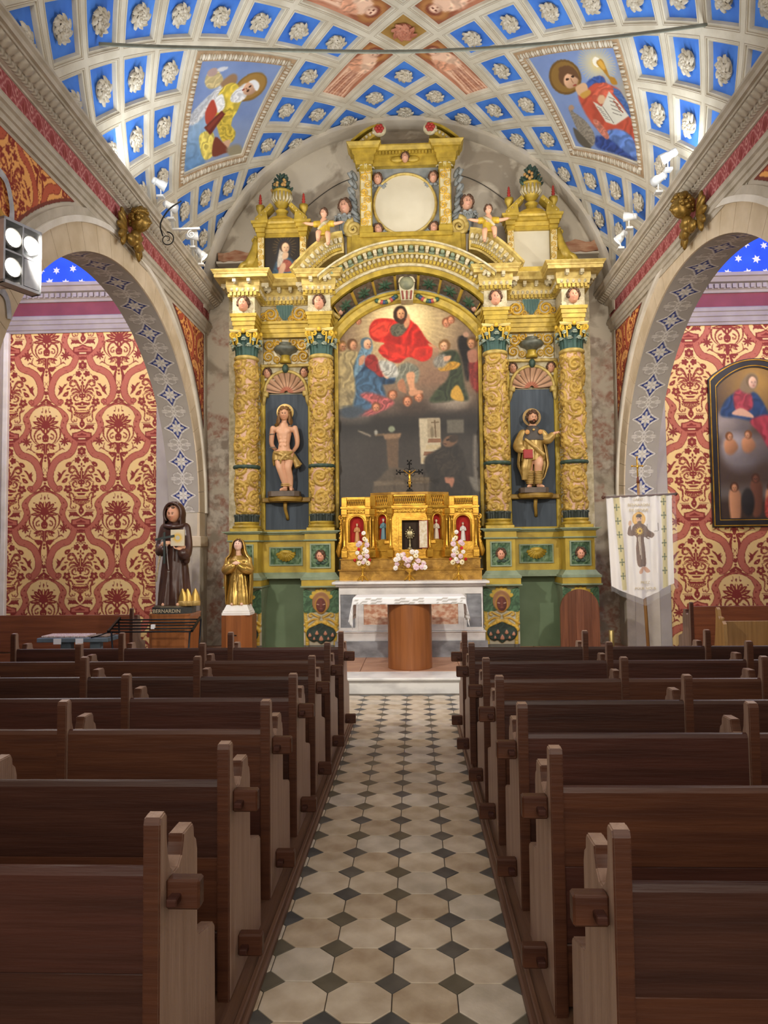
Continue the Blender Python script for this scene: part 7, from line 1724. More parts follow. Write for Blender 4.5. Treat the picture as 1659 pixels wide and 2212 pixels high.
def put_head(b, c, h, rz=0., rx=0., ry=0., **k):
    b.merge(head_mb(**k), Matrix.Translation(c) @ Matrix.Rotation(rz, 4, 'Z') @ Matrix.Rotation(ry, 4, 'Y') @ Matrix.Rotation(rx, 4, 'X') @ Matrix.Scale(h, 4)); return b
SK = 'd9a684'; SKP = 'e2b79a'
m_stat = vmat('painted_statue', .4, var=.05); m_brown = mat('brown_habit', '4b2f24', '38211a', .35, scale=5, spec=.55); m_statgold = mat('burnished_gold', 'd6b264', 'a8863e', .3, .7, scale=5, bump=.05, bscale=20)
m_gildrobe = mat('gilded_robe', 'cbab68', 'a08246', .4, .35, scale=8)

# ---- friar in a brown hooded habit, on a wooden pedestal
fx, fy = -2.98, 9.02
pd = empty('statue_pedestal', (fx, fy, .17), label='varnished wooden pedestal under the hooded friar statue', cat='pedestal')
MB().prism([(-.25, -.2), (-.2, -.25), (.2, -.25), (.25, -.2), (.25, .24), (-.25, .24)], 0, .68, 'Z').build('body', m_ply, pd); MB().prism([(-.255, -.205), (-.205, -.255), (.205, -.255), (.255, -.205), (.255, .245), (-.255, .245)], .68, .70, 'Z').build('top', m_ply, pd)
fr = empty('friar_statue', (fx, fy, .87), label='statue of a friar in brown hooded habit holding book and cross', cat='statue')
lb = MB(); P = [(.27*math.cos(a)*(1 if abs(math.cos(a)) < .9 else .95), -.02+.23*math.sin(a)) for a in np.linspace(0, 2*PI, 9)[:-1]+PI/8]
MB().prism([(x*1.04, y*1.04) for x, y in P], 0, .075, 'Z').build('base', mat('black_painted_base', '2a2c2c', '3c3d3a', .5, scale=12), fr); MB().prism([(x*.97, y*.97) for x, y in P], .075, .095, 'Z').build('ground', mat('earth_paint', '6b5f4c', '574c3c', .8, scale=14), fr)
b = MB(); Z0 = .09
limb(b, [(0, 0, Z0+.62), (0, 0, Z0+.8), (0, .01, Z0+1.0)], [.10, .11, .07], SK); limb(b, [(0, 0, Z0+.98), (0, -.01, Z0+1.10)], [.055, .05], SK)
for s in (-1, 1):
    limb(b, [(s*.08, 0, Z0+.62), (s*.08, -.02, Z0+.3), (s*.08, 0, Z0+.06)], [.05, .05, .04], SK); limb(b, [(s*.08, .02, Z0+.03), (s*.085, -.10, Z0+.022), (s*.09, -.18, Z0+.018)], [.04, .035, .022], SK)
limb(b, [(-.12, 0, Z0+.95), (-.155, -.05, Z0+.73), (-.07, -.21, Z0+.76)], [.055, .045, .034], SK); limb(b, [(.12, 0, Z0+.95), (.16, -.06, Z0+.73), (.12, -.2, Z0+.70)], [.055, .045, .034], SK)
hand(b, (-.08, -.21, Z0+.765), (1, -.25, .15), (-.1, -1, .3), .125, SK, 1.1, 1); hand(b, (.14, -.205, Z0+.685), (-1, -.35, .25), (0, .2, -1), .125, SK, .7, 1)
b = sculpt(b, .009, 3); put_head(b, (0, -.075, Z0+1.125), .215, -.08, .05, skin=(.78, .56, .43), brow=(.2, .14, .1)); b.build('body', m_stat, fr, True, True)
h = MB(); loft(h, [(.0, 0, 0, .205, .185, .12), (.2, 0, 0, .185, .17, .11), (.55, 0, .0, .15, .14, .07), (.62, 0, 0, .145, .135, .05), (.75, 0, .01, .155, .14, .035), (.92, 0, .01, .17, .135, .02), (1.0, 0, .01, .14, .11, .01), (1.05, 0, .01, .09, .085, 0)], 10, seed=3)
limb(h, [(-.12, 0, .95), (-.16, -.04, .74), (-.14, -.12, .67), (-.09, -.19, .69)], [.075, .068, .068, .055]); limb(h, [(.12, 0, .95), (.165, -.05, .74), (.165, -.13, .63), (.15, -.18, .64)], [.075, .068, .075, .065]); h.ball((.17, -.09, .58), (.045, .07, .08), 10, 7)
h.xform(Matrix.Translation((0, 0, Z0))); h = sculpt(h, .009, 3)
h.build('habit', m_brown, fr, True)
hd_ = MB(); A = np.linspace(.08*PI, .92*PI, 15)          # cowl: shell open to the front plus rolled collar
n1, n2 = 40, 16; T_a, T_z = np.meshgrid(np.linspace(.20*PI, -1.20*PI, n1), np.linspace(0, 1, n2)); R_ = np.sin(PI*(.10+.86*(1-T_z*.9)))**.55
th = np.linspace(-.72*PI, .72*PI, n1)+PI/2; zz = np.linspace(-.155, .15, n2); TH, ZZ = np.meshgrid(th, zz); rr = np.sqrt(np.clip(1-(np.clip(ZZ, -.2, 1)/.152)**2, 0.0, 1))*.14; rr = np.where(ZZ < -.02, np.maximum(rr, .135), rr); rr = np.maximum(rr, .012)
hd_.grid(np.stack([rr*np.cos(TH)*.86, -.03+rr*np.sin(TH), Z0+1.125+ZZ], -1)); cow = hd_.build('hood', m_brown, fr, True); so = cow.modifiers.new('t', 'SOLIDIFY'); so.thickness = .016; so.offset = 1
hair_mb(9, 'smooth', 60).build('hair', m_hair, fr, True, M=TR(0, -.055, Z0+1.125, 0, .205))
rim = [(.105*math.sin(a), -.125+.02*abs(math.sin(a)), Z0+1.135+.132*math.cos(a)) for a in np.linspace(-2.35, 2.35, 29)]
MB().tube(rim, .017, 8).tube([(.115*math.cos(a), -.035+.105*math.sin(a), Z0+1.0+.03*math.sin(a)) for a in np.linspace(0, 2*PI, 25)[:-1]], .03, 8, closed=True).build('hood_rim', m_brown, fr, True)
bk = empty('book', (0, 0, 0)); bpy.data.objects.remove(bk)
c = Canvas(40, 48, 0, 0, 1, 1.2, 'cfc2a6'); 
for k in range(24): c.line([(.52, .6), (.52+.42*math.cos(k*PI/12), .6+.42*math.sin(k*PI/12))], [.09, .02], 'd9a93a', 0, False)
c.ell(.52, .6, .25, .25, 'd9b24a'); c.ell(.52, .6, .17, .17, 'b9b3a0')
X = np.stack([.03+.165*c.X, np.full(c.X.shape, -.262), Z0+.93-.165*c.Y], -1); bo = sheet('book', X, c.I, m_stat, fr); link('book_block', MB().box(.03, .195, -.26, -.225, Z0+.73, Z0+.93, .004).mesh('book_block', mat('vellum', 'd8cba8', 'c4b590', .7)), bo)
MB().box(-.010, .014, -.255, -.237, Z0+.52, Z0+.90).xform(Matrix.Translation((-.05, -.01, 0))).build('hand_cross', mat('dark_green_iron', '2c3330', '3a423e', .5), fr); MB().box(-.013, .013, -.275, -.258, -.13, .11).xform(Matrix.Translation((-.03, 0, Z0+.835)) @ Matrix.Rotation(1.38, 4, 'Y')).build('hand_cross_bar', MATS['dark_green_iron'], fr)
MB().tube([(-.02, -.262, Z0+.76), (-.015, -.25, Z0+.6), (0, -.25, Z0+.45)], .005, 5).box(-.012, .016, -.253, -.247, Z0+.42, Z0+.427).build('rosary', mat('silver_beads', 'c9c6bf', None, .3, .7), fr)
MB().tube([(-.13, -.15, Z0+.66), (-.155, -.19, Z0+.45), (-.17, -.2, Z0+.3)], .012, 6).build('rope_belt', mat('cream_rope', 'b9a684', '9c8a68', .8, scale=40), fr, True)
for k, (mx, my, mz, rz) in enumerate(((.20, -.13, .0, 0.), (.285, -.10, .0, .25), (.145, -.15, .0, -.2))):
    mt = MB(); G = []
    for z in np.linspace(0, .21, 9):
        w_ = .055*(1-(z/.215)**2.4)+.004; G.append([(w_*math.cos(a)*1.05, .038*math.sin(a)*(1-z/.4), z) for a in np.linspace(0, 2*PI, 17)[:-1]])
    mt.grid(np.array(G), wrap=True).add(np.array(G[0]), [tuple(range(16))]); o = mt.build('gilt_mitre', m_statgold, fr, True, M=TR(mx, my, .09, rz)); link('mitre_band', MB().lathe([(.058, .0), (.062, .01), (.062, .05), (.058, .06)], 0, 0, 0, 20, sy=.72).mesh('mitre_band', m_gildrobe, True), o)
def lettering(s, size, M, m, parent, name='lettering', ext=.001):
    cu = bpy.data.curves.new('t', 'FONT'); cu.body = s; cu.size = size; cu.extrude = ext; cu.align_x = 'CENTER'; cu.resolution_u = 3
    o = bpy.data.objects.new('t', cu); COL.objects.link(o); dg = bpy.context.evaluated_depsgraph_get(); me = bpy.data.meshes.new_from_object(o.evaluated_get(dg)); bpy.data.objects.remove(o); me.materials.clear(); me.materials.append(m); me.name = name
    return link(name, me, parent, M @ Matrix.Rotation(PI/2, 4, 'X'))
m_let = mat('pale_gold_letters', 'c9b896', None, .5)
lettering('BERNARDIN', .062, TR(-.02, -.2485, .016), m_let, fr); lettering('S', .062, TR(-.222, -.236, .016, -.30), m_let, fr); lettering('t', .034, TR(-.198, -.243, .040, -.3), m_let, fr)

# ---- gilded woman on a white plinth, wooden pedestal
gx, gy = -2.385, 9.86
pd = empty('statue_pedestal', (gx, gy, .17), label='varnished wooden offering pedestal with coin slot under the gilded statue', cat='pedestal')
MB().prism([(-.2, -.13), (-.12, -.2), (.08, -.2), (.2, -.08), (.2, .2), (-.2, .2)], 0, .60, 'Z').build('body', m_ply, pd); MB().box(-.065, .02, -.204, -.195, .33, .345).build('coin_slot', mat('black_slot', '120d0a', None, .9), pd)
gw = empty('gilded_woman_statue', (gx, gy, .77), label='gilded statue of a veiled woman gazing upward on white plinth', cat='statue')
m_wp = mat('white_plaster_plinth', 'f2efe9', 'e4e0d8', .6)
pb = MB(); stack(pb, 0, .12, -.09, .13, [(0, .07), (.035, .07), (.04, .06), (.06, .06), (.065, .05), (.13, .02), (.135, .02)]); pb.build('plinth', m_wp, gw)
Z0 = .13
b = MB(); limb(b, [(0, 0, Z0+.4), (0, 0, Z0+.55), (0, .01, Z0+.66)], [.06, .07, .045], SKP); limb(b, [(0, .0, Z0+.64), (0, -.015, Z0+.74)], [.036, .034], SKP)
for s in (-1, 1):
    limb(b, [(s*.06, 0, Z0+.42), (s*.06, -.02, Z0+.2), (s*.06, 0, Z0+.05)], [.04, .04, .03], SKP); limb(b, [(s*.06, 0, Z0+.02), (s*.065, -.12, Z0+.014)], [.028, .02], SKP); limb(b, [(s*.11, 0, Z0+.62), (s*.16, -.05, Z0+.48), (s*.035, -.135, Z0+.555)], [.03, .028, .022], SKP)
    hand(b, (s*.04, -.135, Z0+.56), (-s, -.2, .35), (0, -1, .4), .085, SKP, .6, -s)
b = sculpt(b, .007, 3); put_head(b, (0, -.035, Z0+.80), .145, .1, -.30, skin=(.93, .78, .70), brow=(.35, .22, .15)); b.build('body', m_stat, gw, True, True)
hair_mb(5, 'smooth', 90).build('hair', m_hair, gw, True, M=TR(0, -.022, Z0+.795, 0, .138, -.2))
h = MB(); loft(h, [(0, 0, 0, .155, .125, .12), (.12, 0, 0, .15, .12, .13), (.38, 0, 0, .115, .09, .11), (.42, 0, 0, .105, .085, .05), (.5, 0, 0, .125, .115, .03), (.6, 0, 0, .13, .115, .02), (.665, 0, .005, .07, .065, 0)], 13, seed=5)
for s in (-1, 1): limb(h, [(s*.115, 0, .6), (s*.165, -.05, .47), (s*.10, -.11, .49), (s*.05, -.135, .52)], [.05, .06, .065, .045])
h.xform(Matrix.Translation((0, 0, Z0))); sculpt(h, .0075, 3).build('gown', m_statgold, gw, True)
n = 46; v = np.linspace(0, 1, 24); a = np.linspace(-.67*PI, .67*PI, n)+PI/2; AA_, VV = np.meshgrid(a, v)        # mantle from the crown of the head to the ground
Rx = np.interp(VV, [0, .04, .1, .17, .25, .3, .45, .7, 1], [.02, .075, .098, .105, .125, .18, .20, .19, .175]); Ry = np.interp(VV, [0, .04, .1, .17, .25, .3, .5, 1], [.02, .075, .09, .09, .095, .12, .135, .14]); fo = 1+.06*np.cos(AA_*9+VV*5)*np.clip(VV*2-.4, 0, 1)
G = np.stack([Rx*fo*np.cos(AA_), -.005+Ry*fo*np.sin(AA_), Z0+.90-.89*VV], -1); o = MB().grid(G).build('mantle', m_statgold, gw, True); so = o.modifiers.new('t', 'SOLIDIFY'); so.thickness = .012
MB().tube([(.025, -.12, Z0+.42), (.012, -.155, Z0+.3), (.02, -.16, Z0+.2)], .008, 6).tube([(-.012, -.12, Z0+.42), (-.02, -.155, Z0+.32)], .007, 6).build('rope_belt', m_gildrobe, gw, True)

# ---- martyr bound to a tree, in the left niche
def halo(parent, c, r0, r1, m, rx=0.):
    b = MB(); A = np.linspace(0, 2*PI, 41)[:-1]; b.grid(np.array([[(r*math.cos(a), y, r*math.sin(a)) for a in A] for r, y in ((r0, 0), (r0, -.01), (r1, -.014), (r1, 0), (r0, 0))]), wrap=True)
    for k in range(6): a = PI*k/6+.2; b.tube([(r0*.45*math.cos(a*1), -.005, r0*.45*math.sin(a)), (r0*1.02*math.cos(a), -.005, r0*1.02*math.sin(a))], .012, 6)
    return b.build('halo', m, parent, M=Matrix.Translation(c) @ Matrix.Rotation(rx, 4, 'X'))
mx_, mz_ = AX-1.87, 2.43
st = empty('martyr_statue', (mx_, 10.82, mz_), label='painted statue of a bound young martyr in golden loincloth in left niche', cat='statue')
MB().prism([(-.235, -.06), (-.17, -.13), (.17, -.13), (.235, -.06), (.235, .12), (-.235, .12)], 0, .075, 'Z').build('base', mat('brown_grey_base', '6d5f52', '5a4e44', .6, scale=10), st)
Z0 = .075
b = MB(); S = 1.0
limb(b, [(0, 0, Z0+.60), (.005, -.01, Z0+.72), (0, -.005, Z0+.86), (0, 0, Z0+.97)], [.10, .082, .115, .085], SK); b.ball((0, -.01, Z0+.93), (.17, .082, .06), 14, 9, SK); limb(b, [(0, 0, Z0+.98), (.012, -.015, Z0+1.09)], [.046, .044], SK)
b.ball((-.055, -.08, Z0+.90), (.058, .028, .042), 10, 7, SK); b.ball((.055, -.08, Z0+.90), (.058, .028, .042), 10, 7, SK)
for k in range(3):
    for s in (-1, 1): b.ball((s*.032, -.088, Z0+.80-.055*k), (.03, .018, .026), 8, 6, SK)
limb(b, [(-.165, .0, Z0+.95), (-.19, .02, Z0+.80), (-.185, .05, Z0+.70), (-.10, .12, Z0+.60)], [.046, .04, .034, .026], SK); limb(b, [(.165, 0, Z0+.95), (.195, .02, Z0+.80), (.185, .05, Z0+.69), (.10, .12, Z0+.60)], [.046, .04, .034, .026], SK)
hand(b, (-.04, .12, Z0+.63), (1, .1, -.5), (0, 1, .2), .11, SK); hand(b, (.04, .12, Z0+.61), (-1, .1, -.5), (0, 1, .2), .11, SK)
b.ball((0, 0, Z0+.58), (.125, .09, .09), 14, 9, SK)
limb(b, [(-.065, 0, Z0+.56), (-.055, -.06, Z0+.40), (-.045, -.075, Z0+.33), (-.005, -.03, Z0+.2), (.02, .0, Z0+.06)], [.082, .066, .052, .052, .03], SK); limb(b, [(.075, 0, Z0+.56), (.07, -.055, Z0+.40), (.072, -.07, Z0+.33), (.09, -.02, Z0+.2), (.10, .0, Z0+.06)], [.082, .066, .052, .052, .03], SK)
for (x, dx) in ((.01, -.045), (.105, .02)): limb(b, [(x+.01, .015, Z0+.03), (x+dx*.6, -.06, Z0+.028), (x+dx, -.11, Z0+.015)], [.033, .03, .018], SK)
b = sculpt(b, .009, 3); put_head(b, (.012, -.045, Z0+1.155), .195, .1, .08, skin=(.85, .64, .50)); b.build('body', m_stat, st, True, True)
hair_mb(4, 'long', 80).build('hair', mat('golden_brown_hair', '8a6438', '6e4c28', .55, scale=16), st, True, M=TR(.012, -.04, Z0+1.16, .1, .19))
h = MB(); loft(h, [(.46, 0, -.02, .148, .118, .10), (.52, 0, -.01, .145, .115, .11), (.6, 0, 0, .132, .106, .05)], 14, seed=2); h.tube([(-.14, -.06, .59), (-.03, -.13, .55), (.08, -.12, .50), (.14, -.05, .48)], [.02, .026, .026, .02], 8).tube([(.14, -.06, .59), (.05, -.13, .54), (-.03, -.13, .46), (-.03, -.12, .40)], [.02, .03, .02, .01], 8)
h.tube([(.14, .0, .57), (.17, .0, .45), (.21, -.01, .36)], [.02, .04, .05], 8).tube([(.14, .02, .57), (.19, .02, .47), (.24, .02, .39)], [.02, .03, .04], 8).ball((-.155, .02, .50), (.03, .05, .12), 8, 7); h.xform(Matrix.Translation((0, 0, Z0)) ); sculpt(h, .009, 2).build('loincloth', m_gildrobe, st, True)
MB().tube([(.03, .14, Z0), (.05, .14, Z0+.5), (-.05, .13, Z0+.95), (-.14, .1, Z0+1.05)], [.07, .06, .055, .035], 10).build('tree_trunk', mat('gilded_trunk', '8a6a34', '6d5026', .6, .2, scale=10), st, True)
for (p, q) in (((-.22, -.03, Z0+.86), (-.14, -.05, Z0+.86)), ((-.21, -.04, Z0+.66), (-.11, -.08, Z0+.66)), ((.08, -.10, Z0+.975), (.13, -.10, Z0+.972)), ((-.06, -.13, Z0+.46), (-.05, -.07, Z0+.45))): MB().tube([p, q], .008, 6).build('arrow', mat('arrow_wood', '6f675c', None, .6), st)
for k, z in enumerate((.085, .11)): MB().tube([(-.01+.05+.085*math.cos(a), -.0+.05*math.sin(a), Z0+z) for a in np.linspace(0, 2*PI, 25)[:-1]], .009, 6, closed=True).build('rope', m_gildrobe, st, True)
halo(st, (.012, .05, Z0+1.20), .095, .13, m_gildrobe)

# ---- bearded pilgrim with red book, in the right niche
st = empty('pilgrim_statue', (AX+1.83, 10.82, mz_), label='gilded statue of a bearded pilgrim with dark cape and red book in right niche', cat='statue')
MB().prism([(-.205, -.07), (-.15, -.13), (.15, -.13), (.205, -.07), (.205, .12), (-.205, .12)], 0, .075, 'Z').build('base', MATS['brown_grey_base'], st)
Z0 = .07
b = MB(); limb(b, [(0, 0, Z0+.55), (0, -.005, Z0+.75), (0, 0, Z0+.9)], [.1, .11, .07], SK); limb(b, [(0, 0, Z0+.86), (0, -.015, Z0+.98)], [.045, .042], SK)
limb(b, [(-.06, .0, Z0+.55), (-.065, -.03, Z0+.3), (-.06, .0, Z0+.05)], [.08, .055, .034], SK); limb(b, [(.06, 0, Z0+.52), (.065, -.08, Z0+.37), (.06, -.07, Z0+.28), (.07, 0, Z0+.05)], [.08, .07, .056, .034], SK)
for x, dx in ((-.055, -.05), (.075, .05)): limb(b, [(x, .01, Z0+.025), (x+dx*.5, -.07, Z0+.024), (x+dx, -.125, Z0+.014)], [.032, .028, .016], SK)
limb(b, [(-.14, 0, Z0+.82), (-.2, -.04, Z0+.62), (-.15, -.13, Z0+.53)], [.05, .042, .03], SK); limb(b, [(.14, 0, Z0+.82), (.2, -.06, Z0+.72), (.30, -.11, Z0+.79)], [.05, .04, .028], SK)
hand(b, (-.15, -.14, Z0+.535), (.25, -.15, -1), (-.1, -1, 0), .12, SK, .4, -1); hand(b, (.30, -.115, Z0+.795), (.8, -.3, .3), (.2, -.6, 1), .11, SK, 1.3, 1)
b = sculpt(b, .009, 3); put_head(b, (0, -.045, Z0+1.03), .18, .12, .03, skin=(.80, .60, .47), beard=(.24, .17, .12)); b.build('body', m_stat, st, True, True)
hair_mb(6, 'smooth', 90).build('hair', m_hair, st, True, M=TR(0, -.035, Z0+1.04, .1, .185))
h = MB(); loft(h, [(.40, 0, 0, .165, .135, .10), (.52, 0, 0, .155, .125, .09), (.6, 0, 0, .145, .12, .05), (.72, 0, 0, .16, .12, .03), (.84, 0, 0, .13, .09, .01)], 13, seed=8)
limb(h, [(-.14, 0, .80), (-.215, -.03, .62), (-.17, -.11, .56)], [.075, .085, .055]); limb(h, [(.14, 0, .80), (.2, -.05, .71), (.27, -.09, .76)], [.07, .075, .055]); h.tube([(-.13, -.1, .72), (.0, -.15, .6), (.13, -.12, .48), (.15, -.05, .42)], [.02, .03, .035, .02], 8);
h.xform(Matrix.Translation((0, 0, Z0))); sculpt(h, .009, 2).build('tunic', m_gildrobe, st, True)
a = np.linspace(-.62*PI, .62*PI, 44)+PI/2; v = np.linspace(0, 1, 20); AA_, VV = np.meshgrid(a, v); Rx = np.interp(VV, [0, .3, .6, .85, 1], [.14, .20, .225, .16, .06]); fo = 1+.07*np.cos(AA_*10+VV*3); G = np.stack([Rx*fo*np.cos(AA_), .01+.11*fo*np.sin(AA_), Z0+.82-.78*VV], -1)
o = MB().grid(G).build('cloak', m_gildrobe, st, True); so = o.modifiers.new('t', 'SOLIDIFY'); so.thickness = .01
h = MB(); loft(h, [(.12, -.14, -.06, .04, .035, .15), (.3, -.12, -.09, .07, .045, .15), (.5, -.08, -.1, .07, .04, .1)], 8, 40, seed=4); h.xform(Matrix.Translation((0, 0, Z0))); h.build('drapery', m_gildrobe, st, True)
h = MB(); loft(h, [(.70, 0, .0, .20, .135, .03), (.75, 0, 0, .195, .13, .025), (.85, 0, 0, .14, .10, .01), (.92, 0, 0, .07, .065, 0)], 9, seed=6); h.xform(Matrix.Translation((0, 0, Z0))); h.build('cape', mat('charcoal_cape', '3f3a36', '504a44', .6, scale=8), st, True)
for s in (-1, 1): MB().ball((s*.095, -.125, Z0+.815), (.036, .014, .036), 14, 8).build('shell_badge', mat('ochre_badge', 'cf9a58', 'b98446', .5), st, True)
MB().ball((0, -.115, Z0+.85), (.022, .014, .018), 8, 6).build('clasp', m_gildrobe, st, True)
bo = MB().box(-.17, -.035, -.205, -.17, Z0+.42, Z0+.55, .006).build('book', mat('red_book', 'a8231f', '8c1a17', .5), st); link('pages', MB().box(-.036, -.031, -.2, -.175, Z0+.43, Z0+.545).mesh('pages', MATS['vellum']), bo)
for s, x in ((-1, -.062), (1, .068)):
    t = MB()
    for k in range(8): t.tube([(x+(.044+.002*k*(1 if k < 5 else .4))*math.cos(q), -.025-.004*k+(.046+.002*k)*math.sin(q), Z0+.07+.024*k) for q in np.linspace(0, 2*PI, 17)[:-1]], .012, 6, closed=True)
    t.build('wrapped_boot', m_gildrobe, st, True)
halo(st, (0, .05, Z0+1.06), .10, .135, mat('old_gilt_ring', 'a88a58', '8d7244', .5, .3, scale=9))

# ---- two seated putti on the swept pediments
for s, lab in ((-1, 'small gilt-robed putto seated on left sweep of altarpiece top'), (1, 'small gilt-robed putto seated on right sweep of altarpiece top')):
    pu = empty('putto', (AX+s*1.22, 10.62, 6.27 if s < 0 else 6.25), label=lab, cat='statue', group='putti on the altarpiece'); b = MB()
    limb(b, [(0, 0, .04), (0, -.01, .16), (0, 0, .25)], [.075, .075, .06], SK); limb(b, [(0, 0, .25), (0, -.01, .31)], [.03, .03], SK)
    for q in (-1, 1):
        limb(b, [(q*.05, -.03, .04), (q*.07, -.12, .0 if q != s else .03), (q*.075, -.13, -.14 if q != s else -.08)], [.05, .042, .026], SK); limb(b, [(q*.075, -.125, -.15 if q != s else -.09), (q*.08, -.17, -.165 if q != s else -.10)], [.024, .015], SK)
        limb(b, [(q*.085, 0, .23), (q*.17, -.03, .2), (q*.27, -.05, .21)], [.034, .028, .02], SK); hand(b, (q*.27, -.05, .21), (q, -.2, .1), (0, 0, 1), .06, SK, .6, q)
    b = sculpt(b, .007, 3); put_head(b, (0, -.02, .365), .13, s*.3, .05, skin=(.86, .66, .54)); b.build('body', m_stat, pu, True, True); link('hair', hair_a, pu, TR(0, -.016, .372, s*.3, .13))
    h = MB(); loft(h, [(0, 0, -.04, .10, .095, .08), (.08, 0, -.02, .09, .085, .06), (.2, 0, 0, .085, .07, .03), (.255, 0, 0, .06, .05, 0)], 9, 48, seed=3)
    for q in (-1, 1): limb(h, [(q*.07, 0, .22), (q*.125, -.015, .205)], [.045, .05])
    sculpt(h, .007, 2).build('tunic', mat('yellow_tunic', 'cfae3a', 'b8962e', .45, .1, scale=9), pu, True); MB().tube([(-s*.07, -.04, .25), (0, -.085, .18), (s*.08, -.07, .1)], [.02, .026, .02], 8).build('sash', m_cream, pu, True)

# ---- statuettes in the tabernacle niches
def statuette(i, t, z, h, robe, lab, veil=None, staff=False):
    M = place(i, t, -.045, z); o = empty('statuette', (AX+M[0][3], M[1][3], z), label=lab, cat='statuette', group='statuettes in the tabernacle')
    k = h/.33; b = MB(); loft(b, [(0, 0, 0, .045, .032, .1), (.1, 0, 0, .038, .028, .08), (.18, 0, 0, .03, .024, .04), (.25, 0, 0, .038, .026, .02), (.275, 0, 0, .012, .012, 0)], 7, 28, robe, 2)
    for q in (-1, 1): limb(b, [(q*.034, 0, .24), (q*.045, -.012, .19), (q*.01, -.03, .205)], [.014, .014, .01], robe, 8)
    b.ball((0, -.006, .302), (.018, .02, .025), 10, 8, SKP); b.ball((0, .002, .31), (.022, .022, .026), 10, 8, veil or '4a3020')
    if staff: b.tube([(-.05, -.02, .0), (-.05, -.02, .36)], .005, 6, 'cfa84a'); b.ball((-.05, -.02, .365), .012, 7, 5, 'cfa84a')
    b.build('figure', m_stat, o, True, True, M=Matrix.Scale(k, 4) ); MB().box(-.045*k, .045*k, -.03, .03, -.0, .008).build('foot', m_gilt2, o)
    return o
statuette(2, .5, 1.762, .30, '5f7f86', 'tiny statuette of a woman in blue mantle left of tabernacle door', 'b9c4c4'); statuette(4, .5, 1.762, .28, 'c9b8a2', 'tiny statuette of a bishop with crozier right of tabernacle door', 'd9cfae', True)
statuette(0, .5, 1.732, .27, 'c9925c', 'tiny statuette in ochre robe in leftmost red niche of tabernacle', 'c9a86a'); statuette(6, .5, 1.732, .27, 'd8d3cc', 'tiny pale statuette in rightmost red niche of tabernacle', '8f8a88')
# ================================================================== banner in its clear cover
bx, by = 2.86, 9.30
bn = empty('processional_banner', (bx+.05, by, .17), label='white processional banner with painted friar on wooden pole in clear plastic', cat='banner')
BM = Matrix.Translation((-bx-.05, -by, -.17))
def B_(b, nm, m, smooth=False, vc=False): return b.build(nm, m, bn, smooth, vc, BM)
m_pole = wood('pole_wood', '9a7240', '7d5a30', .45, 2)
B_(MB().tube([(2.92, by+.075, .17), (2.86, by+.06, 1.6), (2.835, by+.03, 2.42)], [.022, .02, .017], 10), 'pole', m_pole, True); B_(MB().tube([(2.835, by+.03, 2.42), (2.833, by+.03, 2.5)], [.022, .012], 10), 'pole_socket', mat('red_brown_socket', '6d3a24', None, .5), True)
B_(MB().tube([(2.39, by, 2.245), (3.285, by, 2.275)], .013, 10).ball((2.385, by, 2.245), .022, 8, 6).ball((3.29, by, 2.275), .022, 8, 6), 'crossbar', mat('dark_turned_wood', '5a3828', '47291c', .4), True)
b = MB(); b.tube([(2.833, by+.03, 2.48), (2.828, by+.03, 2.74)], .009, 8).tube([(2.77, by+.03, 2.635), (2.89, by+.03, 2.64)], .008, 8).ball((2.828, by+.03, 2.75), .014, 8, 6)
for x in (2.765, 2.895): b.ball((x, by+.03, 2.637), .014, 8, 6)
B_(b, 'finial_cross', m_gilt, True); B_(MB().ball((2.83, by+.015, 2.63), (.015, .01, .03), 8, 6), 'finial_figure', m_gilt, True)
c = Canvas(150, 220, 1310, 1070, 1458, 1296, 'ece6e0'); c.over(fbm(c.X/18, c.Y/60, 3, 2), 'd9d2cc', .6)
for xa, xb, s in ((1325, 1342, -1), (1434, 1446, 1)):
    P = [(xa, 1070), (xb-3 if s < 0 else xb, 1070), (xb+4 if s < 0 else xb, 1275), (xa+9 if s < 0 else xa, 1275)]; c.poly(P, 'c9bb83', .5, False)
    for k in range(6):
        y = 1094+k*30; x = (xa+xb)/2-1+(5*k/5 if s < 0 else 0); y -= 8 if s > 0 else 0
        c.line([(x-4.5, y), (x+4.5, y)], 2, '4d5a34', .2, False); c.line([(x, y-6), (x, y+6)], 2, '4d5a34', .2, False)
        for dx, dy in ((-4.5, 0), (4.5, 0), (0, -6), (0, 6)): c.ell(x+dx, y+dy, 1.6, 1.6, '4d5a34', 0, .2)
c.ell(1382, 1122, 15, 16, 'd9a648', 0, .3); c.ell(1382, 1122, 12, 13, 'e2b45a', 0, .3)
c.poly([(1368, 1136), (1381, 1130), (1396, 1136), (1403, 1146), (1415, 1154), (1414, 1162), (1402, 1166), (1392, 1162), (1394, 1190), (1395, 1222), (1386, 1225), (1374, 1223), (1372, 1190), (1374, 1160), (1362, 1158), (1355, 1154), (1357, 1140), (1362, 1134), (1364, 1146)], '6a4a34', .4, folds=(.1, 7, .15)); c.ell(1361, 1130, 3.5, 6, 'd3a888', .2, .3)
c.ell(1382, 1122, 7, 9, 'd9b090', 0, .4); c.ell(1382, 1115, 7, 4, '4a382a', 0, .4); c.ell(1382, 1129, 5, 3, '6d543e', 0, .3)
for x in (1379, 1385): c.ell(x, 1121, 1.3, .9, '3a2a20', 0, .2)
for k in range(12): a = k*PI/6; c.line([(1382, 1148), (1382+10*math.cos(a), 1148+10*math.sin(a))], [3, .8], 'e2b93c', .2, False)
c.ell(1382, 1148, 6, 6, 'e8c24a', 0, .3); c.ell(1382, 1148, 3, 3, '8a5a2a', 0, .3)
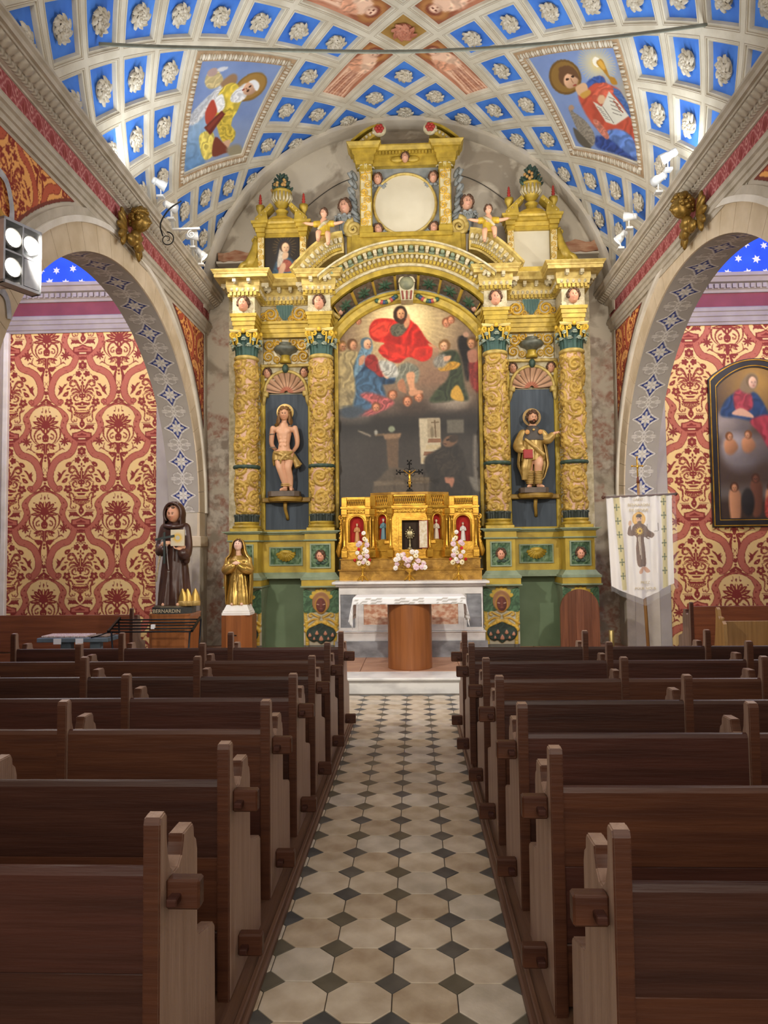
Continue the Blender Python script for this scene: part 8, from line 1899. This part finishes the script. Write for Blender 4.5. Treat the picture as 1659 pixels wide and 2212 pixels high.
c.line([(1378, 1160), (1380, 1200)], 1.5, 'd8cdb8', .2); c.line([(1381, 1160), (1383, 1210)], 1.5, 'd8cdb8', .2); c.line([(1400, 1162), (1412, 1166)], 2, 'f0ebe4', .3, False)
for p in ([(1400, 1133), (1400, 1150), (1410, 1150)], [(1416, 1150), (1425, 1149), (1425, 1132)]): c.line(p, 1.2, '6a6258', .2, False)
c.poly([(1376, 1236), (1383, 1226), (1388, 1228), (1385, 1238), (1378, 1241)], 'c99878', .3); c.poly([(1387, 1228), (1394, 1226), (1404, 1236), (1396, 1239)], 'c99878', .3)
W0, W1, ZT = 2.425, 3.235, 2.25
def edge(u): return np.where(u < .5, np.interp(u, [0, .1, .5], [.86, .90, 1.]), np.interp(u, [.5, .97, 1.], [1., .87, .86]))
U, V = np.meshgrid(np.linspace(0, 1, 150), np.linspace(0, 1, 220)); Ve = V*edge(U)
X = W0+(W1-W0)*U+.05*(1-U)*Ve*1.2-.012*Ve; Zb = ZT+.028*U-1.30*Ve; Yb = by+.022*np.sin(U*21+V*2)*np.clip(V*1.5, .1, 1)+.01*np.sin(U*47+1)
jj = np.clip((Ve*219).round().astype(int), 0, 219); ii = np.clip((U*149).round().astype(int), 0, 149)
P = np.stack([X, Yb, Zb], -1); link('banner_cloth', to_mesh('banner_cloth', P.reshape(-1, 3), quads(150, 220), vmat('satin', .45, var=.03), True, c.I[jj, ii].reshape(-1, 3)), bn, BM)
m_bt = mat('pale_gold_thread', 'c2ad78', None, .6)
for s, sz, z in (('SAINT', .045, 2.195), ('BERNARDIN', .05, 2.125), ('DE SIENNE', .05, 2.06)): lettering(s, sz, BM @ TR(2.815, by-.034, z), m_bt, bn)
for s, sz, z in (('PRIEZ', .045, 1.16), ('POUR NOUS', .045, 1.085)): lettering(s, sz, BM @ TR(2.865, by-.04, z), m_bt, bn)
# clear plastic sheet
m_pl = bpy.data.materials.new('clear_plastic'); m_pl.use_nodes = True; nt = m_pl.node_tree; bs = nt.nodes['Principled BSDF']; bs.inputs['Roughness'].default_value = .08; bs.inputs['Alpha'].default_value = .10; bs.inputs['Base Color'].default_value = (.9, .92, .95, 1); bs.inputs['Specular IOR Level'].default_value = .9
U, V = np.meshgrid(np.linspace(-.03, 1.04, 60), np.linspace(-.01, 1.06, 80)); Ve = V*edge(np.clip(U, 0, 1)); P = np.stack([W0+(W1-W0)*U+.05*(1-U)*Ve, by-.05+.02*np.sin(U*16+V*3.)*np.clip(V, .1, 1)+.012*np.sin(U*37+V*9), ZT+.01+.028*U-1.31*Ve], -1)
link('plastic_cover', to_mesh('plastic_cover', P.reshape(-1, 3), quads(60, 80), m_pl, True), bn, BM)

# ---- arched wooden board leaning by the right pedestal, brass tube beside it
bd = empty('arched_board', (2.205, 9.95, .17), label='round-topped wooden chair back standing before right pedestal of altarpiece', cat='board')
n = 5; W_ = .52
for k in range(n):
    xa, xb = -W_/2+W_*k/n+.001, -W_/2+W_*(k+1)/n-.001; xs = np.linspace(xa, xb, 6); top = [(x, .62+.27*math.sqrt(max(0, 1-(x/(W_/2))**2))) for x in xs]
    MB().prism([(xa, 0), (xb, 0)]+top[::-1], 0, .05, 'Y').build('plank', wood('board_plank_%s' % 'abcde'[k], ['7a4a30', '6d4029', '83523a', '704430', '7d4c34'][k], '5a3320', .4, 2), bd)
o = MB().lathe([(0, 0), (.034, 0), (.034, .36), (.03, .365), (0, .365)], 0, 0, 0, 18).build('brass_tube', mat('dull_brass', '9c8a58', '85744a', .35, .7), None, True); o.location = (2.56, 9.75, .17); autosmooth(o.data, 40); tag(o, 'short upright brass tube beside the arched wooden board', 'tube')

# ---- framed painting in the right chapel
pf = empty('framed_painting', (5.1, CY-.01, 1.89), label='large black-and-gold framed painting of a seated woman on clouds', cat='painting')
m_blk = mat('black_frame', '1d1b1c', '2b2829', .35, spec=.5); x0, x1, z0, zs = 4.40, 5.75, 1.895, 4.10
def ztop(x, d=0.): t = (x-x0)/(x1-x0); return zs+.30*math.sin(PI*min(1, max(0, t)))**.8-d
def outline(d, n=24):
    xs = np.linspace(x0+d, x1-d, n); return [(x0+d, z0+d)]+[(x, ztop(x0+(x-x0-d)/(x1-x0-2*d)*(x1-x0))-d) for x in xs]+[(x1-d, z0+d)]
PM = Matrix.Translation((-5.1, -CY+.01, -1.89))
def ringf(d0, d1, y, nm, m, th=.02):
    A, B = outline(d0), outline(d1); n = len(A); V = [(x, y, z) for x, z in A]+[(x, y, z) for x, z in B]+[(x, CY-.008, z) for x, z in A]+[(x, CY-.008, z) for x, z in B]; F = []
    for i in range(n):
        j = (i+1) % n; F += [(i, j, n+j, n+i), (i, 2*n+i, 2*n+j, j), (n+i, n+j, 3*n+j, 3*n+i)]
    MB().add(V, F).build(nm, m, pf, M=PM)
ringf(0, .015, CY-.05, 'outer_bead', m_blk); ringf(.015, .03, CY-.06, 'gold_bead', m_gilt); ringf(.03, .10, CY-.05, 'frame', m_blk); ringf(.10, .112, CY-.045, 'gold_bead', m_gilt); ringf(.112, .13, CY-.035, 'inner_frame', m_blk)
c = Canvas(150, 250, 4.5, 0, 5.65, 2.4, '4a3c34'); c.I[:] = hexc('4a3a30'); c.glow(5.1, .35, .75, 'd9a648', 1., 1.); c.over(fbm(c.X*4, c.Y*4, 4, 2), '5a463a', .35)
for x, y, rx, ry, col in ((4.75, .95, .3, .25, '7a706c'), (4.62, .98, .2, .16, '94877e'), (4.85, 1.35, .32, .26, '857c7a'), (4.75, 1.25, .2, .14, 'a39a98'), (5.2, 1.3, .3, .2, '6a5f5a')): c.ell(x, y, rx, ry, col, 0, .06, .9, .25)
c.poly([(4.55, .82), (4.62, .62), (4.78, .50), (4.95, .46), (5.12, .52), (5.25, .72), (5.3, .9), (5.1, .92), (4.8, .86)], '2c4468', .012, folds=(.8, .12, .25)); c.poly([(4.76, .52), (4.9, .44), (5.02, .5), (5.05, .7), (4.9, .8), (4.78, .74)], '9c3c44', .012, folds=(.6, .1, .2)); c.poly([(5.0, .9), (5.3, .82), (5.6, .9), (5.6, 1.3), (5.35, 1.4), (5.15, 1.1)], 'a03a44', .015, folds=(.5, .13, .25)); c.poly([(4.72, .8), (4.86, .72), (5.02, .8), (5.05, .86), (4.9, .84)], 'd9a888', .01)
c.poly([(4.86, .45), (4.92, .30), (5.04, .22), (5.14, .28), (5.12, .42), (5.0, .52)], '8a7454', .015); c.face(5.06, .36, .085, 'e0b493', '7a6446', .6, 1.1)
for x, y, f in ((4.68, 1.16, 1), (4.95, 1.14, -1)): c.poly([(x-.08, y+.02), (x+.05, y), (x+.12, y+.12), (x+.02, y+.22), (x-.08, y+.18)], 'b07a54', .012, shade=(-.5, -.5, .3)); c.face(x, y-.03, .05, 'c08a62', '7a4a2a', f)
c.over(np.clip((c.Y-1.75)/.15, 0, 1), '6a625a', .8); c.over(np.clip((c.Y-1.95)/.12, 0, 1), '3c2c22', .9)
for x, y, col in ((4.72, 1.9, 'b9825c'), (5.05, 1.78, '6a4230'), (5.28, 1.9, 'c0845c')): c.poly([(x-.08, y), (x+.08, y), (x+.09, y+.25), (x+.05, y+.45), (x-.06, y+.45)], col, .015, shade=(-.5, 0, .3)); c.face(x, y-.05, .055, col, '4a2c1c', 0)
c.ell(4.92, 2.05, .1, .2, '2c2826', 0, .015, shade=.3); c.poly([(5.2, 2.0), (5.36, 1.98), (5.48, 2.25), (5.2, 2.28)], 'b0443a', .012, folds=(.4, .06, .2))
zz = 4.42-(c.Y/2.4)*(4.42-z0); keepm = np.zeros(c.X.shape, bool)
for i in range(c.nx):
    x = x0+.13+(c.X[0, i]-4.5)/1.15*(x1-x0-.26); c.X[:, i] = x; keepm[:, i] = (zz[:, i] < ztop(x)-.12) & (zz[:, i] > z0+.12)
P = np.stack([c.X, np.full(c.X.shape, CY-.02), zz], -1); F = quads(150, 250); F = F[keepm.ravel()[F].all(1)]; link('canvas', to_mesh('canvas', P.reshape(-1, 3), F, m_oil, False, c.I.reshape(-1, 3)), pf, PM)

# ---- furniture in the chapels
def bench(x, y, rz, L, label, m, cat='pew', back=.78):
    r = empty('chapel_bench', (x, y, 0), rz, label, cat)
    for s in (0, L): link('end_panel', ENDM, r, TR(s, 0, 0, 0, (1, .9, .95)))
    MB().box(.02, L-.02, .02, .045, .30, back, .006).build('back_board', m, r); MB().box(.02, L-.02, .05, .44, .41, .44, .006).build('seat_board', m, r); MB().box(.02, L-.02, .02, .04, .06, .28, .004).build('back_board', m, r); return r
m_old = wood('old_bench_wood', '8a4f30', '6d3a22', .4, 0); m_light = wood('pale_bench_wood', 'a8824e', '8c683a', .5, 2)
bench(-5.72, 9.7, 0, 1.92, 'reddish wooden bench against the damask wall of left chapel', m_old, back=.79)
bench(3.68, 9.95, 0, 1.9, 'dark wooden bench against the damask wall of right chapel', m_old, back=.82)
pr = empty('choir_stall', (3.62, 8.75, 0), label='pale wooden stall with scrolled end panels in right chapel', cat='bench')
SCR = [(0, 0), (0, .5), (.02, .70), (.06, .735), (.12, .74), (.16, .78), (.18, .86), (.215, .885), (.24, .86), (.235, .78), (.26, .6), (.30, .42), (.44, .38), (.45, 0)]
for x in (0, .62): MB().prism([(y, z) for y, z in SCR], x-.02, x+.02, 'X').build('end_panel', m_light, pr)
MB().box(.02, .6, .20, .225, .36, .72, .006).build('back_board', m_light, pr); MB().box(-.12, .62, .02, .45, .36, .39, .008).build('seat_board', m_light, pr)
for k, (x, z) in enumerate(((.0, .735), (.62, .735))): MB().ball((x, .1, z+.02), .028, 10, 7).build('knob', m_light, pr, True)
cu = MB(); G = np.array([[(3.62+.04+.34*u, 8.83+.12*v, .402+.025*math.sin(PI*u)*math.sin(PI*v)) for u in np.linspace(0, 1, 12)] for v in np.linspace(0, 1, 8)]); cu.grid(G); G2 = G.copy(); G2[..., 2] = .393; cu.grid(G2)
o = cu.build('pink_cloth', mat('pink_white_fabric', 'd8506a', 'e9dcc8', .8, scale=7, lo=.45, hi=.5), None, True); tag(o, 'folded pink and white cloth lying on the pale wooden stall', 'cloth')
st2 = empty('choir_stall', (4.28, 8.55, 0), label='darker wooden stall at right edge of right chapel', cat='bench')
for x in (0, .7): MB().prism([(y, z) for y, z in SCR], x-.02, x+.02, 'X').build('end_panel', m_old, st2)
MB().box(.02, .68, .20, .225, .36, .76, .006).build('back_board', m_old, st2); MB().box(-.02, .7, .02, .45, .36, .39, .008).build('seat_board', m_old, st2); MB().box(-.1, .0, .1, .15, .60, .66, .004).build('tenon', m_light, st2)
# grey table with leaflets and two price cards
gt = empty('display_table', (-3.98, 8.55, 0), label='small grey display table with leaflets in left chapel', cat='table'); m_gt = mat('grey_blue_paint', '6f7d88', '5f6c76', .6, scale=6)
MB().box(-.42, .42, -.16, .2, .585, .635, .006).build('table_top', m_gt, gt)
for x in (-.13, .22): MB().box(x-.06, x+.06, -.05, .05, 0, .585, .006).build('leg', m_gt, gt); MB().box(x-.12, x+.12, -.1, .12, 0, .03, .004).build('foot', m_gt, gt)
for x in (-.17, .09): MB().box(x-.045, x+.045, -.170, -.166, .565, .63).build('price_card', mat('white_card', 'f1f1f4', None, .6), gt)
lf = empty('leaflet_tray', (-4.03, 8.55, .637), label='speckled sheet of leaflets on the small grey table', cat='leaflets'); MB().box(-.33, .2, -.13, .15, 0, .02, .003).build('sheet', mat('speckled_paper', 'e2dcd6', 'b98a88', .7, scale=60, detail=2), lf)
lf = empty('leaflet_tray', (-3.72, 8.56, .637), label='dark printed cards at right end of the small grey table', cat='leaflets'); MB().box(-.09, .13, -.12, .14, 0, .014, .003).build('sheet', mat('dark_print', '6d5a4c', 'a89684', .7, scale=40, detail=3), lf)
# black metal candle rack
rk = empty('candle_rack', (-3.0, 8.5, 0), label='black metal rack of parallel bars before the friar statue', cat='rack'); m_rk = mat('black_steel', '17181a', '26282b', .35, .6)
for k in range(5): MB().tube([(-.55, -.1+.075*k, .70+.028*k), (.43, -.1+.075*k, .70+.028*k)], .009, 8).build('bar', m_rk, rk, True)
for x in (-.55, .43): MB().box(x-.012, x+.012, -.13, .23, -.012, .012).xform(Matrix.Translation((0, 0, .755)) @ Matrix.Rotation(.36, 4, 'X')).build('side_bar', m_rk, rk)
for x, y in ((.44, .2), (.40, -.1), (-.56, .2), (-.52, -.1)): MB().tube([(x, y, .70 if y < 0 else .82), (x-.05*(1 if x > 0 else -1), y, .0)], .011, 8).build('leg', m_rk, rk, True)
MB().box(-.08, -.04, -.04, .0, .725, .775).build('tag', mat('white_card', 'f1f1f4', None, .6), rk); MB().tube([(-.55, -.1, .70), (-.66, -.14, .66), (-.75, -.12, .64)], .008, 6).build('handle', m_rk, rk, True)

# ---- gilded cherub heads on the cornices
m_bronze = mat('old_gilt', '9c7c3a', '7a5e28', .35, .6, scale=12)
for x, y, z, rz, lab in ((WL+.19, 7.98, 5.33, PI/2, 'gilded winged cherub head on the left cornice'), (WR-.19, 7.8, 5.22, -PI/2, 'gilded winged cherub head on the right cornice')):
    o = empty('cherub_ornament', (x, y, z), rz, lab, 'ornament'); head_mb().build('head', m_bronze, o, True, M=TR(0, -.02, .03, 0, .25)); hair_mb(8).build('hair', m_bronze, o, True, M=TR(0, -.02, .03, 0, .25))
    wings_mb().build('wing', m_bronze, o, True, M=TR(0, .02, .04, 0, .42)); MB().ball((0, .03, -.14), (.09, .06, .07), 10, 7).ball((0, .04, -.2), (.05, .05, .05), 9, 6).build('collar', m_bronze, o, True)
# ---- tie rod across the vault
P = spline([(-3.02, 6.8, 6.60), (-2.17, 6.8, 6.53), (-.02, 6.8, 6.40), (1.63, 6.8, 6.44), (2.86, 6.8, 6.55)], 10, False)
o = MB().tube(P, .017, 8).build('tie_rod', mat('grey_green_rod', '8d8f80', '7a7c6e', .6, scale=9), None, True); tag(o, 'thin sagging grey tie rod spanning the vault', 'tie rod')
# ---- spotlights on the cornices
m_spw = mat('white_lamp_metal', 'e6e6e4', 'd2d2d0', .35, .1); m_lamp = emat('lamp_glow', 'fff3dc', 14.)
def spot(x, y, z, tgt, label, energy, glow=True):
    o = empty('spotlight', (x, y, z), label=label, cat='spotlight', group='cornice spotlights'); d = (Vector(tgt)-Vector((x, y, z))).to_track_quat('-Z', 'Y').to_matrix().to_4x4()
    MB().lathe([(0, .1), (.03, .1), (.042, .085), (.042, .02), (.052, .0), (.062, -.07), (.057, -.07), (.045, 0), (0, 0)], 0, 0, 0, 18).build('housing', m_spw, o, True, M=d); MB().lathe([(0, -.058), (.053, -.06), (.053, -.064), (0, -.064)], 0, 0, 0, 18).build('lens', m_lamp, o, M=d)
    MB().tube([(0, 0, 0), (0, .02, -.08), (0, .02, -.14)], .008, 6).box(-.04, .04, -.02, .06, -.16, -.135).build('bracket', m_spw, o)
    MB().tube(spline([(0, .03, -.05), (.05 if x > 0 else -.05, .1, .02), (.07 if x > 0 else -.07, .05, .08), (.03 if x > 0 else -.03, -.05, .05), (.04 if x > 0 else -.04, -.1, -.06)], 6, False), .004, 5).build('wire', m_spw, o, True)
    light('spot_lamp', 'SPOT', Vector((x, y, z))+(Vector(tgt)-Vector((x, y, z))).normalized()*.09, energy, (1, .93, .82), tgt, .06, angle=95, blend=.6)
SP = [(-2.98, 8.42, 6.02, (1.4, 10.9, 4.0), 'upper white cornice spotlight near the gilded left cherub'), (-2.96, 8.75, 5.90, (-1.2, 11, 5.5), 'lower white cornice spotlight near the gilded left cherub'), (-2.98, 9.72, 5.95, (1.2, 10.9, 6.5), 'white spotlight on left cornice, nearer the altarpiece, tilted up'), (-2.95, 10.0, 5.82, (.5, 10.9, 2.5), 'white spotlight on left cornice closest to the altarpiece'),
      (2.86, 7.98, 5.92, (-1.6, 10.9, 4.2), 'upper white cornice spotlight near the gilded right cherub'), (2.84, 8.25, 5.80, (1.2, 11, 5.5), 'lower white cornice spotlight near the gilded right cherub'), (2.86, 9.45, 5.92, (-1.2, 10.9, 6.5), 'white spotlight on right cornice, nearer the altarpiece, tilted up'), (2.83, 9.75, 5.78, (-.5, 10.9, 2.5), 'white spotlight on right cornice closest to the altarpiece')]
for x, y, z, t, lab in SP: spot(x, y, z, t, lab, SPOT_W)
br = empty('wrought_bracket', (-3.02, 8.9, 5.67), label='white wrought iron scroll bracket under the left spotlights', cat='bracket'); MB().box(-.05, .38, -.02, .02, .0, .02).build('arm', m_spw, br); b = MB(); volute(b, (.27, 0, -.06), .055, (1, 0), .008, 1.6, None, 30, 1); b.build('scroll', m_spw, br, True)
ir = empty('iron_scroll', (-3.0, 8.35, 5.45), label='dark wrought iron curl beside the gilded left cherub', cat='ironwork'); b = MB(); b.tube(spline([(.3, 0, .32), (.15, 0, .22), (.05, 0, .05), (.08, 0, -.1)], 6, False), .009, 6); b.build('stem', m_iron, ir, True); b = MB(); volute(b, (.13, 0, -.14), .09, (1, 0), .008, 1.5, None, 30, -1); b.build('curl', m_iron, ir, True)
# ---- four-lamp floodlight on a bracket at the left edge
fl = empty('floodlight', (-2.72, 4.93, 3.70), 0, 'boxy silver floodlight with round lamps beside the left arch', 'floodlight')
FM = Matrix.Rotation(math.radians(68), 4, 'Z')       # face looks along local -Y
m_alu = mat('brushed_aluminium', 'c6c7c8', 'aeb0b2', .35, .6, scale=10)
MB().box(-.155, .155, 0, .09, -.23, -.21).box(-.155, .155, 0, .09, .21, .23).box(-.155, -.14, 0, .09, -.23, .23).box(.14, .155, 0, .09, -.23, .23).box(-.155, .155, .08, .09, -.23, .23).build('case', m_alu, fl, M=FM)
MB().box(-.006, .006, .0, .085, -.21, .21).box(-.14, .14, 0, .085, -.006, .006).build('divider', m_alu, fl, M=FM)
for k, (x, z) in enumerate(((-.073, .105), (.073, .105), (-.073, -.105))):
    cup = MB(); cup.lathe([(.0, .07), (.03, .065), (.058, .03), (.064, 0), (.068, 0), (.064, .04), (0, .08)], 0, 0, 0, 22); cup.xform(Matrix(((1, 0, 0, x), (0, 0, 1, .005), (0, 1, 0, z), (0, 0, 0, 1)))); o = cup.build('reflector', m_alu, fl, True, M=FM)
    ln_ = MB(); ln_.lathe([(0, 0), (.056, 0), (.056, .006), (0, .006)], 0, 0, 0, 22); ln_.xform(Matrix(((1, 0, 0, x), (0, 0, 1, .015), (0, 1, 0, z), (0, 0, 0, 1)))); link('lens', ln_.mesh('lens', m_lamp), o)
MB().box(.012, .135, .0, .02, -.205, -.012).build('blank_plate', m_alu, fl, M=FM)
MB().tube([(-.02, .02, -.2), (-.16, .03, -.2), (-.5, .02, -.18)], .022, 8).build('arm', m_spw, fl, True)
light('flood_lamp', 'SPOT', (-2.62, 4.92, 3.75), FLOOD_W, (1, .94, .84), (.6, 10.6, 2.6), .1, angle=110, blend=.7)
light('flood_lamp', 'SPOT', (2.55, 4.8, 3.75), FLOOD_W*.8, (1, .94, .84), (-.6, 10.6, 2.6), .1, angle=110, blend=.7)
for x in (-4.9, 4.85):
    light('chapel_lamp', 'POINT', (x, 8.6, 5.3), CHAPEL_W, (1, .9, .76), size=.15)
